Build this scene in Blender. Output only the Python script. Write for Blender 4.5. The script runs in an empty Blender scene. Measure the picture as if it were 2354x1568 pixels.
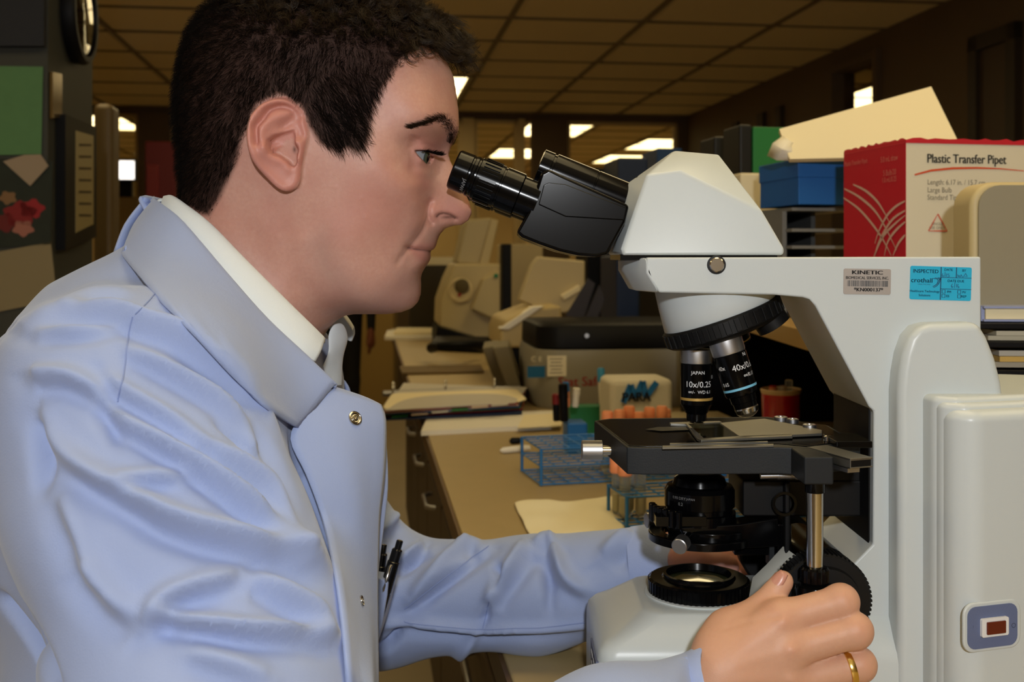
import bpy, bmesh, math, random
import numpy as np
from mathutils import Vector, Matrix

random.seed(7)
RNG = np.random.default_rng(7)
scene = bpy.context.scene
COL = scene.collection

# ------------------------------------------------------------------ camera
F = 2524.0            # focal length in pixels of the 2354 x 1568 frame
CX, HY = 1177.0, 592.0
CZ = 1.265            # camera height; bench top lies 0.345 below
BENCH = CZ - 0.345
cam = bpy.data.cameras.new('camera')
camo = bpy.data.objects.new('camera', cam)
COL.objects.link(camo)
camo.location = (0, 0, CZ)
camo.rotation_euler = (math.pi / 2, 0, 0)
cam.sensor_fit = 'HORIZONTAL'
cam.sensor_width = 36
cam.lens = F / 2354 * 36
cam.shift_y = -(784 - HY) / 2354
cam.clip_start = 0.02
cam.dof.use_dof = True
cam.dof.focus_distance = 0.71
cam.dof.aperture_fstop = 13.5
scene.camera = camo

# ------------------------------------------------------------------ world, flash, exposure
world = bpy.data.worlds.new('world')
scene.world = world
world.use_nodes = True
world.node_tree.nodes['Background'].inputs[0].default_value = (1.0, 0.72, 0.36, 1)
world.node_tree.nodes['Background'].inputs[1].default_value = 0.05
LAMP_COLOR = (1.0, 0.78, 0.40)
LAMP_STRENGTH = 4.2
fl = bpy.data.lights.new('camera_flash', 'POINT')
fl.energy = 35.5
fl.color = (0.96, 0.98, 1.0)
fl.shadow_soft_size = 0.03
flo = bpy.data.objects.new('camera_flash', fl)
flo.location = (0.03, -0.45, CZ + 0.26)
COL.objects.link(flo)
vs = scene.view_settings
scene.display_settings.display_device = 'sRGB'
vs.view_transform = 'Standard'
vs.look = 'None'
vs.exposure = 0.0
vs.gamma = 1.0
vs.use_curve_mapping = False

# ------------------------------------------------------------------ helpers
def P(x, y, Y):
    """the point at depth Y seen at pixel (x, y)"""
    return Vector(((x - CX) / F * Y, Y, CZ + (HY - y) / F * Y))

def px(n, Y):
    return n / F * Y

def lin(c):
    out = []
    for v in c[:3]:
        v = v / 255.0
        out.append(v / 12.92 if v <= 0.04045 else ((v + 0.055) / 1.055) ** 2.4)
    return tuple(out) + (1.0,)

def mat(name, color, rough=0.5, metal=0.0, spec=0.5, bump=0.0, bscale=200.0, vary=0.0, vscale=30.0,
        coat=0.0, emit=None, estr=0.0, trans=0.0, sss=0.0, alpha=1.0, ior=1.45):
    m = bpy.data.materials.new(name)
    m.use_nodes = True
    nt = m.node_tree
    b = nt.nodes['Principled BSDF']
    col = lin(color) if max(color) > 1.0 else tuple(color) + (1.0,)
    b.inputs['Base Color'].default_value = col
    b.inputs['Roughness'].default_value = rough
    b.inputs['Metallic'].default_value = metal
    b.inputs['Specular IOR Level'].default_value = spec
    b.inputs['IOR'].default_value = ior
    if coat:
        b.inputs['Coat Weight'].default_value = coat
        b.inputs['Coat Roughness'].default_value = 0.15
    if trans:
        b.inputs['Transmission Weight'].default_value = trans
    if sss:
        b.inputs['Subsurface Weight'].default_value = sss
        b.inputs['Subsurface Radius'].default_value = (0.008, 0.003, 0.0015)
        b.inputs['Subsurface Scale'].default_value = 1.0
    if alpha < 1:
        b.inputs['Alpha'].default_value = alpha
    if emit is not None:
        b.inputs['Emission Color'].default_value = tuple(emit) + (1.0,)
        b.inputs['Emission Strength'].default_value = estr
    tc = None
    if bump or vary:
        tc = nt.nodes.new('ShaderNodeTexCoord')
    if vary:
        n = nt.nodes.new('ShaderNodeTexNoise')
        n.inputs['Scale'].default_value = vscale
        n.inputs['Detail'].default_value = 4
        nt.links.new(tc.outputs['Object'], n.inputs['Vector'])
        r = nt.nodes.new('ShaderNodeMapRange')
        r.inputs['To Min'].default_value = 1 - vary
        r.inputs['To Max'].default_value = 1 + vary
        nt.links.new(n.outputs['Fac'], r.inputs['Value'])
        mx = nt.nodes.new('ShaderNodeVectorMath')
        mx.operation = 'SCALE'
        mx.inputs[0].default_value = col[:3]
        nt.links.new(r.outputs['Result'], mx.inputs['Scale'])
        nt.links.new(mx.outputs['Vector'], b.inputs['Base Color'])
    if bump:
        n = nt.nodes.new('ShaderNodeTexNoise')
        n.inputs['Scale'].default_value = bscale
        n.inputs['Detail'].default_value = 3
        nt.links.new(tc.outputs['Object'], n.inputs['Vector'])
        bp = nt.nodes.new('ShaderNodeBump')
        bp.inputs['Strength'].default_value = bump
        bp.inputs['Distance'].default_value = 0.002
        nt.links.new(n.outputs['Fac'], bp.inputs['Height'])
        nt.links.new(bp.outputs['Normal'], b.inputs['Normal'])
    return m

def tag(o, label=None, cat=None, group=None, kind=None):
    if label: o['label'] = label
    if cat: o['category'] = cat
    if group: o['group'] = group
    if kind: o['kind'] = kind
    return o

def world_of(q):
    b = Matrix.Translation(q.location) @ q.rotation_euler.to_matrix().to_4x4()
    return b if q.parent is None else world_of(q.parent) @ q.matrix_parent_inverse @ b

def link(o, parent=None):
    COL.objects.link(o)
    if parent is not None:
        o.parent = parent
        m = world_of(parent)
        o.matrix_parent_inverse = m.inverted()
    return o

def empty(name, loc=(0, 0, 0)):
    o = bpy.data.objects.new(name, None)
    o.location = loc
    o.empty_display_size = 0.05
    COL.objects.link(o)
    return o

def copy_tree(o, parent=None, offset=None):
    c = o.copy()
    COL.objects.link(c)
    if parent is not None:
        c.parent = parent
    elif offset is not None:
        c.location = Vector(o.location) + Vector(offset)
    for ch in [k for k in bpy.data.objects if k.parent == o]:
        copy_tree(ch, c)
    return c

class MB:
    """collects geometry, then links it as one mesh object"""
    def __init__(self):
        self.v, self.f = [], []
    def add(self, vs, fs):
        n = len(self.v)
        self.v += [tuple(v) for v in vs]
        self.f += [tuple(i + n for i in f) for f in fs]
        return self
    def box(self, lo, hi, M=None):
        x0, y0, z0 = lo; x1, y1, z1 = hi
        vs = [Vector(p) for p in ((x0, y0, z0), (x1, y0, z0), (x1, y1, z0), (x0, y1, z0), (x0, y0, z1), (x1, y0, z1), (x1, y1, z1), (x0, y1, z1))]
        if M is not None: vs = [M @ v for v in vs]
        return self.add(vs, [(0, 3, 2, 1), (4, 5, 6, 7), (0, 1, 5, 4), (1, 2, 6, 5), (2, 3, 7, 6), (3, 0, 4, 7)])
    def loft(self, rings, cap=True, closed=True):
        n = len(rings[0]); fs = []; vs = [p for r in rings for p in r]
        for k in range(len(rings) - 1):
            for i in range(n if closed else n - 1):
                j = (i + 1) % n
                fs.append((k * n + i, k * n + j, (k + 1) * n + j, (k + 1) * n + i))
        if cap:
            fs.append(tuple(range(n - 1, -1, -1)))
            fs.append(tuple((len(rings) - 1) * n + i for i in range(n)))
        return self.add(vs, fs)
    def prism(self, pts, vec):
        vec = Vector(vec)
        a = [Vector(p) for p in pts]
        return self.loft([a, [p + vec for p in a]])
    def lathe(self, o, d, prof, seg=32, cap=True, ru=None, knurl=0.0, a0=0.0):
        o = Vector(o); d = Vector(d).normalized()
        u = d.orthogonal().normalized() if ru is None else Vector(ru).normalized()
        w = d.cross(u).normalized()
        rings = []
        for (t, r) in prof:
            ring = []
            for i in range(seg):
                a = 2 * math.pi * i / seg + a0
                rr = r * (1 - knurl * (i % 2)) if knurl else r
                ring.append(o + d * t + (u * math.cos(a) + w * math.sin(a)) * rr)
            rings.append(ring)
        return self.loft(rings, cap)
    def tube(self, pts, r, seg=8, cap=True):
        pts = [Vector(p) for p in pts]
        rr = r if isinstance(r, (list, tuple)) else [r] * len(pts)
        rings = []; u = None
        for i, p in enumerate(pts):
            d = (pts[min(i + 1, len(pts) - 1)] - pts[max(i - 1, 0)]).normalized()
            if u is None: u = d.orthogonal().normalized()
            else:
                u = u - d * u.dot(d)
                u = u.normalized() if u.length > 1e-6 else d.orthogonal().normalized()
            w = d.cross(u)
            rings.append([p + (u * math.cos(2 * math.pi * k / seg) + w * math.sin(2 * math.pi * k / seg)) * rr[i] for k in range(seg)])
        return self.loft(rings, cap)
    def sphere(self, c, r, seg=16, sc=(1, 1, 1)):
        c = Vector(c); n = seg // 2
        vs = []
        for k in range(1, n):
            t = math.pi * k / n
            for i in range(seg):
                a = 2 * math.pi * i / seg
                vs.append(c + Vector((math.sin(t) * math.cos(a) * r * sc[0], math.sin(t) * math.sin(a) * r * sc[1], math.cos(t) * r * sc[2])))
        fs = []
        for k in range(n - 2):
            for i in range(seg):
                j = (i + 1) % seg
                fs.append((k * seg + i, (k + 1) * seg + i, (k + 1) * seg + j, k * seg + j))
        vs += [c + Vector((0, 0, r * sc[2])), c - Vector((0, 0, r * sc[2]))]
        t, b = len(vs) - 2, len(vs) - 1
        for i in range(seg):
            j = (i + 1) % seg
            fs.append((t, i, j)); fs.append((b, (n - 2) * seg + j, (n - 2) * seg + i))
        return self.add(vs, fs)
    def build(self, name, m=None, parent=None, smooth=40, bevel=0.0, bseg=2, solid=0.0, sub=0, kind=None, label=None):
        me = bpy.data.meshes.new(name)
        me.from_pydata(self.v, [], self.f)
        bm = bmesh.new(); bm.from_mesh(me)
        bmesh.ops.recalc_face_normals(bm, faces=bm.faces)
        bm.to_mesh(me); bm.free()
        return finish(me, name, m, parent, smooth, bevel, bseg, solid, sub, kind, label)

def finish(me, name, m=None, parent=None, smooth=40, bevel=0.0, bseg=2, solid=0.0, sub=0, kind=None, label=None):
    if m is not None:
        me.materials.append(m)
    if smooth:
        me.shade_smooth()
        if smooth < 180:
            me.set_sharp_from_angle(angle=math.radians(smooth))
    o = bpy.data.objects.new(name, me)
    link(o, parent)
    if solid:
        s = o.modifiers.new('solid', 'SOLIDIFY'); s.thickness = abs(solid); s.offset = 1 if solid > 0 else -1
    if sub:
        s = o.modifiers.new('sub', 'SUBSURF'); s.levels = sub; s.render_levels = sub
    if bevel:
        b = o.modifiers.new('bevel', 'BEVEL'); b.width = bevel; b.segments = bseg
        b.limit_method = 'ANGLE'; b.angle_limit = math.radians(35); b.harden_normals = True
    if kind: o['kind'] = kind
    if label: o['label'] = label
    return o

def np_mesh(name, V, Q):
    """V (n,3), Q (m,4) -> mesh datablock"""
    me = bpy.data.meshes.new(name)
    me.vertices.add(len(V)); me.vertices.foreach_set('co', np.asarray(V, np.float32).ravel())
    k = Q.shape[1]
    me.loops.add(Q.size); me.loops.foreach_set('vertex_index', np.asarray(Q, np.int32).ravel())
    me.polygons.add(len(Q))
    me.polygons.foreach_set('loop_start', np.arange(0, Q.size, k, dtype=np.int32))
    me.update(calc_edges=True)
    return me

_tc = {}
def text_verts(body, align='CENTER'):
    """flat glyph mesh of a string at size 1: (verts, faces)"""
    key = (body, align)
    if key in _tc: return _tc[key]
    cu = bpy.data.curves.new('t', 'FONT'); cu.body = body; cu.size = 1.0
    cu.align_x = align; cu.align_y = 'CENTER'; cu.resolution_u = 3
    o = bpy.data.objects.new('t', cu); COL.objects.link(o)
    dg = bpy.context.evaluated_depsgraph_get(); dg.update()
    me = bpy.data.meshes.new_from_object(o.evaluated_get(dg))
    out = ([v.co.copy() for v in me.vertices], [tuple(p.vertices) for p in me.polygons])
    bpy.data.objects.remove(o); bpy.data.curves.remove(cu); bpy.data.meshes.remove(me)
    _tc[key] = out
    return out

def text_on(mb, body, o, u, v, size, align='CENTER', sx=1.0, bold=0.0):
    """print flat letters at o with unit axes u (along) and v (up)"""
    vs, fs = text_verts(body, align)
    o = Vector(o); u = Vector(u).normalized(); v = Vector(v).normalized()
    n = u.cross(v)
    if bold:
        for d in (-bold, bold):
            mb.add([o + u * (p.x * size * sx + d) + v * (p.y * size) + n * 0.00004 for p in vs], fs)
    mb.add([o + u * (p.x * size * sx) + v * (p.y * size) for p in vs], fs)

def text_cyl(mb, body, o, axis, r, a0, t, size, front, sx=1.0):
    """print letters around a cylinder: o on the axis, axis pointing up, front = zero angle direction"""
    vs, fs = text_verts(body)
    o = Vector(o); d = Vector(axis).normalized(); f = Vector(front); f = (f - d * f.dot(d)).normalized()
    s = d.cross(f)
    out = []
    for p in vs:
        a = a0 + p.x * size * sx / r
        out.append(o + d * (t + p.y * size) + (f * math.cos(a) + s * math.sin(a)) * r)
    mb.add(out, fs)

def catmull(pts, n=6):
    pts = [np.array(p, float) for p in pts]
    out = []
    for i in range(len(pts) - 1):
        p0 = pts[max(i - 1, 0)]; p1 = pts[i]; p2 = pts[i + 1]; p3 = pts[min(i + 2, len(pts) - 1)]
        for k in range(n):
            t = k / n
            out.append(0.5 * ((2 * p1) + (-p0 + p2) * t + (2 * p0 - 5 * p1 + 4 * p2 - p3) * t * t + (-p0 + 3 * p1 - 3 * p2 + p3) * t ** 3))
    out.append(pts[-1])
    return out

def seg_dist(X, Z, poly, closed=False):
    """unsigned distance from points to a polyline"""
    d = np.full(X.shape, 1e9, np.float64)
    n = len(poly)
    for i in range(n if closed else n - 1):
        ax, az = poly[i][:2]; bx, bz = poly[(i + 1) % n][:2]
        ex, ez = bx - ax, bz - az
        L = ex * ex + ez * ez + 1e-18
        t = np.clip(((X - ax) * ex + (Z - az) * ez) / L, 0, 1)
        d = np.minimum(d, (X - ax - t * ex) ** 2 + (Z - az - t * ez) ** 2)
    return np.sqrt(d)

def in_poly(X, Z, poly):
    r = np.zeros(X.shape, bool)
    n = len(poly)
    for i in range(n):
        ax, az = poly[i][:2]; bx, bz = poly[(i + 1) % n][:2]
        c = (az > Z) != (bz > Z)
        with np.errstate(divide='ignore', invalid='ignore'):
            xs = ax + (Z - az) / (bz - az + 1e-18) * (bx - ax)
        r ^= c & (X < xs)
    return r

def signed_dist(X, Z, poly):
    d = seg_dist(X, Z, poly, True)
    return np.where(in_poly(X, Z, poly), d, -d)

def smin(a, b, k):
    h = np.clip(0.5 + 0.5 * (b - a) / k, 0, 1)
    return b + (a - b) * h - k * h * (1 - h)

def surface_nets(Fd, org, h):
    """isosurface Fd = 0 (inside negative) on a regular grid -> V, quads"""
    s = Fd < 0
    nx, ny, nz = Fd.shape
    cnt = np.zeros((nx - 1, ny - 1, nz - 1), np.int8)
    for dx in (0, 1):
        for dy in (0, 1):
            for dz in (0, 1):
                cnt += s[dx:nx - 1 + dx, dy:ny - 1 + dy, dz:nz - 1 + dz]
    act = np.argwhere((cnt > 0) & (cnt < 8))
    idm = np.full(cnt.shape, -1, np.int32)
    idm[act[:, 0], act[:, 1], act[:, 2]] = np.arange(len(act))
    val = {}
    for c in range(8):
        dx, dy, dz = c & 1, (c >> 1) & 1, (c >> 2) & 1
        val[c] = Fd[act[:, 0] + dx, act[:, 1] + dy, act[:, 2] + dz].astype(np.float64)
    acc = np.zeros((len(act), 3)); n = np.zeros(len(act))
    for a in range(8):
        for bit in (1, 2, 4):
            if a & bit: continue
            b = a | bit
            fa, fb = val[a], val[b]
            m = (fa < 0) != (fb < 0)
            t = np.where(m, fa / np.where(m, fa - fb, 1), 0)
            p = np.stack([np.full(len(act), (a >> i) & 1, float) for i in range(3)], 1)
            p[:, {1: 0, 2: 1, 4: 2}[bit]] += t
            acc += p * m[:, None]; n += m
    V = (act + acc / n[:, None]) * h + np.asarray(org)
    quads = []
    ex = s[:-1, 1:-1, 1:-1] != s[1:, 1:-1, 1:-1]
    i, j, k = np.nonzero(ex); j = j + 1; k = k + 1
    q = np.stack([idm[i, j - 1, k - 1], idm[i, j, k - 1], idm[i, j, k], idm[i, j - 1, k]], 1)
    fl_ = s[i, j, k]; q[~fl_] = q[~fl_][:, ::-1]; quads.append(q)
    ey = s[1:-1, :-1, 1:-1] != s[1:-1, 1:, 1:-1]
    i, j, k = np.nonzero(ey); i = i + 1; k = k + 1
    q = np.stack([idm[i - 1, j, k - 1], idm[i - 1, j, k], idm[i, j, k], idm[i, j, k - 1]], 1)
    fl_ = s[i, j, k]; q[~fl_] = q[~fl_][:, ::-1]; quads.append(q)
    ez = s[1:-1, 1:-1, :-1] != s[1:-1, 1:-1, 1:]
    i, j, k = np.nonzero(ez); i = i + 1; j = j + 1
    q = np.stack([idm[i - 1, j - 1, k], idm[i, j - 1, k], idm[i, j, k], idm[i - 1, j, k]], 1)
    fl_ = s[i, j, k]; q[~fl_] = q[~fl_][:, ::-1]; quads.append(q)
    return V, np.concatenate(quads)

def keep_largest(V, Q):
    lab = np.arange(len(V))
    while True:
        m = lab[Q].min(1); new = lab.copy()
        for c in range(4): np.minimum.at(new, Q[:, c], m)
        new = new[new]
        if (new == lab).all(): break
        lab = new
    u, n = np.unique(lab[Q[:, 0]], return_counts=True)
    return Q[lab[Q[:, 0]] == u[np.argmax(n)]]

def relax(V, Q, it=2, lam=0.5):
    n = len(V)
    a = np.concatenate([Q[:, 0], Q[:, 1], Q[:, 2], Q[:, 3]]); b = np.concatenate([Q[:, 1], Q[:, 2], Q[:, 3], Q[:, 0]])
    deg = np.bincount(a, minlength=n) + np.bincount(b, minlength=n)
    for _ in range(it):
        W = np.empty_like(V)
        for c in range(3):
            W[:, c] = (np.bincount(a, V[b, c], n) + np.bincount(b, V[a, c], n)) / np.maximum(deg, 1)
        V = V + lam * (W - V)
    return V

def vert_normals(V, Q):
    d1 = V[Q[:, 2]] - V[Q[:, 0]]; d2 = V[Q[:, 3]] - V[Q[:, 1]]
    fn = np.cross(d1, d2)
    N = np.zeros_like(V)
    for c in range(4):
        for ax in range(3):
            N[:, ax] += np.bincount(Q[:, c], fn[:, ax], len(V))
    return N / (np.linalg.norm(N, axis=1, keepdims=True) + 1e-12)

# smooth-union fields for bodies: each primitive returns a distance on the grid arrays
def d_cone(G, a, b, ra, rb, sc=(1, 1, 1)):
    """tapered capsule from a to b"""
    sc = np.asarray(sc, float)
    a = np.asarray(a, float) / sc; b = np.asarray(b, float) / sc
    e = b - a; L = float(e @ e) + 1e-12
    x, y, z = G[0] / sc[0], G[1] / sc[1], G[2] / sc[2]
    t = np.clip(((x - a[0]) * e[0] + (y - a[1]) * e[1] + (z - a[2]) * e[2]) / L, 0, 1)
    d = np.sqrt((x - a[0] - t * e[0]) ** 2 + (y - a[1] - t * e[1]) ** 2 + (z - a[2] - t * e[2]) ** 2)
    return (d - (ra + (rb - ra) * t)) * sc.min()

def d_ell(G, c, r):
    x, y, z = (G[0] - c[0]) / r[0], (G[1] - c[1]) / r[1], (G[2] - c[2]) / r[2]
    k0 = np.sqrt(x * x + y * y + z * z)
    k1 = np.sqrt((x / r[0]) ** 2 + (y / r[1]) ** 2 + (z / r[2]) ** 2) + 1e-9
    return k0 * (k0 - 1) / k1

def grid(lo, hi, h):
    ax = [np.arange(lo[i], hi[i] + h, h, dtype=np.float32) for i in range(3)]
    return ax, [ax[0][:, None, None], ax[1][None, :, None], ax[2][None, None, :]]
# ================================================================== room shell
YAW = math.atan(334 / F)                   # the room's long axis runs 7.5 degrees to the left of the view
RC, RS = math.cos(YAW), math.sin(YAW)
CEIL = CZ + 1.24
def R(a, b, z):
    """room frame: a across to the right, b along the room, z up; origin under the camera"""
    return Vector((a * RC - b * RS, a * RS + b * RC, z))
def rbox(mb, a0, a1, b0, b1, z0, z1):
    vs_ = [R(a, b, z) for z in (z0, z1) for a, b in ((a0, b0), (a1, b0), (a1, b1), (a0, b1))]
    return mb.add(vs_, [(0, 3, 2, 1), (4, 5, 6, 7), (0, 1, 5, 4), (1, 2, 6, 5), (2, 3, 7, 6), (3, 0, 4, 7)])
def to_room(p):
    return (p[0] * RC + p[1] * RS, -p[0] * RS + p[1] * RC)

m_floor = mat('vinyl_floor', (176, 160, 130), .45, vary=.1, vscale=3)
m_wall = mat('painted_wall', (190, 166, 120), .75, vary=.04, vscale=4)
m_wallB = mat('brown_partition_paint', (96, 78, 54), .7, vary=.05, vscale=3)
m_tile = mat('ceiling_tile_board', (226, 206, 160), .9, bump=.3, bscale=260, vary=.06, vscale=60)
m_tbar = mat('ceiling_grid_metal', (120, 104, 76), .6)
m_frame = mat('window_frame_paint', (196, 172, 120), .6)
m_diff = mat('light_diffuser', (240, 235, 220), .5, emit=LAMP_COLOR, estr=LAMP_STRENGTH)
m_lframe = mat('light_frame_metal', (190, 180, 150), .5)

A0, A1, B0, B1, BX = -3.2, 2.78, -2.4, 9.35, 15.5
def structure(mb, name, m, **kw):
    o = mb.build(name, m, **kw); o['kind'] = 'structure'; return o
structure(rbox(MB(), A0 - 2, A1 + 2, B0, BX, -.06, 0), 'floor', m_floor)
def b_at(x):
    """room coordinate b on the right wall seen in column x"""
    t = (x - CX) / F
    return A1 * (RC - t * RS) / (RS + t * RC)
wb0, wb1 = b_at(2016), b_at(1922)
m = MB(); rbox(m, A1, A1 + .12, B0, wb0, 0, CEIL); rbox(m, A1, A1 + .12, wb1, B1, 0, CEIL); rbox(m, A1, A1 + .12, wb0, wb1, 0, 1.05); rbox(m, A1, A1 + .12, wb0, wb1, CEIL - .14, CEIL)
structure(m, 'wall_right', m_wallB)
structure(rbox(MB(), A1 + 2, A1 + 2.12, B0, B1, 0, CEIL), 'wall_right_outer', m_wall)
structure(rbox(MB(), A0 - .12, A0, B0, B1, 0, CEIL), 'wall_left', m_wall)
structure(rbox(MB(), A1 + 2, A1 + 2.12, B1, BX, 0, CEIL), 'wall_right_beyond', m_wall)
structure(rbox(MB(), A0 - 2.12, A0 - 2, B1, BX, 0, CEIL), 'wall_left_beyond', m_wall)
structure(rbox(MB(), A0, A1, B0 - .12, B0, 0, CEIL), 'wall_near', m_wall)
structure(rbox(MB(), A0 - 2, A1 + 2, BX, BX + .12, 0, CEIL), 'wall_far', m_wall)

# suspended ceiling: slab above, grid bars and single tiles that fill the cells
ceiling = structure(rbox(MB(), A0 - 2, A1 + 2, B0, BX, CEIL + .045, CEIL + .10), 'ceiling', m_tile)
TA, TB = .71, .61
lamp_cells = {}
na = 10; nb_ = 30
def cell(i, j): return .74 + (i - 5) * TA, 7.47 + (j - 16) * TB
lamps = [(4, 4), (1, 4), (6, 4), (2, 8), (5, 8), (3, 12), (4, 16), (0, 20), (6, 20), (8, 22), (6, 24), (8, 25), (2, 24), (4, 27), (0, 26), (9, 16)]
lset = set()
for (i, j) in lamps:
    lset.add((i, j)); lset.add((i, j + 1))
bars = MB()
for i in range(-1, na + 1):
    a, _ = cell(i, 0)
    if True: rbox(bars, a - .012, a + .012, B0, BX, CEIL - .004, CEIL + .03)
for j in range(nb_ + 1):
    _, b_ = cell(0, j)
    if b_ < BX: rbox(bars, A0 - 2, A1 + 2, b_ - .012, b_ + .012, CEIL - .0035, CEIL + .03)
bars.build('ceiling_grid', m_tbar, ceiling, smooth=0)
tile_src = None
for j in range(nb_):
    for i in range(-1, na):
        if (i, j) in lset: continue
        a, b_ = cell(i, j)
        if b_ > BX - .1 or (b_ < B1 and (a > A1 + 1.2 or a < A0 - .6)): continue
        p = R(a + TA / 2, b_ + TB / 2, 0)
        # only the cells the picture or a step to the side of it can show; the slab closes the rest
        if p.y < 3.5 or abs(p.x / p.y) > .9: continue
        if tile_src is None:
            tm = MB(); hx, hy = TA / 2 - .013, TB / 2 - .013
            for (s, z0, z1) in ((1, .006, .022), (.94, 0.0, .007)):
                tm.box((-hx * s, -hy * s, z0), (hx * s, hy * s, z1))
            tile_src = tm.build('ceiling_tile', m_tile, smooth=0).data
            o = [k for k in bpy.data.objects if k.data == tile_src][0]
            COL.objects.unlink(o)
        else:
            o = bpy.data.objects.new('ceiling_tile', tile_src)
        COL.objects.link(o); o.parent = ceiling
        o.location = (p.x, p.y, CEIL + random.uniform(-.001, .003)); o.rotation_euler = (random.uniform(-.003, .003), random.uniform(-.003, .003), YAW)
lsrc = None
LPL = {}
for n, (i, j) in enumerate(lamps):
    a, b_ = cell(i, j)
    p = R(a + TA / 2, b_ + TB, 0)
    if lsrc is None:
        lsrc = empty('ceiling_light', (p.x, p.y, CEIL)); lsrc.rotation_euler = (0, 0, YAW)
        hx, hy = TA / 2 - .02, TB - .02
        fm = MB()
        for (x0, x1_, y0, y1) in ((-hx, hx, -hy, -hy + .03), (-hx, hx, hy - .03, hy), (-hx, -hx + .03, -hy, hy), (hx - .03, hx, -hy, hy)):
            fm.box((x0, y0, -.006), (x1_, y1, .04))
        f_ = fm.build('frame', m_lframe, None, smooth=0); f_.parent = lsrc
        d_ = MB().box((-hx + .03, -hy + .03, .002), (hx - .03, hy - .03, .012)).build('diffuser', m_diff, None, smooth=0); d_.parent = lsrc
        o = lsrc
    else:
        o = copy_tree(lsrc); o.location = (p.x, p.y, CEIL)
    LPL[(i, j)] = o
    d_n = ('by the forehead of the man in the room itself', 'left of the head of the man, behind the left window', 'seen through the window above the microscope eyepieces', 'seen at the right corner of the back window', 'seen low behind the eyepiece of the microscope', 'seen just above the microscope head', 'seen through the small window in the right wall')
    k_l = {(4, 16): 0, (0, 20): 1, (6, 20): 2, (8, 22): 3, (6, 24): 4, (8, 25): 5, (9, 16): 6}.get((i, j))
    tag(o, 'lit ceiling panel ' + d_n[k_l] if k_l is not None else 'lit ceiling panel over the room, out of the picture', 'light', 'recessed ceiling light panels')

# far partition with glazed openings; the next room goes on behind it
def far_part():
    zt0 = CEIL - .10
    m = MB(); rbox(m, A0 - 2, A1 + 2, B1, B1 + .10, 0, .95); rbox(m, A0 - 2, A1 + 2, B1, B1 + .10, CEIL - .06, CEIL + .04)
    structure(m, 'wall_back', m_wallB)
far_part()
def a_at(x, b):
    """room coordinate a on the plane at b seen in column x"""
    t = (x - CX) / F
    return b * (RS + t * RC) / (RC - t * RS) if False else (b * RS + b * t * RC) / (RC - t * RS)
posts = [(60, 110), (240, 262), (318, 392), (1062, 1090), (1190, 1206), (1224, 1304), (1558, 1590)]
for n, (x0, x1_) in enumerate(posts):
    m = MB(); rbox(m, a_at(x0, B1), a_at(x1_, B1), B1 - .02, B1 + .12, .9, CEIL - .05)
    structure(m, 'trim_%d' % (n + 1), m_frame if n in (1, 3, 4) else m_wallB)
m_pane = mat('window_glass', (235, 235, 225), .02, trans=1.0, ior=1.1)
spans = [(262, 318), (392, 1062), (1090, 1190), (1304, 1558)]
for n, (x0, x1_) in enumerate(spans):
    a0, a1 = a_at(x0, B1), a_at(x1_, B1)
    m = MB(); rbox(m, a0, a1, B1 + .03, B1 + .04, .95, CEIL - .06)
    w = structure(m, 'window_%d' % (n + 1), m_pane)
    fm = MB()
    for (p0, p1, z0, z1) in ((a0, a0 + .03, .95, CEIL - .06), (a1 - .03, a1, .95, CEIL - .06), (a0, a1, .95, .98), (a0, a1, CEIL - .09, CEIL - .06)):
        rbox(fm, p0, p1, B1 + .01, B1 + .06, z0, z1)
    fm.build('window_frame', m_frame, w)
m = MB(); rbox(m, a_at(800, B1), a_at(905, B1), B1 - .03, B1 - .005, 0, .95 + 1.10); structure(m, 'door_2', mat('tan_door', (176, 146, 84), .6))
m = MB(); rbox(m, a_at(792, B1), a_at(800, B1), B1 - .05, B1, 0, .95 + 1.16); rbox(m, a_at(905, B1), a_at(913, B1), B1 - .05, B1, 0, .95 + 1.16); structure(m, 'trim_20', mat('tan_door_trim', (120, 98, 58), .6))
# right wall: a glazed opening and a door frame
b0, b1 = b_at(2016), b_at(1922)
m = MB(); rbox(m, A1 + .05, A1 + .058, b0, b1, 1.05, CEIL - .14); w5 = structure(m, 'window_5', m_pane)
fm = MB()
for (p0, p1, z0, z1) in ((b0 - .05, b0, 1.0, CEIL - .1), (b1, b1 + .05, 1.0, CEIL - .1), (b0, b1, 1.0, 1.05), (b0, b1, CEIL - .14, CEIL - .1)):
    rbox(fm, A1 - .03, A1, p0, p1, z0, z1)
fm.build('window_frame', m_wallB, w5)
b0, b1 = b_at(2330), b_at(2262)
m = MB(); rbox(m, A1 - .02, A1, b0, b1, 0, CEIL - .30); d1 = structure(m, 'door_1', mat('brown_door', (70, 54, 36), .5))
fm = MB(); rbox(fm, A1 - .04, A1, b0 - .07, b0, 0, CEIL - .23); rbox(fm, A1 - .04, A1, b1, b1 + .07, 0, CEIL - .23); rbox(fm, A1 - .04, A1, b0 - .07, b1 + .07, CEIL - .30, CEIL - .23)
fm.build('door_frame', mat('dark_door_trim', (48, 38, 26), .5), d1)
for n, (x0, x1_) in enumerate(((1690, 1702), (1748, 1762), (1790, 1803))):
    m = MB(); rbox(m, A1 - .03, A1, b_at(x1_), b_at(x0), .0, CEIL - .22); structure(m, 'trim_%d' % (n + 8), mat('wall_trim_dark', (52, 40, 26), .6))
m = MB(); rbox(m, A1 - .02, A1, B0, B1, 0, .10); structure(m, 'baseboard_right', mat('dark_baseboard', (40, 34, 28), .6))
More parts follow.
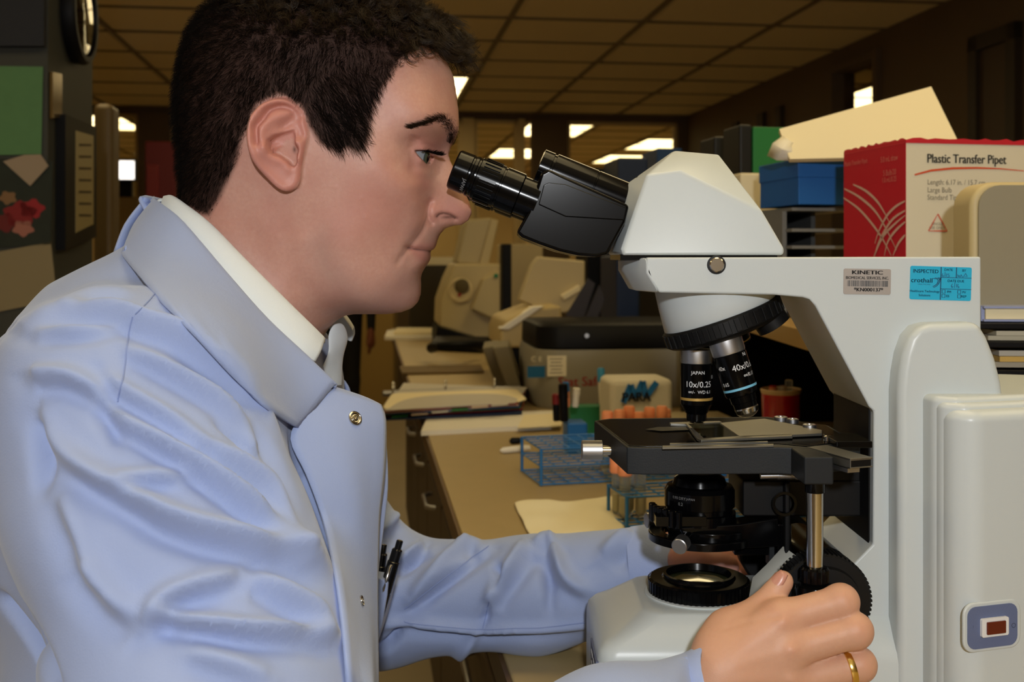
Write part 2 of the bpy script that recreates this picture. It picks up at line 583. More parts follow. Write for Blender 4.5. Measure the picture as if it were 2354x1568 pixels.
# ================================================================== microscope
YC = 0.81             # its middle plane; also the man's
YN = 0.762            # near face of its arm
M = {}
M['white'] = mat('ivory_enamel', (199, 206, 207), 0.32, spec=0.45, bump=0.025, bscale=1700)
M['black'] = mat('black_enamel', (6, 6, 7), 0.16, spec=0.22)
M['matt'] = mat('black_matt', (12, 12, 13), 0.5, spec=0.3)
M['charcoal'] = mat('charcoal_paint', (27, 30, 33), 0.5, spec=.35, bump=0.05, bscale=900, vary=0.1)
M['chrome'] = mat('polished_steel', (200, 195, 185), 0.18, 1.0)
M['satin'] = mat('satin_aluminium', (190, 190, 192), 0.38, 1.0)
M['steel'] = mat('brushed_steel_plate', (140, 138, 130), 0.42, 0.9, vary=0.08)
M['gold'] = mat('gold_band', (198, 160, 84), 0.4, 0.3)
M['whiteink'] = mat('white_print', (225, 225, 225), 0.6)
M['blackink'] = mat('black_print', (22, 20, 20), 0.6)
M['blueink'] = mat('dark_blue_print', (20, 70, 105), 0.6)
M['lightblueink'] = mat('light_blue_print', (120, 190, 220), 0.6)
M['glass'] = mat('clear_glass', (225, 235, 228), 0.03, trans=1.0, ior=1.3)
M['lensglass'] = mat('coated_lens', (60, 66, 40), 0.05, 0.0, spec=0.8, coat=1.0)

scope = tag(empty('microscope', (0.17, YC, BENCH)),
            'ivory and black upright laboratory microscope that the man in the blue coat looks into', 'microscope')

def mirror(p):
    return Vector((p[0], 2 * YC - p[1], p[2]))

def poly(pts, Y):
    return [P(x, y, Y) for x, y in pts]

def hull(name, pts, m, parent, bevel=0.0, bseg=3, mir=True):
    bm = bmesh.new()
    for p in pts:
        bm.verts.new(p)
        if mir: bm.verts.new(mirror(p))
    r = bmesh.ops.convex_hull(bm, input=bm.verts)
    bmesh.ops.delete(bm, geom=list({g for g in r['geom_interior'] + r['geom_unused'] if isinstance(g, bmesh.types.BMVert)}), context='VERTS')
    bmesh.ops.dissolve_limit(bm, angle_limit=math.radians(4), verts=bm.verts, edges=bm.edges)
    bmesh.ops.recalc_face_normals(bm, faces=bm.faces)
    me = bpy.data.meshes.new(name); bm.to_mesh(me); bm.free()
    return finish(me, name, m, parent, 40, bevel, bseg)

# --- stand: arm and column as one casting
arm = [(1486, 592), (2256, 590), (2256, 1722), (1960, 1722), (1960, 1300), (2007, 1252), (2009, 946), (1998, 935), (1874, 703), (1861, 688), (1846, 684), (1780, 678), (1515, 673), (1486, 628)]
stand = MB().prism(poly(arm, YN), (0, 2 * (YC - YN), 0)).build('stand', M['white'], scope, bevel=0.0016, bseg=3)
fr = [P(1486, 592.5, YN), P(1486, 628, YN), P(1515, 673, YN), P(1434, 597, 0.789), P(1434, 622, 0.789), P(1460, 668, 0.789)]
hull('arm_front', fr, M['white'], scope, 0.0012)
b = MB(); b.box((0.076, 0.77, CZ - 0.0018), (0.186, 0.85, CZ + 0.0022)); b.build('head_seat', M['black'], scope)
# joint line round the arm front, screw that clamps the head
s = MB(); o = P(1647, 609, YN)
s.lathe(o + Vector((0, 0.004, 0)), (0, -1, 0), [(0, .0052), (.006, .0052), (.0066, .0045)], 24)
s.build('clamp_screw', M['chrome'], stand, label='round steel clamp screw')
s = MB(); s.lathe(o, (0, -1, 0), [(0, .0066), (.0008, .0062), (.0009, .0052)], 24, cap=False); s.build('screw_recess', M['matt'], stand)

# --- binocular head
hp = [P(1434, 587, .767), P(1802, 587, .767), P(1804, 572, .767), P(1428, 572, .769), P(1487, 402, .778), P(1564, 393, .777), P(1753, 484, .772),
      P(1550, 346, .806), P(1653, 355, .806), P(1712, 455, .806), P(1444, 421, .803), P(1408, 584, .79)]
head = hull('head_housing', hp, M['white'], scope, 0.0022, 3)

def ax_pts(x0, y0, x1, y1, Y):
    a, b = P(x0, y0, Y), P(x1, y1, Y)
    return a, (b - a).normalized(), (b - a).length

def eyepiece(Y):
    # the axes of both tubes are parallel; the far one is the near one shifted across
    a, d, L = ax_pts(1043, 388, 1230, 463, 0.778)
    a = Vector((a.x, Y, a.z)); u = .000308
    ep = MB().lathe(a, d, [(2 * u, 34 * u), (0, 38 * u), (0, 44 * u), (4 * u, 47 * u), (36 * u, 47.5 * u), (38 * u, 46 * u), (42 * u, 46 * u), (44 * u, 48 * u), (50 * u, 48.5 * u),
                           (52 * u, 47 * u), (56 * u, 47 * u), (58 * u, 50 * u), (112 * u, 51 * u), (113 * u, 48 * u), (117 * u, 48 * u), (118 * u, 51 * u), (160 * u, 51 * u),
                           (163 * u, 46 * u), (206 * u, 46 * u)], 40).build('eyepiece', M['black'], scope, 28)
    MB().lathe(a + d * .0012, -d, [(0, 30 * u), (.0005, 0.0001)], 24, cap=False).build('eye_lens', M['lensglass'], ep)
    for k in (0,):
        kn = MB()
        for i in range(30):
            an = 2 * math.pi * i / 30
            uu = d.orthogonal().normalized(); ww = d.cross(uu)
            r = uu * math.cos(an) + ww * math.sin(an)
            c = a + d * (85 * u) + r * (51 * u)
            Mx = Matrix.Translation(c) @ Matrix((d, r, d.cross(r))).transposed().to_4x4()
            kn.box((-.006, -.0006, -.0009), (.006, .0006, .0009), Mx)
        kn.build('diopter_ring', M['black'], ep)
    t = MB()
    front = Vector((0, -1, 0)); front = (front - d * front.dot(d)).normalized()
    s = d.cross(front)
    for p, fs in (text_verts('JAPAN'),):
        out = []
        for q in p:      # letters run round the barrel
            an = 0.66 + q.x * .0036 / (47.6 * u)
            out.append(a + d * (50 * u - 0 + q.y * .0036 - .0045) + (front * math.cos(an) + s * math.sin(an)) * (48.7 * u))
        t.add(out, fs)
    t.build('lettering', mat('faint_print', (130, 132, 136), .6), ep)
    return ep
eyepiece(0.778); eyepiece(0.842)

near_body = [(1244, 398), (1262, 388), (1290, 402), (1447, 472), (1438, 511), (1398, 584), (1371, 591), (1330, 588), (1286, 578), (1240, 562), (1200, 546), (1187, 534), (1214, 486), (1230, 441)]
MB().prism(poly(near_body, 0.766), (0, 0.036, 0)).build('prism_body', M['black'], scope, bevel=0.0022, bseg=3)
MB().prism([mirror(p) for p in poly(near_body, 0.766)], (0, -0.036, 0)).build('prism_body', M['black'], scope, bevel=0.0022, bseg=3)
# raised cover plate on the near body
cover = [(1250, 425), (1262, 420), (1300, 424), (1440, 478), (1434, 506), (1300, 498), (1238, 470)]
c = MB().prism(poly(cover, 0.7656), (0, -0.0012, 0)).build('cover_plate', M['black'], scope, bevel=0.0006)
a, d, L = ax_pts(1237, 384, 1470, 478, YC)
hg = MB().lathe(a, d, [(0, .0115), (.0008, .0142), (.0085, .0142), (.0088, .0132), (.0105, .0132), (.0108, .0146), (.0425, .0146), (.0428, .0142), (.0436, .0142), (.0439, .0146), (L, .0146)], 40)
hg.build('hinge_barrel', M['black'], scope, 30)
MB().lathe(P(1462, 428, .802), Vector((-.85, -.3, .12)), [(0, .0072), (.0006, .0068), (.0008, .0045), (-.0008, .004)], 24, cap=False).build('screw_recess', M['matt'], scope)

# --- nosepiece: white cone, knurled turret, objectives
cn = P(1662, 742, YC)
nd = Vector((math.sin(math.radians(20)), 0, -math.cos(math.radians(20))))      # turret axis, down and to the back
n1 = Vector((math.cos(math.radians(20)), 0, math.sin(math.radians(20)))); n2 = Vector((0, 1, 0))
def ring(c, u, v, r, n=48):
    return [c + (u * math.cos(2 * math.pi * i / n) + v * math.sin(2 * math.pi * i / n)) * r for i in range(n)]
top = P(1640, 664, YC)
rings = [ring(top, Vector((1, 0, 0)), n2, .0435), ring(top.lerp(cn, .35) , (Vector((1, 0, 0)) * .6 + n1 * .4).normalized(), n2, .0432),
         ring(cn - nd * .0075, n1, n2, .0428), ring(cn - nd * .006, n1, n2, .0415)]
MB().loft(rings).build('nosepiece_cone', M['white'], scope, 50)
turret = MB()
turret.lathe(cn, nd, [(-.0075, .040), (-.0068, .0432), (-.0055, .0445), (.0045, .0445), (.0062, .0425), (.0085, .036), (.0095, .030)], 72, ru=n1)
turret = turret.build('turret', M['matt'], scope, 30)
kn = MB()
for i in range(36):
    an = 2 * math.pi * (i + .3) / 36
    r = n1 * math.cos(an) + n2 * math.sin(an)
    Mx = Matrix.Translation(cn + r * .0445 - nd * .0006) @ Matrix((nd, r, nd.cross(r))).transposed().to_4x4()
    kn.box((-.0048, -.0008, -.0022), (.0048, .0009, .0022), Mx)
kn.build('grip_rib', M['matt'], turret, bevel=0.0005, kind='stuff')

def objective(o, d, k, prof_b, band, texts):
    """o = shoulder on the turret, d = pointing axis, k = metres per profile unit"""
    d = Vector(d).normalized()
    ob = MB().lathe(o, d, [(t * k, r * k) for t, r in prof_b], 40).build('objective', M['black'], scope, 28)
    MB().lathe(o, d, [(-6 * k, 34 * k), (-5 * k, 36.5 * k), (22 * k, 36.5 * k), (26 * k, 35.5 * k), (27.5 * k, 33 * k)], 40).build('collar', M['satin'], ob, 28)
    (t0, t1, r, mm) = band
    MB().lathe(o, d, [(t0 * k, (r - .5) * k), (t0 * k, (r + .35) * k), (t1 * k, (r + .35) * k), (t1 * k, (r - .5) * k)], 40, cap=False).build('colour_band', mm, ob, 28)
    groups = {}
    for (txt, t, an, size, r, ink) in texts:
        groups.setdefault(ink, MB())
        text_cyl(groups[ink], txt, o, -d, (r + .35) * k, an, -t * k, size * k, Vector((0, -1, 0)))
    for ink, g in groups.items(): g.build('lettering', M[ink], ob)
    return ob
k = .81 / F
o10 = P(1601, 808, YC)
ob = objective(o10, (0, 0, -1), k, [(27, 34), (28, 36.3), (120, 36.3), (122, 35), (141, 25), (142, 23), (158, 23), (160, 19)],
          (104, 110, 36.3, M['gold']),
          [('JAPAN', 46, -.06, 11, 36.3, 'whiteink'), ('10x/0.25', 73, .0, 19, 36.3, 'whiteink'), ('\u221e/-  WD 6.1', 90, .08, 10.5, 36.3, 'whiteink'), ('10x', 57, 1.15, 12, 36.3, 'whiteink')])
MB().lathe(o10, (0, 0, -1), [(158 * k, 18 * k), (163 * k, 16 * k), (165 * k, 9 * k)], 32).build('front_lens', M['chrome'], ob, 28)
o40 = P(1668, 786, .787)
d40 = Vector((math.sin(math.radians(17)), -.06, -math.cos(math.radians(17))))
ob = objective(o40, d40, .787 / F * 1.06, [(27, 34), (28, 36.3), (112, 36.3), (118, 34), (120, 29), (134, 28), (135, 26), (146, 25.5)],
          (104, 105, 35, M['black']),
          [('40x/0.65', 58, .62, 19, 36.3, 'whiteink'), ('\u221e/0.17', 78, .70, 11, 36.3, 'whiteink'), ('40x', 52, -.95, 13, 36.3, 'whiteink'), ('0.65', 88, -1.0, 11, 36.3, 'whiteink'),
           ('Ni', 34, .78, 11, 36.3, 'whiteink')])
kk = .787 / F * 1.06
MB().lathe(o40, d40, [(100 * kk, 36 * kk), (100 * kk, 36.7 * kk), (105 * kk, 36.7 * kk), (105 * kk, 36 * kk)], 40, cap=False).build('colour_band', M['lightblueink'], ob)
MB().lathe(o40, d40, [(146 * kk, 25 * kk), (149 * kk, 26 * kk), (158 * kk, 24 * kk), (164 * kk, 18 * kk), (168 * kk, 10 * kk)], 32).build('front_lens', M['chrome'], ob, 28)
# an objective that points away, to the far side
dfar = Vector((.30, .34, -.89)).normalized()
ofar = cn + n1 * .012 + n2 * .026 + nd * .006
objective(ofar, dfar, k * .8, [(27, 34), (28, 36.3), (60, 36.3), (62, 30), (74, 24)], (50, 54, 36.3, M['gold']), [])
MB().lathe(cn + n1 * .030 - n2 * .012 + nd * .004, nd + n1 * .25, [(0, .0125), (.010, .0125), (.0105, .0105), (.004, .010)], 32).build('turret_plug', M['matt'], scope, 28)

# --- black focus block set in the column
fb = MB(); x1 = P(2008, 0, YN).x
fb.box((x1 - .0012, .769, CZ - .318), (x1 + .002, .853, CZ - .091))
fb.build('focus_block', M['matt'], scope, bevel=.0004)
cr = MB(); cr.box((P(1700, 0, .80).x, .788, CZ - .186), (x1, .842, CZ - .160))
cr.box((P(1790, 0, .80).x, .782, CZ - .212), (P(1803, 0, .80).x, .846, CZ - .160))
cr.box((P(1755, 0, .80).x, .789, CZ - .180), (x1, .838, CZ - .152))
cr.build('stage_carrier', M['matt'], scope, bevel=.0015)
MB().lathe(P(1803, 1158, .782), (0, -1, 0), [(-.001, .0088), (.0012, .0088), (.0012, .0068), (-.002, .0062)], 28, cap=False).build('clamp_hole', M['black'], scope)

# --- stage
zt = CZ - .1284
def onz(x, y, z):
    Y = F * (CZ - z) / (y - HY)
    return P(x, y, Y)
st = [(1366, 967), (1441, 1028), (1482, 1029.5), (1790, 1028), (1866, 1031), (1905, 1024), (1978, 1020), (1905, 978), (1765, 958), (1400, 962)]
stage = MB().prism([onz(x, y, zt) for x, y in st], (0, 0, -.0183)).build('stage', M['charcoal'], scope, bevel=.0009, bseg=2)
tp = [(1372, 967), (1446, 1024), (1484, 1025.5), (1652, 1025), (1652, 1020), (1790, 1019), (1860, 1026), (1895, 1020), (1960, 1015), (1898, 977), (1762, 959.5), (1402, 963.5)]
MB().prism([onz(x, y, zt + .0006) for x, y in tp], (0, 0, -.0012)).build('stage_top', M['black'], stage, bevel=.0003)
nb = MB(); nb.box((P(1655, 0, .7445).x, .7436, zt - .0176), (P(1706, 0, .7445).x, .75, zt + .0002)); nb.build('stage_slot', M['matt'], stage)
e = MB()
e.prism([onz(x, y, zt + .0014) for x, y in ((1523, 1024.5), (1650, 1022), (1778, 1020.5), (1778, 1023.5), (1650, 1026.5), (1523, 1028.5))], (0, 0, -.0012))
e.prism([onz(x, y, zt + .0018) for x, y in ((1540, 1018.5), (1765, 1014), (1765, 1016), (1540, 1021.5))], (0, 0, -.0012))
e.build('guide_strip', M['steel'], stage)
op = MB(); cc = onz(1560, 985, zt)
op.add([onz(1483, 987, zt + .0014), onz(1520, 991, zt + .0014), onz(1640, 986, zt + .0014), onz(1655, 982, zt + .0014), onz(1600, 979, zt + .0014), onz(1510, 982, zt + .0014)], [(0, 1, 2, 3, 4, 5)])
op.build('light_opening', M['matt'], stage)
hz = zt + .0032
hd = MB()
hd.prism([onz(x, y, hz) for x, y in ((1655, 972), (1757, 962), (1890, 988.5), (1890, 996), (1824, 999), (1708, 1004), (1700, 1003))], (0, 0, -.002))
hd.prism([onz(x, y, hz) for x, y in ((1577, 974), (1582, 973.5), (1618, 1007), (1708, 1002), (1822, 998), (1822, 1002), (1612, 1011), (1603, 1008))], (0, 0, -.002))
hd.prism([onz(x, y, hz) for x, y in ((1539, 971), (1654, 967.5), (1660, 970), (1575, 974.5), (1541, 973.5))], (0, 0, -.002))
hd = hd.build('slide_holder', M['steel'], stage, bevel=.0004)
for (x, y, r) in ((1795, 963, .0052), (1822, 968, .0045), (1861, 981, .005)):
    MB().lathe(onz(x, y, hz) - Vector((0, 0, .0015)), (0, 0, 1), [(0, r), (.003, r), (.0034, r * .85), (.0034, r * .5), (.0026, r * .45)], 20).build('holder_screw', M['satin'], hd, 30)
sl = MB().prism([onz(x, y, zt + .0026) for x, y in ((1579, 975), (1655, 972.5), (1706, 1003), (1614, 1007.5))], (0, 0, -.001)).build('glass_slide', M['glass'])
tag(sl, 'thin glass specimen slide held on the black microscope stage', 'slide')
# metal rail that drives the holder, pointing out to the right
ra, rb = Vector((.2075, .748, zt)), Vector((.2235, .702, zt))
dr = (rb - ra).normalized(); sd = Vector((dr.y, -dr.x, 0)) * -1
def bar(mb, z0, z1, w0, w1, t0=0, t1=1):
    a = ra.lerp(rb, t0); b_ = ra.lerp(rb, t1)
    mb.prism([Vector((p.x, p.y, CZ)) + Vector((0, 0, z1 - CZ)) for p in (a + sd * w0, b_ + sd * w0, b_ + sd * w1, a + sd * w1)], (0, 0, z0 - z1))
rl = MB(); bar(rl, zt - .0012, zt + .0002, -.0085, .0085); bar(rl, zt - .0062, zt - .0054, -.0085, .0085); bar(rl, zt - .0062, zt, -.0085, -.0078, 0, .999)
rl = rl.build('holder_rail', M['steel'], scope, bevel=.0002)
rl2 = MB(); bar(rl2, zt - .0055, zt - .001, -.0078, .0078, 0, .98); rl2.build('rail_core', M['matt'], rl)
rl3 = MB(); bar(rl3, zt - .0095, zt - .0068, -.008, .001, .2, .93); rl3.build('rail_foot', M['satin'], rl)
MB().box((P(1905, 0, .76).x, .742, zt - .0005), (P(2000, 0, .76).x - .004, .775, zt + .0042)).build('drive_block', M['black'], scope, bevel=.0008)
MB().lathe(P(1906, 1013, .765), (0, 0, 1), [(0, .004), (.003, .0038), (.0036, .0025)], 16).build('drive_screw', M['chrome'], scope)
# small clamp screw at the left edge of the stage
MB().lathe(P(1337, 1035, .80), (1, 0, 0), [(0, .0066), (.0006, .0072), (.0148, .0072), (.0152, .006)], 28).build('stage_screw', M['satin'], scope, 30)
MB().lathe(P(1383, 1035, .80), (1, 0, 0), [(0, .0036), (.016, .0036), (.016, .002), (.03, .002)], 20).build('screw_shaft', M['chrome'], scope)
# spring under the stage
sp = MB(); a = P(1748, 1094, .752); b_ = P(1835, 1092, .752)
sp.tube([a.lerp(b_, t) for t in (0, 1)], .0022, 10)
for i in range(16):
    c = a.lerp(b_, .45 + .03 * i); sp.lathe(c, b_ - a, [(0, .0027), (.0004, .0027)], 10)
sp.sphere(P(1833, 1092, .752), .0032, 12)
sp.build('return_spring', M['satin'], scope)

# --- condenser
cx = P(1608, 1, YC).x
def cz_(y, Y=YC): return (HY - y) / F * Y
cd = MB()
prof = [(1085, 40), (1096, 57), (1112, 62), (1114, 74), (1124, 80), (1160, 80), (1162, 76), (1172, 76), (1174, 82), (1196, 82), (1198, 74), (1222, 74), (1224, 66), (1236, 60)]
cd.lathe((cx, YC, CZ), (0, 0, -1), [(-cz_(y), r * k) for y, r in prof], 48)
cond = cd.build('condenser', M['black'], scope, 28)
t = MB()
text_cyl(t, '0.90 DRY', (cx, YC, CZ), (0, 0, 1), 80.4 * k, -.78, cz_(1133), 9 * k, (0, -1, 0)); text_cyl(t, 'JAPAN', (cx, YC, CZ), (0, 0, 1), 80.4 * k, -.42, cz_(1133), 7 * k, (0, -1, 0))
text_cyl(t, '0.2', (cx, YC, CZ), (0, 0, 1), 80.4 * k, -.72, cz_(1146), 10 * k, (0, -1, 0))
t.build('lettering', mat('grey_print', (120, 120, 120), .6), cond)
lv = MB()
for i in range(8):
    an = math.radians(180 + 8 - i * 9)
    c = Vector((cx + math.cos(an) * .0355, YC - .004 - abs(math.sin(an)) * .0355 * 1.0, CZ + cz_(1172)))
    lv.lathe(c - Vector((0, 0, .006)), (0, 0, 1), [(0, .0022), (.0005, .0026), (.012, .0026), (.0125, .002)], 8)
lv.box((cx - .036, YC - .03, CZ + cz_(1188)), (cx, YC + .005, CZ + cz_(1166)))
lv.build('aperture_lever', M['black'], cond, bevel=.0006)
# carrier: open ring and fork that holds the condenser
cc = Vector((cx + .004, YC, CZ + cz_(1225)))
rg = MB()
def annulus(mb, c, ro, ri, z0, z1, n=56):
    R = [[Vector((c.x + math.cos(2 * math.pi * i / n) * r, c.y + math.sin(2 * math.pi * i / n) * r, c.z + z)) for i in range(n)] for r, z in ((ro, z0), (ro, z1), (ri, z1), (ri, z0), (ro, z0))]
    mb.loft(R, cap=False)
annulus(rg, cc + Vector((-.003, 0, 0)), .0385, .0275, -.004, .002)
annulus(rg, cc + Vector((.004, 0, .003)), .031, .0245, -.006, .004)
rg.box((cc.x + .018, YC - .018, cc.z - .012), (P(1790, 0, YC).x, YC + .018, cc.z + .004))
rg.prism([P(x, y, .785) for x, y in ((1560, 1212), (1700, 1205), (1790, 1190), (1790, 1258), (1720, 1262), (1580, 1250))], (0, .02, 0))
rg.box((P(1770, 0, YC).x, YC - .022, cc.z - .016), (P(1803, 0, YC).x, YC + .022, cc.z + .012))
rg.build('condenser_carrier', M['black'], scope, bevel=.0014)
MB().box((P(1760, 0, .80).x, .788, CZ - .222), (P(1771, 0, .80).x, .80, CZ - .2)).build('carrier_pin', M['charcoal'], scope)
for (x, y, Y, d) in ((1571, 1245, .776, Vector((-.45, -.86, -.16))), (1513, 1195, .83, Vector((-.97, -.22, .0)))):
    o = P(x, y, Y); d.normalize()
    MB().lathe(o, d, [(0, .0052), (.0005, .0056), (.0092, .0056), (.0097, .005)], 28).build('centring_screw', M['satin'], scope, 30)
    MB().lathe(o - d * .016, d, [(0, .003), (.0165, .003)], 16).build('screw_shaft', M['black'], scope)

# --- base with the field lens
def rrect(x0, x1_, y0, y1, r, z, n=6):
    out = []
    for (cx_, cy_, a0) in ((x1_ - r, y1 - r, 0), (x0 + r, y1 - r, 90), (x0 + r, y0 + r, 180), (x1_ - r, y0 + r, 270)):
        for i in range(n + 1):
            a = math.radians(a0 + 90 * i / n)
            out.append(Vector((cx_ + r * math.cos(a), cy_ + r * math.sin(a), z)))
    return out
bx0, bx1, by0, by1 = .0585, .285, .745, .875
rings = [rrect(bx0, bx1, by0, by1, .012, BENCH), rrect(bx0, bx1, by0, by1, .012, CZ - .276), rrect(bx0 + .0015, bx1, by0 + .001, by1 - .001, .012, CZ - .2695),
         rrect(bx0 + .006, bx1, by0 + .004, by1 - .004, .012, CZ - .265), rrect(bx0 + .014, bx1, by0 + .008, by1 - .008, .012, CZ - .261),
         rrect(bx0 + .033, bx1 - .002, by0 + .017, by1 - .017, .016, CZ - .2485), rrect(bx0 + .036, bx1 - .003, by0 + .020, by1 - .020, .016, CZ - .2475)]
base = MB().loft(rings).build('base', M['white'], scope, 60)
lc = P(1606, 1352, YC); lc = Vector((lc.x, YC, CZ - .2475))
annulus(MB(), lc, .01, .005, 0, 0)
MB().lathe(lc, (0, 0, 1), [(-.004, .0375), (.0005, .040), (.0012, .0395), (.0016, .0372)], 56).build('lens_seat', M['white'], base, 40)
fl_ = MB().lathe(lc, (0, 0, 1), [(.001, .036), (.0016, .0366), (.0105, .0366), (.0118, .0352), (.0122, .027), (.0132, .0262), (.0148, .026), (.0150, .0238), (.0105, .0225)], 72, cap=False)
fieldlens = fl_.build('field_lens', M['black'], scope, 30)
kn = MB()
for i in range(60):
    an = 2 * math.pi * i / 60
    r = Vector((math.cos(an), math.sin(an), 0))
    Mx = Matrix.Translation(lc + r * .0366 + Vector((0, 0, .006))) @ Matrix((Vector((0, 0, 1)), r, Vector((0, 0, 1)).cross(r))).transposed().to_4x4()
    kn.box((-.0045, -.0005, -.0010), (.0045, .0007, .0010), Mx)
kn.build('grip_rib', M['black'], fieldlens, kind='stuff')
MB().lathe(lc + Vector((0, 0, .0098)), (0, 0, 1), [(0, .0232), (.0006, .021), (.0022, .013), (.0028, .0001)], 40, cap=False).build('lens_glass', M['lensglass'], fieldlens)
# name plate on the front of the base, tilted
tf = MB(); 
tf.box((bx0 - .0012, .752, CZ - .318), (bx0 + .001, .80, CZ - .277))
plate = tf.build('name_plate', mat('slate_plate', (96, 104, 132), .5), base, bevel=.0003)
t = MB()
for i, wd in enumerate((.03, .026, .031, .022)):
    for j in range(9):
        y0 = .754 + j * .0045
        if (j * 7 + i * 3) % 5: t.box((bx0 - .0014, y0, CZ - .285 - i * .008), (bx0 - .0011, y0 + .003, CZ - .2825 - i * .008))
t.build('plate_print', M['whiteink'], base, kind='stuff')
MB().box((.052, .752, BENCH), (.0588, .80, BENCH + .012)).build('rubber_foot', M['matt'], base)

# --- focus knob and stage drive post, near side
kc = P(1902, 1387, .728)
fk = MB().lathe(kc + Vector((0, .022, 0)), (0, -1, 0), [(0, .028), (.001, .0302), (.014, .0308), (.0165, .0308), (.018, .0295), (.0182, .0235), (.022, .0225), (.0225, .015)], 64).build('focus_knob', M['matt'], scope, 30)
kn = MB()
for i in range(64):
    an = 2 * math.pi * i / 64
    r = Vector((math.cos(an), 0, math.sin(an)))
    Mx = Matrix.Translation(kc + r * .0306 + Vector((0, .0135, 0))) @ Matrix((Vector((0, 1, 0)), r, Vector((0, 1, 0)).cross(r))).transposed().to_4x4()
    kn.box((-.0085, -.0004, -.0008), (.0075, .0009, .0008), Mx)
kn.build('grip_rib', M['matt'], fk, kind='stuff')
MB().lathe(Vector((kc.x, 2 * YC - kc.y + .005, kc.z)), (0, -1, 0), [(0, .016), (.001, .0172), (.012, .0178), (.016, .0302), (.034, .0308), (.0352, .029)], 56).build('focus_knob', M['matt'], scope, 30)
MB().lathe(P(1862, 1292, YC) + Vector((0, -.036, 0)), (0, 1, 0), [(0, .018), (.002, .0205), (.070, .0205), (.072, .018)], 36).build('focus_housing', M['black'], scope, 40)
MB().lathe(kc + Vector((0, .02, 0)), (0, 1, 0), [(0, .015), (.11, .015)], 24).build('focus_axle', M['black'], scope)
pb = P(1873, 1200, .716); Yp = .716
def pz(y): return CZ + (HY - y) / F * Yp
post = MB().lathe((pb.x, Yp, 0), (0, 0, 1), [(pz(1345), .0052), (pz(1125), .0055)], 32).build('drive_post', M['chrome'], scope, 30)
MB().lathe((pb.x, Yp, 0), (0, 0, 1), [(pz(1132), .0057), (pz(1131), .0064), (pz(1092), .0064), (pz(1082), .008)], 28).build('post_collar', M['black'], post, 30)
MB().lathe((pb.x, Yp, 0), (0, 0, 1), [(pz(1440), .0125), (pz(1436), .0132), (pz(1352), .0132), (pz(1345), .0125), (pz(1340), .0085)], 36).build('lower_drive_knob', M['black'], post, 30)
MB().lathe((pb.x, Yp, 0), (0, 0, 1), [(pz(1341), .0085), (pz(1336), .0092), (pz(1308), .0092), (pz(1303), .0082), (pz(1301), .0056)], 40, knurl=.07).build('upper_drive_knob', M['black'], post, 20)
MB().box((pb.x - .009, Yp - .008, zt - .0183), (pb.x + .010, .76, zt - .0002)).build('post_bracket', M['charcoal'], scope, bevel=.0012)

# --- housing at the back: bulge, stepped lamp house, switch
bl = [(2066, 1722), (2066, 905), (2070, 860), (2078, 815), (2092, 775), (2112, 752), (2140, 744), (2252, 741), (2272, 775), (2292, 825), (2306, 880), (2312, 930), (2330, 1722)]
MB().prism(poly(bl, .742), (0, 2 * (YC - .742), 0)).build('rear_bulge', M['white'], scope, 50, bevel=.006, bseg=4)
ca, sa = math.cos(math.radians(17)), math.sin(math.radians(17))
def step(xl, Yr, ytop, bev, name):
    X0 = P(xl, 0, Yr + .008).x; X1 = X0 + .016
    pl = [(X0, Yr + .02), (X0 + .002, Yr + .008), (X1, Yr), (X1 + .12 * ca, Yr + .12 * sa), (X1 + .12 * ca, 2 * YC - Yr - .12 * sa), (X1, 2 * YC - Yr), (X0, 2 * YC - Yr - .02)]
    z1 = CZ + (HY - ytop) / F * Yr
    return MB().prism([Vector((x, y, BENCH + .004)) for x, y in pl], (0, 0, z1 - BENCH - .004)).build(name, M['white'], scope, 50, bevel=bev, bseg=4), Vector((X1, Yr, CZ))
step(2138, .7215, 914, .0045, 'lamp_house_rim')
step(2156, .7155, 929, .0045, 'lamp_house_rim')
lh, rp = step(2176, .708, 946, .0075, 'lamp_house')
fu = Vector((ca, sa, 0)); fn = Vector((sa, -ca, 0)); fv = Vector((0, 0, 1))
def onface(x, y, off=0.0):
    """point of the lamp house side face seen at pixel (x, y)"""
    d = Vector(((x - CX) / F, 1, (HY - y) / F)); o = Vector((0, 0, CZ))
    tt = (rp - o).dot(fn) / d.dot(fn)
    return o + d * tt + fn * off
def rr_face(mb, x0, y0, x1_, y1, r, off, th):
    c0, c1 = onface(x0, y1), onface(x1_, y0)
    w = (c1 - c0).dot(fu); h = (c1 - c0).dot(fv)
    pts = []
    for (a, b_, s0) in ((w - r, h - r, 0), (r, h - r, 90), (r, r, 180), (w - r, r, 270)):
        for i in range(6):
            an = math.radians(s0 + 18 * i)
            pts.append(c0 + fu * (a + r * math.cos(an)) + fv * (b_ + r * math.sin(an)) + fn * off)
    mb.prism(pts, fn * th)
fmb = MB(); rr_face(fmb, 2214, 1374, 2346, 1504, .008, -.002, .0026); fmb.build('switch_bezel', M['white'], lh, 40, bevel=.0012)
fmb = MB(); rr_face(fmb, 2222, 1384, 2336, 1494, .006, .0, .0012); swp = fmb.build('switch_plate', mat('slate_blue_plastic', (98, 110, 146), .5, bump=.05, bscale=900), lh, 40)
fmb = MB(); rr_face(fmb, 2250, 1414, 2311, 1463, .0012, .0008, .0024); fmb.build('switch_frame', mat('white_plastic', (225, 225, 225), .4), lh, 40)
fmb = MB(); rr_face(fmb, 2260, 1422, 2303, 1456, .0006, .002, .0022); fmb.build('rocker_switch', mat('dark_red_lens', (92, 22, 14), .25, coat=.5), lh, 40, bevel=.0004, label='dark red rocker of the power switch')
t = MB(); text_on(t, 'I', onface(2234, 1440, .0013), fu, fv, .0022); text_on(t, 'O', onface(2327, 1437, .0013), fu, fv, .0046)
t.build('switch_marks', mat('dark_slate_print', (62, 70, 96), .6), lh)

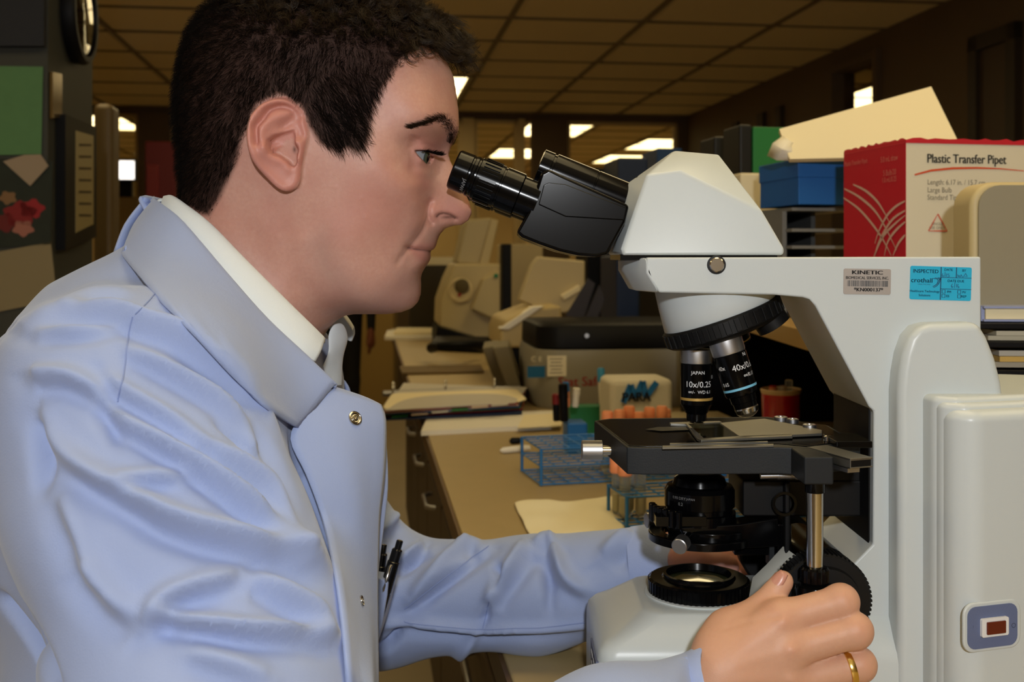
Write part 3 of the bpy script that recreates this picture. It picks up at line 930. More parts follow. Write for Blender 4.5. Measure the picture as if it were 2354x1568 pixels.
# --- stickers on the arm
def sticker(x0, y0, x1_, y1, tilt, m, name, label):
    Y = YN - .0004
    c = P((x0 + x1_) / 2, (y0 + y1) / 2, Y); w = px(x1_ - x0, Y); h = px(y1 - y0, Y)
    u = Vector((math.cos(tilt), 0, math.sin(tilt))); v = Vector((-math.sin(tilt), 0, math.cos(tilt)))
    pts = []
    r = .0012
    for (a, b_, s0) in ((w / 2 - r, h / 2 - r, 0), (r - w / 2, h / 2 - r, 90), (r - w / 2, r - h / 2, 180), (w / 2 - r, r - h / 2, 270)):
        for i in range(4):
            an = math.radians(s0 + 30 * i)
            pts.append(c + u * (a + r * math.cos(an)) + v * (b_ + r * math.sin(an)) + Vector((0, .0005, 0)))
    o = MB().prism(pts, (0, -.0005, 0)).build(name, m, stand, label=label)
    n = Vector((0, -1, 0))
    def at(fx, fy): return c + u * ((fx - .5) * w) + v * ((.5 - fy) * h) + n * .0001
    return o, at, u, v, w, h
so, at, u, v, w, h = sticker(1939, 618, 2048, 677, -.015, mat('silver_foil_label', (176, 168, 162), .35, .25), 'asset_label', 'silver foil asset label with a barcode')
t = MB(); text_on(t, 'KINETIC', at(.5, .15), u, v, h * .215, sx=1.52, bold=.00022); text_on(t, 'BIOMEDICAL SERVICES, INC.', at(.5, .36), u, v, h * .155, sx=.86, bold=.00006)
text_on(t, '*KN000137*', at(.53, .82), u, v, h * .2, sx=1.08, bold=.00016)
t.build('label_print', M['blackink'], stand)
t = MB(); xx = .08; rr = random.Random(3)
while xx < .93:
    ww = rr.choice((.006, .006, .012, .018)); t.add([at(xx, .46), at(xx + ww, .46), at(xx + ww, .69), at(xx, .69)], [(0, 1, 2, 3)]); xx += ww + rr.choice((.005, .007, .013))
t.build('barcode', mat('grey_ink', (70, 72, 76), .6), stand)
so, at, u, v, w, h = sticker(2092, 613, 2233, 690, -.03, mat('cyan_label_paper', (26, 170, 210), .55), 'inspection_label', 'bright blue inspection label')
t = MB()
text_on(t, 'INSPECTED', at(.25, .155), u, v, h * .155, sx=.98, bold=.00005); text_on(t, 'crothall', at(.19, .43), u, v, h * .19, sx=1.12, bold=.00005)
text_on(t, 'HEALTHCARE', at(.23, .545), u, v, h * .05, sx=1.2)
text_on(t, 'Healthcare Technology', at(.24, .75), u, v, h * .095, sx=1.0, bold=.00004); text_on(t, 'Solutions', at(.24, .87), u, v, h * .095, sx=1.0, bold=.00004)
text_on(t, 'DATE', at(.62, .09), u, v, h * .10, bold=.00004); text_on(t, 'BY', at(.875, .10), u, v, h * .10, bold=.00004); text_on(t, 'DATE DUE', at(.745, .42), u, v, h * .105, bold=.00004)
for i, (s1, fx, fy) in enumerate((('PM', .64, .75), ('PV', .885, .75), ('ES', .62, .875), ('REP', .88, .875))):
    text_on(t, s1, at(fx, fy), u, v, h * .10, bold=.00003)
def rect_line(x0, y0, x1_, y1, wd=.008):
    dx, dy = x1_ - x0, y1 - y0; L = math.hypot(dx, dy * .55) + 1e-9
    nx, ny = -dy / L * wd * .55, dx / L * wd
    t.add([at(x0 + nx, y0 + ny), at(x1_ + nx, y1 + ny), at(x1_ - nx, y1 - ny), at(x0 - nx, y0 - ny)], [(0, 1, 2, 3)])
rect_line(.5, .01, .5, .99); rect_line(.5, .32, 1, .32); rect_line(.5, .66, 1, .66); rect_line(.75, .01, .75, .32)
for (fx, fy) in ((.525, .69), (.78, .69), (.525, .82), (.78, .82)):
    for (a0, b0, a1, b1) in ((0, 0, .05, 0), (.05, 0, .05, .1), (.05, .1, 0, .1), (0, .1, 0, 0)): rect_line(fx + a0, fy + b0, fx + a1, fy + b1, .005)
for pl in (((.37, .36), (.44, .37), (.46, .42), (.44, .52), (.40, .58), (.37, .6)), ((.40, .34), (.47, .36), (.485, .43), (.46, .53), (.42, .6), (.38, .63)), ((.45, .33), (.49, .34), (.49, .4))):
    for a, b_ in zip(pl, pl[1:]): rect_line(*a, *b_, .008)
t.build('label_print', M['blueink'], stand)
t = MB()
for pl in (((.53, .20), (.515, .26), (.53, .30), (.55, .27), (.52, .26)), ((.565, .16), (.565, .30)), ((.59, .2), (.59, .3)), ((.64, .21), (.61, .21), (.615, .25), (.64, .26), (.63, .3), (.605, .3)),
           ((.77, .22), (.78, .29), (.795, .24), (.81, .3), (.83, .22), (.85, .3)), ((.86, .3), (.9, .18), (.93, .27), (.88, .27)),
           ((.69, .50), (.67, .57), (.685, .62), (.705, .59), (.675, .57)), ((.73, .46), (.725, .62)), ((.76, .5), (.755, .61)), ((.785, .5), (.775, .58), (.79, .62), (.805, .59), (.785, .57))):
    for a, b_ in zip(pl, pl[1:]):
        dx, dy = b_[0] - a[0], b_[1] - a[1]; L = math.hypot(dx, dy * .55) + 1e-9; nx, ny = -dy / L * .003, dx / L * .006
        t.add([at(a[0] + nx, a[1] + ny), at(b_[0] + nx, b_[1] + ny), at(b_[0] - nx, b_[1] - ny), at(a[0] - nx, a[1] - ny)], [(0, 1, 2, 3)])
t.build('handwriting', mat('ballpoint_ink', (24, 96, 140), .6), stand)
# ================================================================== the man at the microscope
def skin_material():
    m = bpy.data.materials.new('skin'); m.use_nodes = True
    nt = m.node_tree; b = nt.nodes['Principled BSDF']; L = nt.links.new
    b.inputs['Roughness'].default_value = .47
    b.inputs['Specular IOR Level'].default_value = .38
    b.inputs['Subsurface Weight'].default_value = .18
    b.inputs['Subsurface Radius'].default_value = (.008, .0028, .0014)
    b.inputs['Subsurface Scale'].default_value = 1.0
    tc = nt.nodes.new('ShaderNodeTexCoord')
    def noise(sc, det):
        n = nt.nodes.new('ShaderNodeTexNoise'); n.inputs['Scale'].default_value = sc; n.inputs['Detail'].default_value = det
        L(tc.outputs['Object'], n.inputs['Vector']); return n.outputs['Fac']
    def mix(fac, a, bcol, mode='MIX'):
        x = nt.nodes.new('ShaderNodeMix'); x.data_type = 'RGBA'; x.blend_type = mode
        if isinstance(fac, float): x.inputs['Factor'].default_value = fac
        else: L(fac, x.inputs['Factor'])
        for s, v in ((x.inputs['A'], a), (x.inputs['B'], bcol)):
            if isinstance(v, tuple): s.default_value = v
            else: L(v, s)
        return x.outputs['Result']
    def attr(n):
        a = nt.nodes.new('ShaderNodeAttribute'); a.attribute_name = n; return a.outputs['Fac']
    def rng(f, a, b_, c, d):
        r = nt.nodes.new('ShaderNodeMapRange'); r.inputs[1].default_value = a; r.inputs[2].default_value = b_; r.inputs[3].default_value = c; r.inputs[4].default_value = d
        L(f, r.inputs[0]); return r.outputs[0]
    base = mix(rng(noise(38, 5), .35, .68, 0, 1), (.575, .32, .25, 1), (.525, .262, .205, 1))
    base = mix(rng(noise(420, 2), .3, .75, 0, .35), base, (.46, .215, .165, 1))
    base = mix(attr('blush'), base, (.55, .225, .18, 1))
    base = mix(attr('stubble'), base, (.33, .215, .18, 1))
    base = mix(attr('tan'), base, (.66, .375, .225, 1))
    base = mix(attr('lip_and_shade'), base, (.46, .19, .165, 1))  # lip colour, and the painted shade round the eye
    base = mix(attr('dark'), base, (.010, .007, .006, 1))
    L(base, b.inputs['Base Color'])
    L(rng(attr('dark'), 0, .7, .38, .02), b.inputs['Specular IOR Level'])
    L(rng(attr('dark'), 0, .7, .18, 0), b.inputs['Subsurface Weight'])
    bp = nt.nodes.new('ShaderNodeBump'); bp.inputs['Strength'].default_value = .14; bp.inputs['Distance'].default_value = .0008
    L(noise(1500, 3), bp.inputs['Height']); L(bp.outputs['Normal'], b.inputs['Normal'])
    return m
SKIN = skin_material()

# ---- head and neck ------------------------------------------------------------------
def C(x, y, h):
    """world (X, Z) of a facial point seen at pixel (x, y) that lies h metres to the near side of the middle plane"""
    d = (YC - h) / F
    return ((x - CX) * d, CZ + (HY - y) * d)

prof = [(1010, 100, 0), (1027, 141, 0), (1042, 173, 0), (1050, 221, 0), (1055, 269, 0), (1055, 296, 0), (1047, 318, 0), (1036, 338, 0), (1032, 356, 0), (1036, 371, 0), (1045, 388, 0), (1057, 415, 0),
        (1071, 446, 0), (1082, 472, 0), (1085, 489, 0), (1078, 506, 0), (1062, 517, 0), (1040, 520, 0), (1022, 526, 0), (1010, 541, 0), (1004, 556, 0), (1002, 566, 0), (997, 573, 0), (989, 577, 0),
        (989, 582, 0), (990, 591, 0), (986, 602, 0), (977, 614, 0), (969, 628, 0), (966, 641, 0), (967, 658, 0), (967, 675, 0), (961, 694, 0), (947, 709, 0), (922, 718, 0), (888, 722, 0), (850, 722, 0),
        (815, 722, 0), (792, 726, 0), (772, 738, 0), (752, 757, 0), (740, 775, 0), (732, 800, 0), (726, 830, 0), (715, 880, 0), (560, 980, 0), (330, 860, 0), (330, 760, 0), (352, 660, 0), (385, 560, 0), (412, 480, .01), (416, 420, .015),
        (408, 350, .02), (398, 270, .022), (398, 200, .022), (408, 130, .02), (430, 70, .018), (465, 20, .015), (520, -15, .01), (600, -38, 0), (690, -48, 0), (780, -40, 0), (860, -15, 0), (930, 22, 0), (975, 58, 0)]
prof = [C(*p) for p in prof]
HG = .001
gx = np.arange(-.29, -.018, HG); gz = np.arange(CZ - .125, CZ + .215, HG)
GX, GZ = np.meshgrid(gx, gz, indexing='ij')
d2 = signed_dist(GX, GZ, prof)
# smooth bulge inside the profile (Poisson), then scaled to hit known half widths
inside = d2 > 0
phi = np.where(inside, np.minimum(d2, .05) * .06, 0.0)
par = (np.add.outer(np.arange(len(gx)), np.arange(len(gz))) % 2).astype(bool)
mr = inside & par; mb_ = inside & ~par
om = 1.96
for it in range(420):
    for m_ in (mr, mb_):
        nb4 = np.zeros_like(phi)
        nb4[1:-1, 1:-1] = (phi[2:, 1:-1] + phi[:-2, 1:-1] + phi[1:-1, 2:] + phi[1:-1, :-2] + HG * HG) / 4
        phi = np.where(m_, phi + om * (nb4 - phi), phi)
phi = np.maximum(phi, 0)
ctl = [  # pixel x, y, half width in cm
    (1030, 230, 2.6), (1000, 215, 4.2), (960, 200, 5.4), (900, 190, 6.2), (1000, 150, 3.2), (960, 110, 4.6), (1040, 285, 1.9), (1015, 292, 3.6), (985, 295, 4.7), (950, 300, 5.5), (910, 300, 6.1),
    (1024, 350, .85), (1012, 352, 1.5), (1000, 395, 2.3), (1015, 395, 1.55), (1028, 385, 1.0), (930, 350, 5.4), (900, 350, 6.2), (945, 330, 5.05), (985, 330, 3.75), (1008, 332, 2.6), (975, 385, 3.85), (950, 385, 4.75),
    (1040, 415, 1.0), (1020, 425, 1.55), (1000, 430, 2.4), (985, 430, 3.3), (965, 425, 4.5), (940, 420, 5.4), (1058, 455, 1.1), (1040, 460, 1.45), (1015, 465, 1.85), (992, 470, 2.35), (970, 470, 3.7),
    (1072, 485, 1.0), (1050, 490, 1.45), (1020, 492, 1.95), (998, 490, 2.05), (980, 500, 2.7), (1060, 508, .85), (1035, 512, 1.2), (1008, 512, 1.75), (990, 525, 2.0), (965, 510, 3.4),
    (1000, 550, 1.2), (985, 550, 2.05), (965, 555, 2.75), (945, 565, 3.3), (992, 566, 1.3), (980, 590, 1.75), (965, 592, 2.35), (950, 600, 3.0), (930, 580, 3.9), (970, 615, 1.75), (955, 630, 2.35), (935, 625, 3.5),
    (958, 665, 1.5), (945, 690, 1.9), (935, 665, 2.7), (915, 700, 2.6), (915, 650, 3.75), (890, 690, 3.6), (880, 630, 4.7), (860, 695, 4.0), (850, 660, 4.9), (820, 690, 4.6), (800, 640, 5.6),
    (930, 450, 5.45), (900, 400, 6.35), (860, 350, 6.75), (860, 420, 6.6), (900, 470, 5.65), (880, 520, 5.5), (900, 560, 4.65), (860, 580, 5.3), (800, 480, 6.5), (800, 560, 6.2), (740, 450, 6.75), (740, 540, 6.35), (700, 560, 6.15), (740, 610, 5.75), (760, 670, 5.0),
    (690, 640, 5.6), (720, 700, 4.7), (740, 730, 3.2), (650, 600, 5.75), (600, 560, 5.8), (560, 540, 5.75), (500, 500, 5.5), (450, 480, 4.6), (640, 700, 5.9), (550, 640, 6.1), (450, 600, 5.6), (400, 620, 4.3), (600, 780, 6.2), (450, 740, 6.4), (680, 780, 4.6), (560, 880, 6.0),
    (640, 330, 7.15), (740, 330, 7.0), (560, 300, 7.3), (600, 200, 7.6), (600, 120, 7.55), (700, 120, 7.5), (800, 130, 7.05), (880, 130, 6.3), (880, 60, 5.4), (800, 40, 6.2), (700, 40, 6.7), (600, 50, 6.9), (520, 80, 6.6), (700, 0, 5.3), (600, 5, 5.3), (800, 5, 4.6),
    (500, 250, 7.0), (450, 250, 6.0), (450, 150, 5.4), (480, 380, 6.1), (440, 400, 4.7), (560, 400, 6.5), (620, 440, 6.4), (700, 420, 6.75), (800, 250, 6.75), (860, 250, 6.4), (700, 230, 7.25)]
cp = np.array([C(x, y, h / 100) for x, y, h in ctl]); ch = np.array([h / 100 for _, _, h in ctl])
def bil(A, x, z):
    i = np.clip((x - gx[0]) / HG, 0, len(gx) - 1.001); k = np.clip((z - gz[0]) / HG, 0, len(gz) - 1.001)
    i0 = i.astype(int); k0 = k.astype(int); fi = i - i0; fk = k - k0
    return (A[i0, k0] * (1 - fi) + A[i0 + 1, k0] * fi) * (1 - fk) + (A[i0, k0 + 1] * (1 - fi) + A[i0 + 1, k0 + 1] * fi) * fk
pv = np.maximum(bil(phi, cp[:, 0], cp[:, 1]), 2e-6)
lq = np.log(ch ** 2 / pv)
def tps_fit(p, v, reg):
    n = len(p); d = np.linalg.norm(p[:, None] - p[None], axis=2) / .1
    K = np.where(d > 0, d * d * np.log(d + 1e-12), 0) + reg * np.eye(n)
    A = np.zeros((n + 3, n + 3)); A[:n, :n] = K; A[:n, n] = 1; A[:n, n + 1:] = p; A[n, :n] = 1; A[n + 1:, :n] = p.T
    return np.linalg.solve(A, np.concatenate([v, np.zeros(3)]))
cf = tps_fit(cp, lq, .004)
lQ = cf[-3] + cf[-2] * GX + cf[-1] * GZ
for w_, (a, b) in zip(cf, cp):
    d = ((GX - a) ** 2 + (GZ - b) ** 2) / .01
    lQ += w_ * .5 * np.where(d > 0, d * np.log(d + 1e-18), 0)
G = phi * np.exp(np.clip(lQ, -12, 9))
H = np.sqrt(np.maximum(G, 0))

def stroke(pts, amp, w, side=0.0):
    """raise (or carve, amp < 0) along a polyline of (px, py, half width cm)"""
    global H
    q = [C(x, y, h / 100) for x, y, h in pts]
    q = catmull(q, 5)
    d = seg_dist(GX, GZ, q)
    fade = np.clip(H / .006, 0, 1)
    H = H + amp * np.exp(-(d / w) ** 2) * fade
def spot(x, y, h, amp, w, w2=None):
    global H
    cx_, cz0 = C(x, y, h / 100)
    H = H + amp * np.exp(-((GX - cx_) / w) ** 2 - ((GZ - cz0) / (w2 or w)) ** 2) * np.clip(H / .006, 0, 1)
# brow ridge, socket, cheek bone, folds
stroke([(945, 292, 5.4), (985, 284, 4.7), (1020, 282, 3.4), (1040, 296, 2)], .0016, .008)
stroke([(935, 330, 5.6), (958, 322, 5), (990, 318, 4), (1014, 328, 2.6)], -.0032, .0050)
stroke([(1010, 345, 2.2), (1012, 372, 1.9), (1004, 398, 2.2)], -.0022, .004)
stroke([(1000, 405, 2.4), (990, 440, 3.0), (982, 470, 2.9)], -.0012, .005)
stroke([(948, 395, 4.9), (968, 408, 4.2), (988, 412, 3.2)], -.0014, .0032)
stroke([(932, 372, 5.2), (952, 398, 4.8), (972, 418, 4.0), (984, 445, 3.3)], -.0020, .0065)
stroke([(938, 345, 5.2), (950, 364, 4.8), (968, 382, 4.3), (988, 388, 3.5)], -.0010, .0024)
stroke([(983, 470, 2.6), (982, 495, 2.4), (972, 525, 2.9), (955, 550, 3.1), (938, 570, 3.4)], -.0030, .0026)
stroke([(965, 480, 3.8), (955, 520, 3.8), (930, 555, 4)], .0024, .008)
stroke([(940, 570, 3.3), (928, 583, 3.8), (914, 604, 4.2)], -.0017, .0020)
stroke([(938, 569, 3.3), (955, 573, 2.8), (975, 575, 2.1), (991, 577, 1)], -.0030, .0012)
stroke([(950, 560, 3.0), (975, 564, 2.2), (996, 566, 1)], .0010, .003)
stroke([(955, 590, 2.8), (975, 590, 2.0), (988, 590, 1)], .0011, .0035)
stroke([(940, 620, 3.2), (955, 625, 2.4), (967, 634, 1)], -.0012, .0045)
# nostril wing: groove behind it, hole beneath
stroke([(990, 462, 2.3), (982, 478, 2.4), (983, 497, 2.3), (992, 512, 2.1)], -.0032, .0018)
spot(1003, 489, 2.0, .0016, .0048, .0050)
stroke([(1005, 497, 2), (1016, 491, 1.9), (1032, 493, 1.6), (1048, 503, 1.2)], -.0026, .0013)
stroke([(1012, 503, 1.7), (1028, 502, 1.5), (1042, 507, 1.2)], -.0020, .0026)
spot(1066, 488, 1.0, .0006, .006)
# jaw line against the neck
stroke([(690, 560, 6.3), (720, 640, 5.7), (770, 690, 5), (840, 708, 3.8)], .0014, .009)
stroke([(690, 660, 5.7), (730, 720, 4.6), (775, 728, 2.5)], -.002, .010)
stroke([(600, 500, 6.2), (660, 620, 5.8), (715, 745, 4.0)], .0012, .009)     # neck muscle
for (x, y, h) in ((772, 431, 6.6), (831, 458, 6.1), (886, 466, 5.7), (842, 500, 5.9), (640, 545, 6.0), (930, 340, 5.6)):
    spot(x, y, h, .0005, .0012)

# eye: lids over the ball, opening between them
eye_c = C(951, 357, .031); eye_h = .031; eye_r = .0122
rr2 = (GX - eye_c[0]) ** 2 + (GZ - eye_c[1]) ** 2
ball = eye_h + np.sqrt(np.maximum((eye_r + .0019) ** 2 - rr2, 0))
near_eye = rr2 < (eye_r + .0018) ** 2
lid_h = np.where(near_eye, ball, 0)
blend = np.clip((eye_r * 1.02 - np.sqrt(rr2)) / .004, 0, 1)
# keep the skin a lid's thickness above the ball towards the front, leave the outer side to the cheek
front = np.clip((GX - eye_c[0] + .002) / .006, 0, 1) * blend
H = H * (1 - front) + np.maximum(np.minimum(H, lid_h + .0006), lid_h) * front
stroke([(938, 338, 5.1), (955, 333, 4.9), (980, 331, 4.1), (998, 338, 3.1)], -.0011, .0011)      # crease of the upper lid
opening = [C(x, y, h) for x, y, h in ((954, 347.5, .0455), (967, 347.5, .043), (982, 349.5, .0385), (993, 353, .033), (992, 363, .033), (986, 373, .036), (980, 374, .038), (970, 366, .042), (961, 356, .044))]
od = signed_dist(GX, GZ, opening)
H = H - np.clip((od + .0004) / .0009, 0, 1) * .0060
rim = np.exp(-((od + .0009) / .0007) ** 2)
H = H + rim * .0007

# dark print on the skin under the hair, beard shadow, colour of lips and ear
hairline = [(1030, 133), (1008, 118), (985, 104), (955, 112), (918, 140), (893, 184), (868, 218), (852, 265), (850, 310), (838, 345), (822, 352), (800, 340), (775, 352), (752, 340), (735, 330), (712, 292), (690, 240), (640, 215), (590, 240), (572, 285), (556, 318), (550, 345), (543, 374), (524, 414),
            (505, 455), (480, 495), (455, 490), (440, 480), (395, 470), (330, 470), (330, -120), (1060, -120), (1060, 100)]
def project(V):
    """pixel of world points; far side points are folded to the near side first"""
    Yn = YC - np.abs(YC - V[:, 1])
    return CX + V[:, 0] / Yn * F, HY - (V[:, 2] - CZ) / Yn * F

# volume
qy = np.arange(-.103, .1075, HG, dtype=np.float32)
H32 = np.where(d2 > -.004, np.minimum(H ** 2, np.maximum(d2, 0) * .30), 0) + np.minimum(d2, 0) * .10
Gf = H32.astype(np.float32)[:, None, :]; Hs = np.sqrt(np.maximum(Gf, 0))
Q_ = np.abs(qy)[None, :, None]
Fd = (Q_ ** 2 - Gf) / (Q_ + Hs + .004)

# ---- ear, as its own thin slab fused to the head
def E(x, y): return C(x, y, .079)
ear_out = [E(*p) for p in ((573, 309), (574, 287), (582, 267), (597, 246), (617, 232), (640, 225), (661, 227), (680, 240), (694, 260), (702, 283), (708, 310), (700, 335), (692, 360), (688, 385), (686, 405), (681, 424), (670, 434), (652, 439), (633, 430), (613, 410), (595, 389), (583, 368), (576, 345), (573, 325))]
ear_out = [tuple(p) for p in catmull(ear_out + [ear_out[0]], 4)[:-1]]
ed = signed_dist(GX, GZ, ear_out)
e0 = E(700, 330)
back = np.clip((e0[0] - GX) / .036, -.3, 1.2)
Hear = .0700 + .0175 * back - .004 * np.clip((CZ + .055 - GZ) / .03, -1, 1) * 0
lo_l = E(650, 420)
Hear -= .006 * np.exp(-((GZ - lo_l[1]) / .012) ** 2) * np.clip(back, 0, 1)
def epath(pts, amp, w):
    global Hear
    d = seg_dist(GX, GZ, catmull([E(*p) for p in pts], 5))
    Hear = Hear + amp * np.exp(-(d / w) ** 2)
rim_in = np.exp(-((ed - .0026) / .0024) ** 2)
upper = 1 / (1 + np.exp(-(GZ - E(640, 385)[1]) / .004))
Hear += .0022 * rim_in * (.35 + .65 * upper) * 1.3                                            # helix
epath([(594, 330), (592, 300), (594, 290), (606, 275), (618, 254), (637, 244), (655, 244), (670, 251), (680, 266)], -.0046, .0019)
epath([(605, 350), (604, 310), (616, 285), (640, 270), (662, 262)], .0028, .0038)           # antihelix
epath([(648, 290), (668, 272), (679, 266)], -.0026, .0030)
epath([(625, 330), (645, 320), (672, 305)], .0008, .0030)
concha = [E(*p) for p in ((672, 297), (646, 304), (627, 311), (615, 323), (613, 338), (621, 353), (640, 360), (655, 370), (665, 381), (674, 382), (681, 372), (679, 352), (679, 338), (676, 318))]
cdist = signed_dist(GX, GZ, concha)
bowl = np.clip((cdist + .0006) / .0030, 0, 1); bowl = bowl * bowl * (3 - 2 * bowl)
Hear -= .0115 * bowl
epath([(620, 338), (640, 332), (660, 328), (676, 326)], .0042, .0028)                      # crus across the bowl
epath([(612, 345), (616, 360), (634, 368), (650, 374), (660, 388)], .0014, .0028)             # antitragus
epath([(686, 325), (689, 345), (687, 365)], .0026, .0030)                                     # tragus
cx_, cz0 = E(676, 345)
Hear -= .008 * np.exp(-((GX - cx_) / .0016) ** 2 - ((GZ - cz0) / .0028) ** 2)
epath([(640, 412), (660, 412)], .0014, .009)
ext = np.abs(qy)[None, :, None] - Hear.astype(np.float32)[:, None, :]
edf = -ed.astype(np.float32)[:, None, :]
thick = np.float32(.0036)
mid = np.abs(ext + thick) - thick
rr_ = np.float32(.0022)
slab = np.minimum(np.maximum(mid + rr_, edf + rr_), 0) + np.sqrt(np.maximum(mid + rr_, 0) ** 2 + np.maximum(edf + rr_, 0) ** 2) - rr_
slab = np.where(np.abs(qy)[None, :, None] > .05, slab, 1.0)
Fd = smin(Fd, slab, np.float32(.0022))
del slab, mid, ext, edf
V, Q = surface_nets(Fd[:, ::-1, :], (0, 0, 0), 1.0)
del Fd
V = V * HG
V = relax(V, Q, 2, .45)
head_V = np.stack([gx[0] + V[:, 0], YC - (-qy[-1]) * -1 + V[:, 1], gz[0] + V[:, 2]], 1)
head_V[:, 1] = (YC - qy[-1]) + V[:, 1]
head_Q = Q
keep_q = head_V[head_Q].mean(1)[:, 2] > CZ - .118
head_Q = head_Q[keep_q]
head_N = vert_normals(head_V, head_Q)
_f = head_V[head_Q[0]]; 
if (head_N[np.argmax(head_V[:, 2])][2]) < 0:
    head_Q = head_Q[:, ::-1]; head_N = -head_N
hpx, hpy = project(head_V)
def soft(poly_, w):
    return np.clip(signed_dist(hpx, hpy, poly_) / w + .5, 0, 1)
ear_px = [(573, 309), (582, 267), (617, 232), (661, 227), (694, 260), (702, 300), (690, 360), (686, 405), (670, 434), (633, 430), (595, 389), (576, 345)]
is_ear = (np.abs(head_V[:, 1] - YC) > .0715) & (signed_dist(hpx, hpy, ear_px) > -6)
at_dark = soft(hairline, 14) * (~is_ear) * .93
at_dark = np.maximum(at_dark, .0)
beard = [(945, 535), (1003, 528), (1003, 562), (935, 562), (925, 590), (965, 640), (967, 690), (930, 722), (800, 722), (730, 640), (715, 560), (745, 520), (770, 600), (850, 660), (900, 640), (920, 575)]
at_st = soft(beard, 46) * .34
at_bl = np.clip(is_ear * .75 + .5 * soft([(985, 465), (1085, 465), (1090, 510), (985, 515)], 40) + .45 * np.exp(-((hpx - 850) / 90) ** 2 - ((hpy - 480) / 70) ** 2), 0, 1)
lips = [(938, 569), (965, 560), (1003, 560), (1005, 570), (992, 600), (975, 603), (955, 592)]
at_lip_shade = soft(lips, 12) * .55
socket_shade = np.exp(-((hpx - 985) / 34) ** 2 - ((hpy - 345) / 34) ** 2) * .75 + .45 * np.exp(-(seg_dist(hpx, hpy, [(940, 380), (962, 402), (980, 425)]) / 16) ** 2)  # shade of the eye socket and below the eye, put into skin colour
at_lip_shade = np.maximum(at_lip_shade, socket_shade)
nostril_shade = np.exp(-((hpx - 1030) / 16) ** 2 - ((hpy - 499) / 4) ** 2) + 1.3 * np.exp(-(seg_dist(hpx, hpy, [(1004, 498), (1010, 492), (1020, 490), (1034, 493), (1046, 501)]) / 2.0) ** 2)  # shade inside the nostril, painted on the skin
lash_and_crease_shade = np.exp(-(seg_dist(hpx, hpy, [(955, 346), (967, 345.5), (982, 347.5), (997, 352), (1006, 355)]) / 2.6) ** 2) + .6 * np.exp(-(seg_dist(hpx, hpy, [(960, 357), (971, 368), (981, 376), (988, 375)]) / 1.6) ** 2) + .9 * np.exp(-((hpx - 677) / 4) ** 2 - ((hpy - 344) / 7) ** 2)  # lash lines, plus shade of the ear canal put into the colour
lash_and_crease_shade = np.clip(lash_and_crease_shade + .75 * np.exp(-(seg_dist(hpx, hpy, [(938, 569.5), (955, 573), (975, 575.5), (992, 577.5)]) / 1.8) ** 2) + .30 * np.exp(-(seg_dist(hpx, hpy, [(985, 470), (981, 496), (970, 526), (953, 551), (937, 571), (924, 588)]) / 2.2) ** 2), 0, 1)  # painted shade along the mouth line and the cheek fold
at_dark = np.maximum(at_dark, np.maximum(np.clip(nostril_shade, 0, 1) * .6, lash_and_crease_shade * .8))

# ---- hands ---------------------------------------------------------------------------
def sdf_mesh(prims, lo, hi, h, k, it=1):
    ax, Gd = grid(lo, hi, h)
    D = None
    for (fn_, kk_) in prims:
        d = fn_(Gd).astype(np.float32)
        D = d if D is None else smin(D, d, np.float32(kk_ or k))
    V, Q = surface_nets(D, (ax[0][0], ax[1][0], ax[2][0]), h)
    V = relax(V, Q, it, .4)
    c = V.mean(0)
    return V, Q, ax
def cone(a, b, ra, rb, sc=(1, 1, 1)):
    return lambda Gd: d_cone(Gd, a, b, ra, rb, sc)
def HP(x, y, Y): return tuple(P(x, y, Y))
# near hand: knuckle row runs down to the right, fingers curl behind the focus knob
W1, W2 = (1640, 1560, .684), (1650, 1640, .690)
fing = [  # mcp, pip, dip, tip, radii
    ((1795, 1424, .694), (1934, 1383, .693), (1925, 1392, .722), (1890, 1400, .738), (.0112, .0099, .0083, .0066)),
    ((1812, 1492, .688), (1964, 1450, .687), (1962, 1456, .718), (1930, 1462, .738), (.0117, .0103, .0087, .0068)),
    ((1812, 1566, .688), (1974, 1528, .690), (1972, 1530, .718), (1940, 1535, .736), (.0112, .0098, .0084, .0066)),
    ((1800, 1640, .694), (1935, 1616, .697), (1930, 1612, .718), (1905, 1610, .732), (.0100, .0084, .0073, .0060))]
pr = []
for i, (m_, p_, d_, t_, r_) in enumerate(fing):
    w_ = (1650 + 6 * i, 1525 + 42 * i, .690)
    pr.append((cone(HP(*w_), HP(*m_), .0150, .0125), .009))
for i in range(3):       # fill of the back of the hand
    a = fing[i]; b = fing[i + 1]
    mid_m = tuple((np.array(a[0]) + np.array(b[0])) / 2 + np.array((-26, 0, .003)))
    pr.append((cone(HP(1665, 1545 + 40 * i, .693), HP(*mid_m), .0150, .0115), .010))
pr.append((cone(HP(1560, 1655, .684), HP(1665, 1570, .690), .0215, .0195, (1, .8, 1)), .014))
pr.append((cone(HP(1648, 1480, .700), HP(1672, 1446, .706), .0125, .0115), .012))          # base of the thumb
pr.append((cone(HP(1668, 1452, .705), HP(1752, 1398, .709), .0118, .0092), .008))
pr.append((cone(HP(1752, 1398, .709), HP(1797, 1340, .711), .0092, .0066), .003))
pr.append((cone(HP(1775, 1375, .7085), HP(1800, 1335, .711), .0078, .0062, (1, .85, 1)), .003))
pr.append((cone(HP(1690, 1470, .705), HP(1790, 1430, .705), .011, .0085), .010))             # web
palm_i = len(pr)
ax_, Gd_ = grid(tuple(np.array(HP(1540, 1480, .64)) * 0 + np.array((.085, .660, CZ - .318))), (.262, .758, CZ - .198), .0012)
D = None
for fn_, kk_ in pr:
    d = fn_(Gd_).astype(np.float32); D = d if D is None else smin(D, d, np.float32(kk_))
FD = None
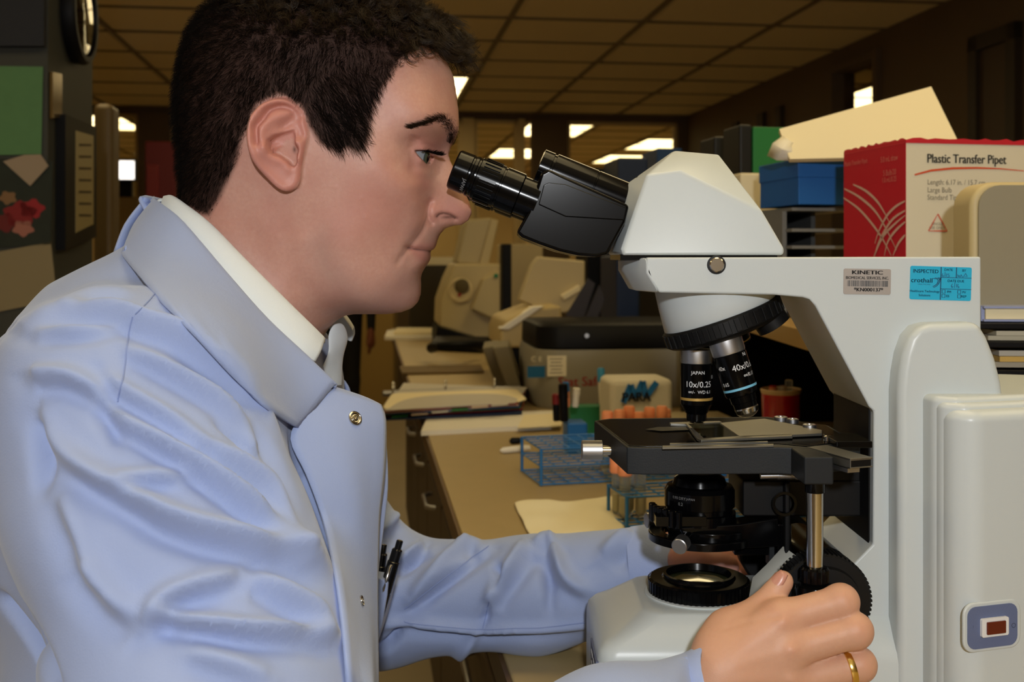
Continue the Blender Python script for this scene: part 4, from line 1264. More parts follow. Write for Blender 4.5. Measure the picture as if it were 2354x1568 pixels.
for (m_, p_, d_, t_, r_) in fing:
    f = smin(cone(HP(*m_), HP(*p_), r_[0], r_[1])(Gd_), cone(HP(*p_), HP(*d_), r_[1], r_[2])(Gd_), .0035)
    f = smin(f, cone(HP(*d_), HP(*t_), r_[2], r_[3])(Gd_), .003)
    f = smin(f, d_ell(Gd_, HP(*p_), (r_[1] * 1.06, r_[1] * 1.03, r_[1] * 1.05)), .004).astype(np.float32)
    FD = f if FD is None else smin(FD, f, np.float32(.0012))
D = smin(D, FD, np.float32(.0055))
hV, hQ = surface_nets(D, (ax_[0][0], ax_[1][0], ax_[2][0]), .0012); hV = relax(hV, hQ, 2, .45)
# tendons, knuckles and creases on the back of the hand
hN = vert_normals(hV, hQ)
sgn = 1 if (hN * (hV - hV.mean(0))).sum() > 0 else -1
if sgn < 0: hQ = hQ[:, ::-1]; hN = -hN
vx, vy = CX + hV[:, 0] / hV[:, 1] * F, HY - (hV[:, 2] - CZ) / hV[:, 1] * F
facing = np.clip(-hN[:, 1], 0, 1)
dis = np.zeros(len(hV))
for a, b, amp, w in (((1690, 1505), (1800, 1432), .0003, 14), ((1690, 1530), (1812, 1495), .0004, 14), ((1700, 1560), (1810, 1560), .0004, 14),
                     ((1668, 1452), (1740, 1400), .0006, 8)):
    dis += amp * np.exp(-(seg_dist(vx, vy, [a, b]) / w) ** 2)
for (x, y, amp, w) in ((1800, 1428, .0010, 16), (1820, 1494, .0013, 17), (1822, 1562, .0010, 16)):
    dis += amp * np.exp(-((vx - x) ** 2 + (vy - y) ** 2) / w ** 2)
for a, b, amp, w in (((1745, 1380), (1768, 1402), -.0006, 2.2), ((1752, 1374), (1776, 1398), -.0005, 2.0), ((1944, 1360), (1960, 1385), -.0004, 2.0), ((1975, 1428), (1990, 1452), -.0004, 2.0),
                     ((1672, 1445), (1720, 1428), -.0009, 6), ((1720, 1428), (1790, 1416), -.0007, 7)):
    dis += amp * np.exp(-(seg_dist(vx, vy, [a, b]) / w) ** 2)
hV = hV + hN * (dis * facing)[:, None]
knk = np.zeros(len(hV))
for (x, y) in ((1940, 1378), (1978, 1446), (1985, 1520), (1820, 1494), (1800, 1430), (1760, 1390)):
    knk += .5 * np.exp(-((vx - x) ** 2 + (vy - y) ** 2) / 24 ** 2)

# far hand, round the far knob, mostly behind the condenser
ffing = [((1630, 1288, .925), (1690, 1288, .915), (1718, 1300, .902), (1716, 1318, .894), (.011, .010, .009, .007)),
         ((1632, 1306, .940), (1700, 1306, .930), (1722, 1322, .912), (1716, 1340, .902), (.011, .010, .009, .007)),
         ((1630, 1328, .945), (1690, 1336, .938), (1708, 1350, .918), (1700, 1362, .908), (.0105, .0095, .0085, .007)),
         ((1625, 1348, .945), (1670, 1362, .938), (1688, 1374, .920), (1680, 1384, .910), (.0095, .0085, .0075, .0065)),
         ((1570, 1290, .905), (1620, 1290, .893), (1652, 1296, .888), (1675, 1302, .886), (.0125, .0115, .0100, .0085))]
fp = [(cone(HP(1500, 1290, .935), HP(1560, 1300, .93), .024, .023, (1, .8, 1)), .02), (cone(HP(1560, 1300, .93), HP(1630, 1315, .935), .022, .024, (1, .7, 1)), .02)]
ax2, Gd2 = grid((.10, .865, CZ - .30), (.205, .965, CZ - .225), .0016)
D = None
for fn_, kk_ in fp:
    d = fn_(Gd2).astype(np.float32); D = d if D is None else smin(D, d, np.float32(kk_))
FD = None
for (m_, p_, d_, t_, r_) in ffing:
    f = smin(cone(HP(*m_), HP(*p_), r_[0], r_[1])(Gd2), cone(HP(*p_), HP(*d_), r_[1], r_[2])(Gd2), .003)
    f = smin(f, cone(HP(*d_), HP(*t_), r_[2], r_[3])(Gd2), .003).astype(np.float32)
    FD = f if FD is None else smin(FD, f, np.float32(.0012))
D = smin(D, FD, np.float32(.006))
fV, fQ = surface_nets(D, (ax2[0][0], ax2[1][0], ax2[2][0]), .0016); fV = relax(fV, fQ, 2, .45)
if (vert_normals(fV, fQ) * (fV - fV.mean(0))).sum() < 0: fQ = fQ[:, ::-1]

# ---- trunk, arms and legs under the clothes ------------------------------------------------
S1, S2 = np.array(HP(275, 955, .652)), None
S2 = np.array((S1[0], 2 * YC - S1[1], S1[2]))
E1, E2 = np.array(HP(640, 2100, .545)), np.array(HP(880, 1374, 1.0))
Wr1, Wr2 = np.array(HP(1640, 1652, .688)), np.array(HP(1500, 1300, .935))
SEAT = .60
hipc = np.array((-.36, YC, SEAT + .13))
kn1, kn2 = np.array((.02, YC - .14, SEAT + .06)), np.array((.02, YC + .14, SEAT + .06))
ft1, ft2 = np.array((-.06, YC - .13, .26)), np.array((-.06, YC + .13, .26))
bod = [(lambda Gd: d_ell(Gd, (-.225, YC, CZ - .33), (.115, .17, .28)), .05), (cone(tuple(S1), tuple(S2), .055, .055), .05),
       (lambda Gd: d_ell(Gd, (-.33, YC, SEAT + .12), (.135, .17, .12)), .06), (cone(HP(520, 720, YC), HP(430, 900, YC), .058, .075), .04),
       (cone(tuple(S1), tuple(E1), .046, .036), .03), (cone(tuple(E1), tuple(Wr1), .034, .016), .02), (cone(tuple(S2), tuple(E2), .040, .026), .03), (cone(tuple(E2), tuple(Wr2), .026, .018), .02)]
bV, bQ, _ = sdf_mesh(bod, (-.50, .46, SEAT - .02), (.16, 1.16, CZ + .0), .0075, .03, 2)
if (vert_normals(bV, bQ) * (bV - bV.mean(0))).sum() < 0: bQ = bQ[:, ::-1]

nH, nN, nF = len(head_V), len(hV), len(fV)
AV = np.concatenate([head_V, hV, fV, bV]); AQ = np.concatenate([head_Q, hQ + nH, fQ + nH + nN, bQ + nH + nN + nF])
me = np_mesh('person', AV, AQ)
def set_attr(name, parts):
    a = me.attributes.new(name, 'FLOAT', 'POINT')
    a.data.foreach_set('value', np.concatenate(parts).astype(np.float32))
Z_ = lambda n: np.zeros(n)
set_attr('dark', [at_dark, Z_(nN), Z_(nF), Z_(len(bV))]); set_attr('stubble', [at_st, Z_(nN), Z_(nF), Z_(len(bV))])
set_attr('tan', [Z_(nH), Z_(nN) + .6, Z_(nF), Z_(len(bV))])
set_attr('blush', [at_bl, np.clip(knk, 0, .6), Z_(nF) + .3, Z_(len(bV))]); set_attr('lip_and_shade', [at_lip_shade, Z_(nN), Z_(nF), Z_(len(bV))])
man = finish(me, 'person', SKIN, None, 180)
tag(man, 'dark-haired person in a pale blue lab coat bending to the eyepieces of the microscope', 'person')

# thumb nail and ring
nl = MB()
tn = Vector(HP(1799, 1336, .711)); d0 = (tn - Vector(HP(1752, 1398, .709))).normalized()
upv = Vector((-.75, -.62, .22)); upv = (upv - d0 * upv.dot(d0)).normalized(); sdv = d0.cross(upv)
rows = []
for i in range(7):
    t = i / 6; wdt = .0046 * (1 - .35 * max(0, t - .6) / .4)
    rows.append([tn + d0 * (-.0075 + .0125 * t) + sdv * (math.sin(a) * wdt * 1.15) + upv * (.0061 * math.cos(a * .9) + .0009 - .0022 * max(0, t - .75)) for a in np.linspace(-1, 1, 9)])
nl.loft(rows, cap=False, closed=False)
nl.build('thumb_nail', mat('nail', (196, 140, 122), .3, spec=.5), man, 180, solid=.0005)
rc_ = Vector(HP(1952, 1535, .6895)); ra_ = (Vector(HP(1974, 1528, .690)) - Vector(HP(1812, 1566, .688))).normalized()
MB().lathe(rc_ - ra_ * .0022, ra_, [(0, .0103), (.0004, .0112), (.0022, .0117), (.0040, .0112), (.0044, .0103), (0, .0103)], 48, cap=False).build('gold_ring', mat('gold', (232, 200, 118), .2, 1.0), man, 50, label='plain gold ring on the ring finger')

# eye ball
eye_r = .0117
ec = Vector((eye_c[0], YC - eye_h, eye_c[1]))
gz_ = Vector((.95, -.24, -.22)).normalized()
eb = MB(); eb.lathe(ec - gz_ * eye_r, gz_, [(eye_r * (1 - math.cos(a)), max(eye_r * math.sin(a), 1e-5)) for a in np.linspace(0, math.pi, 33)], 40)
def eye_mat():
    m = mat('eye_surface', (205, 200, 196), .12, spec=.6, coat=.6)
    nt = m.node_tree; b = nt.nodes['Principled BSDF']
    tc = nt.nodes.new('ShaderNodeTexCoord'); dt = nt.nodes.new('ShaderNodeVectorMath'); dt.operation = 'SUBTRACT'
    dt.inputs[1].default_value = ec; nt.links.new(tc.outputs['Object'], dt.inputs[0])
    nm = nt.nodes.new('ShaderNodeVectorMath'); nm.operation = 'NORMALIZE'; nt.links.new(dt.outputs[0], nm.inputs[0])
    dp = nt.nodes.new('ShaderNodeVectorMath'); dp.operation = 'DOT_PRODUCT'; dp.inputs[1].default_value = gz_; nt.links.new(nm.outputs[0], dp.inputs[0])
    cr = nt.nodes.new('ShaderNodeValToRGB'); nt.links.new(dp.outputs['Value'], cr.inputs[0])
    e = cr.color_ramp.elements
    e[0].position = 0; e[0].color = (.21, .205, .205, 1); e[1].position = .83; e[1].color = (.24, .265, .30, 1)  # eye white greyed: the shade it lies in is put into its colour
    for p, c in ((.855, (.03, .04, .045, 1)), (.88, (.06, .075, .06, 1)), (.955, (.085, .085, .045, 1)), (.968, (.004, .004, .004, 1)), (1.0, (.004, .004, .004, 1))):
        x = e.new(p); x.color = c
    nt.links.new(cr.outputs[0], b.inputs['Base Color'])
    return m
eb.build('eyeball', eye_mat(), man, 180)
eb2 = MB(); ec2 = Vector((ec.x, 2 * YC - ec.y, ec.z)); eb2.lathe(ec2 - gz_ * eye_r, gz_, [(eye_r * (1 - math.cos(a)), max(eye_r * math.sin(a), 1e-5)) for a in np.linspace(0, math.pi, 17)], 24)
eb2.build('eyeball', mat('eye_white', (200, 196, 192), .15), man, 180)

# ---- hair ---------------------------------------------------------------------------------
def hair_mat(name, root, tip, rough=.38, spec=.03):
    m = bpy.data.materials.new(name); m.use_nodes = True
    nt = m.node_tree; b = nt.nodes['Principled BSDF']
    hi = nt.nodes.new('ShaderNodeHairInfo'); mx = nt.nodes.new('ShaderNodeMix'); mx.data_type = 'RGBA'
    mx.inputs['A'].default_value = root + (1,); mx.inputs['B'].default_value = tip + (1,)
    nt.links.new(hi.outputs['Random'], mx.inputs['Factor']); nt.links.new(mx.outputs['Result'], b.inputs['Base Color'])
    b.inputs['Roughness'].default_value = rough; b.inputs['Specular IOR Level'].default_value = spec
    return m
HAIR = hair_mat('dark_brown_hair', (.0022, .0018, .0018), (.008, .0055, .004), .48)
def make_hair(name, pts, rad, parent, m, label=None):
    """pts (n, k, 3) strands"""
    n, k, _ = pts.shape
    hc = bpy.data.hair_curves.new(name)
    hc.add_curves([k] * n)
    hc.attributes['position'].data.foreach_set('vector', pts.astype(np.float32).ravel())
    ra = hc.attributes.get('radius') or hc.attributes.new('radius', 'FLOAT', 'POINT')
    t = np.linspace(0, 1, k); r = rad * (1 - .65 * t ** 2)
    ra.data.foreach_set('value', np.tile(r, n).astype(np.float32))
    hc.materials.append(m)
    o = bpy.data.objects.new(name, hc); link(o, parent)
    o['kind'] = 'stuff'
    if label: o['label'] = label
    return o
# roots spread by area over the skin inside the hair line
tri = np.concatenate([head_Q[:, [0, 1, 2]], head_Q[:, [0, 2, 3]]])
tc_ = head_V[tri].mean(1)
tpx, tpy = project(tc_)
hl_sd = signed_dist(tpx, tpy, hairline)
ok = (hl_sd > -7) & ~is_ear[tri].any(1) & (tc_[:, 2] > CZ - .02)
tri = tri[ok]; hl_sd = hl_sd[ok]; tpx = tpx[ok]; tpy = tpy[ok]
A_ = np.linalg.norm(np.cross(head_V[tri[:, 1]] - head_V[tri[:, 0]], head_V[tri[:, 2]] - head_V[tri[:, 0]]), axis=1)
wgt = A_ * np.clip((hl_sd + 7) / (14 + 26 * ((tpx > 690) & (tpy > 230)) + 26 * ((tpx < 560) & (tpy > 400))), .05, 1) * np.where(head_V[tri[:, 0], 1] < YC + .02, 1, .55)
NS = 52000
pick = RNG.choice(len(tri), NS, p=wgt / wgt.sum())
bc = RNG.dirichlet((1, 1, 1), NS)
T_ = tri[pick]
root = (head_V[T_] * bc[:, :, None]).sum(1); nrm = (head_N[T_] * bc[:, :, None]).sum(1); nrm /= np.linalg.norm(nrm, axis=1, keepdims=True)
rx, ry = project(root); side = np.where(root[:, 1] < YC, -1.0, 1.0)
sd_ = hl_sd[pick]
# local length and curliness: long curls on top and at the front, cropped behind and at the sides
topness = np.clip((120 - ry) / 110, 0, 1) * np.clip((rx - 470) / 200, .15, 1)
topness = np.maximum(topness, np.clip((rx - 860) / 120, 0, 1) * np.clip((190 - ry) / 80, 0, 1))
length = .0066 + .0185 * topness
temple = np.clip((rx - 690) / 60, 0, 1) * np.clip((ry - 150) / 80, 0, 1)
length += temple * .0040
nape = np.clip((ry - 380) / 90, 0, 1)
length *= (1 - .35 * nape) * np.clip(.45 + sd_ / 30, .45, 1)
length *= RNG.uniform(.7, 1.15, NS)
# combing direction in the head's own frame: back at the crown, down at the sides, forward at the fringe
comb = np.zeros((NS, 3))
comb[:, 0] = np.where(temple > .2, .45, -.22) + 1.3 * np.clip((rx - 800) / 180, 0, 1) * topness
comb[:, 2] = -.55 * (1 - topness) - .55 * np.clip((rx - 930) / 80, 0, 1)
comb[:, 1] = side * .25 * topness
lift = 1.1 * (1 - temple * .72) + .35 * topness
lift = lift * (1 - .35 * nape)
key = np.floor(root / .0062).astype(int)
hsh = (key[:, 0] * 73856093 ^ key[:, 1] * 19349663 ^ key[:, 2] * 83492791) & 0xffff
cl = np.random.default_rng(5).normal(size=(65536, 4))[hsh]
d_ = nrm * lift[:, None] + comb * (1 - .25 * lift)[:, None]
d_ += cl[:, :3] * (.16 + .45 * topness)[:, None] + RNG.normal(size=(NS, 3)) * (.13 - .05 * topness)[:, None]
d_ /= np.linalg.norm(d_, axis=1, keepdims=True)
e1 = np.cross(d_, nrm); e1 /= np.linalg.norm(e1, axis=1, keepdims=True) + 1e-9; e2 = np.cross(d_, e1)
KP = 10
tt = np.linspace(0, 1, KP)
ph = cl[:, 3] * 3 + RNG.normal(size=NS) * (.35 - .2 * topness)
turns = 1.6
amp_c = .0040 * topness + .00035
pts = np.zeros((NS, KP, 3))
for j, t in enumerate(tt):
    a = ph + turns * 2 * math.pi * t * (.3 + .7 * topness)
    cur = amp_c * min(1, t * 2.2)
    bend = np.zeros((NS, 3)); bend[:, 2] = -.35 * t * t * length * (1 - topness)
    fr_ = np.clip((rx - 900) / 90, 0, 1) * topness
    bend[:, 0] += fr_ * .010 * t * t; bend[:, 2] -= fr_ * .011 * t * t
    pts[:, j] = root - nrm * .0006 + d_ * (length * t)[:, None] + e1 * (np.cos(a) * cur)[:, None] + e2 * (np.sin(a) * cur)[:, None] + bend
    # never dive under the skin
un, inv = np.unique(hsh, return_inverse=True); cnt_ = np.bincount(inv)
for j, t in enumerate(tt):
    if t == 0: continue
    mean = np.stack([np.bincount(inv, pts[:, j, c]) / cnt_ for c in range(3)], 1)[inv]
    far_ = np.linalg.norm(mean - pts[:, j], axis=1)
    w_ = np.where(far_ < .012, .55 * t ** .7, 0) * np.clip(topness * 1.6, 0, 1)
    pts[:, j] += (mean - pts[:, j]) * w_[:, None]
inner = ((pts - root[:, None]) * nrm[:, None]).sum(2)
pts += nrm[:, None] * np.maximum(0, .0004 + .0012 * tt[None] - inner)[:, :, None]
curly = (topness + RNG.normal(size=NS) * .12) > .42
make_hair('hair', pts[~curly], .000075, man, HAIR, 'near black hair cropped short at the sides and back')
make_hair('curly_top_hair', pts[curly], .00010, man, hair_mat('lit_brown_curl_hair', (.006, .004, .003), (.042, .024, .010), .36, .14), 'longer dark brown curls on top and over the forehead, overhead light put into their colour')  # lighter brown here puts the ceiling lamp highlights into the hair colour

def skin_pt(x, y, hguess=.05):
    h = hguess
    for _ in range(8):
        a, b = C(x, y, h); h = float(bil(H, np.array([a]), np.array([b]))[0])
    a, b = C(x, y, h)
    return np.array((a, YC - h, b)), h
def facial_hair(name, path, widths, n, L, flow, rad, spread=.35, lift=.25):
    cpath = catmull([np.array(p, float) for p in path], 12); cw = np.interp(np.linspace(0, 1, len(cpath)), np.linspace(0, 1, len(widths)), widths)
    out = []
    for _ in range(n):
        i = random.random() * (len(cpath) - 1.01); i0 = int(i); f = i - i0
        c = cpath[i0] * (1 - f) + cpath[i0 + 1] * f; tg = cpath[i0 + 1] - cpath[i0]; tg = tg / (np.linalg.norm(tg) + 1e-9)
        w = cw[i0]; off = random.gauss(0, .42) * w
        q = c + np.array((-tg[1], tg[0])) * off
        p0, h0 = skin_pt(q[0], q[1])
        fx = flow(i / len(cpath), tg, off / max(w, 1))
        q2 = q + fx * 8
        p1, h1 = skin_pt(q2[0], q2[1], h0)
        dr_ = p1 - p0; dr_ /= np.linalg.norm(dr_) + 1e-9
        dr_ = dr_ + np.array((0.15, -lift, 0.0)) + np.random.default_rng(random.randrange(1 << 30)).normal(size=3) * spread * .5
        dr_ /= np.linalg.norm(dr_)
        ln = L * random.uniform(.6, 1.2)
        out.append([p0 + dr_ * ln * t + np.array((0, .10 * ln, -.1 * ln)) * t * t for t in (0, .33, .66, 1)])
    return np.array(out)
brow = facial_hair('brow', [(944, 295), (962, 289), (985, 281), (1006, 271), (1022, 276), (1036, 292), (1040, 312), (1033, 330)], [3, 5, 8, 11, 15, 17, 14, 6], 1900, .0060,
                   lambda s, tg, o: (-tg * .75 + np.array((-.1, -.55)) if s < .6 else -tg * .7 + np.array((-.45, .0))), .00006, .22, .06)
mir = brow.copy(); mir[:, :, 1] = 2 * YC - mir[:, :, 1]
BROW = hair_mat('eyebrow_hair', (.014, .009, .006), (.04, .025, .015), .5)
make_hair('eyebrow', brow, .000055, man, BROW, 'thick dark eyebrow'); make_hair('eyebrow', mir, .000055, man, BROW)
lashes = []
for i in range(420):
    t = random.random() ** .6; x = 966 + 40 * t; y = 347 + 8 * t ** 1.5
    h = .0455 - .0195 * t; a, b = C(x, y, h)
    p0 = np.array((a, YC - h, b)); dr_ = np.array((1.0, -.55 + .35 * t, .05 - .10 * t)); dr_ = dr_ + RNG.normal(size=3) * .16; dr_ /= np.linalg.norm(dr_)
    ln = random.uniform(.0045, .0075) * (.5 + .5 * t)
    lashes.append([p0 + dr_ * ln * s + np.array((0, 0, -.0012 * s + .0018 * s * s)) for s in (0, .33, .66, 1)])
make_hair('eyelashes', np.array(lashes), .00008, man, HAIR)
# ---- lab coat ------------------------------------------------------------------------------
def cloth_mat(name, color, weave=1, rough=.75):
    m = mat(name, color, rough + .1, spec=.12)
    nt = m.node_tree; b = nt.nodes['Principled BSDF']; L = nt.links.new
    b.inputs['Sheen Weight'].default_value = .2
    tc = nt.nodes.new('ShaderNodeTexCoord')
    n = nt.nodes.new('ShaderNodeTexNoise'); n.inputs['Scale'].default_value = 900; n.inputs['Detail'].default_value = 2
    L(tc.outputs['Object'], n.inputs['Vector'])
    n2 = nt.nodes.new('ShaderNodeTexNoise'); n2.inputs['Scale'].default_value = 22; n2.inputs['Detail'].default_value = 4
    L(tc.outputs['Object'], n2.inputs['Vector'])
    ad = nt.nodes.new('ShaderNodeMath'); ad.operation = 'MULTIPLY_ADD'; ad.inputs[1].default_value = .12
    L(n.outputs['Fac'], ad.inputs[0]); L(n2.outputs['Fac'], ad.inputs[2])
    bp = nt.nodes.new('ShaderNodeBump'); bp.inputs['Strength'].default_value = .35; bp.inputs['Distance'].default_value = .0035
    L(ad.outputs[0], bp.inputs['Height']); L(bp.outputs['Normal'], b.inputs['Normal'])
    if weave:   # faint darker threads woven in
        w = nt.nodes.new('ShaderNodeTexWave'); w.inputs['Scale'].default_value = 62; w.inputs['Distortion'].default_value = .8; w.inputs['Detail'].default_value = 1
        mp = nt.nodes.new('ShaderNodeMapping'); mp.inputs['Rotation'].default_value = (0, .5, .2)
        L(tc.outputs['Object'], mp.inputs['Vector']); L(mp.outputs['Vector'], w.inputs['Vector'])
        r = nt.nodes.new('ShaderNodeMapRange'); r.inputs[1].default_value = .93; r.inputs[2].default_value = 1; r.inputs[3].default_value = 1; r.inputs[4].default_value = .90
        L(w.outputs['Fac'], r.inputs[0])
        mx = nt.nodes.new('ShaderNodeVectorMath'); mx.operation = 'SCALE'; mx.inputs[0].default_value = lin(color)[:3]
        L(r.outputs[0], mx.inputs['Scale']); L(mx.outputs['Vector'], b.inputs['Base Color'])
    return m
COAT = cloth_mat('pale_blue_cotton', (157, 172, 211), 0)
KNIT = cloth_mat('blue_knit', (158, 174, 218), 0, .9)
SHIRT = cloth_mat('white_shirt_cotton', (222, 229, 232), 0)

def hs(n, p):
    """half space: outside on the side of n"""
    n = np.asarray(n, float); n = n / np.linalg.norm(n); p = np.asarray(p, float)
    return lambda Gd: (Gd[0] - p[0]) * n[0] + (Gd[1] - p[1]) * n[1] + (Gd[2] - p[2]) * n[2]
ch_ = .0026
cax, cG = grid((-.47, .462, CZ - .405), (.135, 1.13, CZ + .015), ch_)
f32 = np.float32
T = d_ell(cG, (-.235, YC, CZ - .31), (.130, .178, .33)).astype(f32)
T = smin(T, d_cone(cG, (-.236, YC - .130, CZ - .100), (-.236, YC + .130, CZ - .100), .074, .074).astype(f32), f32(.06))
T = smin(T, d_ell(cG, (-.268, YC, CZ - .140), (.110, .155, .125)).astype(f32), f32(.05))
T = smin(T, d_ell(cG, (-.150, YC - .065, CZ - .262), (.048, .066, .125)).astype(f32), f32(.04))
T = smin(T, d_cone(cG, HP(480, 720, YC), HP(400, 830, YC), .050, .080).astype(f32), f32(.045))
sl1 = d_cone(cG, tuple(S1 + np.array((.004, 0, -.004))), tuple(E1), .082, .074).astype(f32)
M1 = np.array(HP(1400, 1752, .645))
sl1 = smin(sl1, d_cone(cG, tuple(E1), tuple(M1), .072, .052).astype(f32), f32(.03))
fore = d_cone(cG, tuple(M1), HP(1660, 1650, .684), .050, .0385).astype(f32)
ax1 = Wr1 - M1
cut1 = hs(np.array((.74, -.28, .42)), HP(1622, 1590, .682))(cG).astype(f32)
fore = np.maximum(fore, cut1)
sl1 = smin(sl1, fore, f32(.02))
sl2 = d_cone(cG, tuple(S2 + np.array((-.03, 0, -.02))), tuple(E2), .068, .056).astype(f32)
f2 = d_cone(cG, tuple(E2), HP(1220, 1372, .968), .056, .046).astype(f32)
f2 = smin(f2, d_cone(cG, HP(1220, 1372, .968), HP(1530, 1308, .935), .046, .0385).astype(f32), f32(.02))
f2 = np.maximum(f2, hs(Wr2 - E2, HP(1512, 1306, .937))(cG).astype(f32))
sl2 = smin(sl2, f2, f32(.02))
D = smin(T, sl1, f32(.028)); D = smin(D, sl2, f32(.03))
del T, sl1, sl2, f2, fore, cut1
cV, cQ = surface_nets(D, (cax[0][0], cax[1][0], cax[2][0]), ch_)
del D
cV = relax(cV, cQ, 3, .5)
keep = cV[cQ].mean(1)[:, 2] > CZ - .4035
cQ = keep_largest(cV, cQ[keep])
used = np.unique(cQ); rm = np.full(len(cV), -1); rm[used] = np.arange(len(used)); cV = cV[used]; cQ = rm[cQ]
cN = vert_normals(cV, cQ)
if (cN * (cV - cV.mean(0))).sum() < 0: cQ = cQ[:, ::-1]; cN = -cN
wx, wy = CX + cV[:, 0] / cV[:, 1] * F, HY - (cV[:, 2] - CZ) / cV[:, 1] * F
fac = np.clip((-cN[:, 1] * 1 + .15) * 2.5, 0, 1)
farw = cV[:, 1] > YC + .02
dis = np.zeros(len(cV))
def fold(pts, amp, w, far=False, taper=True, valley=.55):
    """a ridge along a line of pixels with a softer valley on its lower side"""
    q = catmull([np.array(p, float) for p in pts], 5)
    best = np.full(len(cV), 1e9); sgn_ = np.zeros(len(cV)); tt_ = np.zeros(len(cV))
    n = len(q)
    for i in range(n - 1):
        a, b = q[i], q[i + 1]; e = b - a; L = e @ e + 1e-9
        t = np.clip(((wx - a[0]) * e[0] + (wy - a[1]) * e[1]) / L, 0, 1)
        dx, dy = wx - a[0] - t * e[0], wy - a[1] - t * e[1]
        d = np.hypot(dx, dy); m = d < best
        best = np.where(m, d, best); sgn_ = np.where(m, np.sign(e[0] * dy - e[1] * dx), sgn_); tt_ = np.where(m, (i + t) / (n - 1), tt_)
    tp = np.sin(np.clip(tt_, 0.02, .98) * math.pi) ** .5 if taper else 1.0
    s = best * sgn_
    w = w * 1.25
    prof_ = np.exp(-(s / w) ** 2) - valley * np.exp(-((s - 1.9 * w) / (1.3 * w)) ** 2)
    dis_ = (2.5 if far else 2.0) * amp * prof_ * tp * fac
    dis_ = np.where(farw == far, dis_, 0)
    dis.__iadd__(dis_)
for pts_, amp, w in (
        ([(60, 745), (134, 708), (210, 702), (275, 712), (333, 738), (402, 765), (478, 815), (547, 872), (620, 965), (680, 1070)], .0050, 13),
        ([(298, 803), (344, 823), (413, 861), (497, 914), (566, 976), (590, 1030)], .0042, 11),
        ([(250, 860), (283, 891), (344, 930), (402, 968), (459, 1014)], .0038, 13),
        ([(432, 1002), (509, 1041), (555, 1067), (612, 1113), (650, 1180), (690, 1255)], .0038, 11),
        ([(262, 945), (291, 968), (344, 999), (421, 1045), (497, 1098), (574, 1155), (631, 1205), (700, 1285)], .0060, 13),
        ([(100, 960), (130, 1014), (172, 1056), (230, 1094), (291, 1129), (344, 1159), (383, 1182), (459, 1209), (574, 1236), (670, 1263), (727, 1297), (765, 1324), (796, 1374)], .0070, 19),
        ([(280, 1100), (291, 1098), (364, 1094), (432, 1087)], .0038, 13), ([(330, 1440), (344, 1420), (367, 1381), (421, 1351), (497, 1328), (553, 1305)], .0050, 18),
        ([(360, 1405), (383, 1412), (459, 1427), (574, 1443), (689, 1450), (775, 1465)], .0060, 15), ([(590, 1322), (612, 1332), (689, 1381), (727, 1416), (750, 1450)], .0050, 16),
        ([(205, 1290), (230, 1332), (268, 1381), (325, 1420)], .0045, 22), ([(80, 765), (130, 757), (191, 754), (268, 742)], .0030, 9),
        ([(70, 856), (88, 857), (153, 861), (214, 888), (240, 920)], .0045, 15), ([(150, 690), (220, 660), (300, 655)], .0025, 10),
        ([(600, 940), (640, 1005), (690, 1090), (740, 1180), (785, 1250)], .0045, 12), ([(560, 930), (610, 1000), (660, 1090), (700, 1180)], .0032, 9),
        ([(150, 1130), (190, 1220), (230, 1330)], .0030, 18), ([(430, 1490), (520, 1520), (620, 1560)], .0035, 20)):
    fold(pts_, amp, w)
for pts_, amp, w in (([(70, 960), (82, 1040), (95, 1130)], -.0050, 14), ([(494, 968), (555, 1018), (601, 1062)], -.0035, 8), ([(0, 1372), (60, 1460), (135, 1580)], -.0100, 10), ([(215, 930), (250, 970), (275, 1030)], -.003, 14)):
    fold(pts_, amp, w, valley=0)
for pts_, amp, w in (
        ([(874, 1225), (895, 1200), (915, 1180)], .004, 12), ([(905, 1290), (945, 1270), (981, 1250)], .004, 10), ([(940, 1372), (994, 1325), (1040, 1280), (1080, 1245)], .0055, 13),
        ([(925, 1400), (985, 1352), (1040, 1310), (1123, 1254)], .0035, 8), ([(1120, 1395), (1145, 1350), (1181, 1300), (1207, 1255)], .0055, 12), ([(1268, 1262), (1280, 1290), (1304, 1332), (1352, 1360)], .0050, 13),
        ([(1385, 1280), (1420, 1250), (1450, 1222)], .0040, 14), ([(874, 1446), (936, 1433), (981, 1438), (1107, 1448), (1187, 1445), (1252, 1443), (1372, 1429)], .0042, 9),
        ([(1230, 1260), (1252, 1240), (1275, 1250)], .005, 12), ([(1060, 1250), (1085, 1245), (1110, 1250)], .004, 12)):
    fold(pts_, amp, w, True)
for pts_, amp, w in (([(915, 1330), (961, 1280), (990, 1235)], -.004, 7), ([(1142, 1300), (1150, 1325), (1138, 1362)], -.0045, 8), ([(1256, 1270), (1262, 1340), (1266, 1410)], -.0040, 10), ([(1108, 1448), (1120, 1400), (1130, 1380)], -.003, 6),
                     ([(920, 1455), (900, 1480), (870, 1500)], -.006, 7), ([(1105, 1452), (1075, 1490), (1040, 1530)], .003, 9)):
    fold(pts_, amp, w, True, valley=0)
# slow random rumple everywhere else
rs = np.random.default_rng(11)
for _ in range(26):
    kv = rs.normal(size=3) * np.array((26, 26, 40)); dis += .0007 * np.sin(cV @ kv + rs.uniform(0, 6.28))
cV = cV + cN * dis[:, None]
cV = relax(cV, cQ, 1, .4)
me = np_mesh('lab_coat', cV, cQ)
coat = finish(me, 'lab_coat', COAT, man, 180)

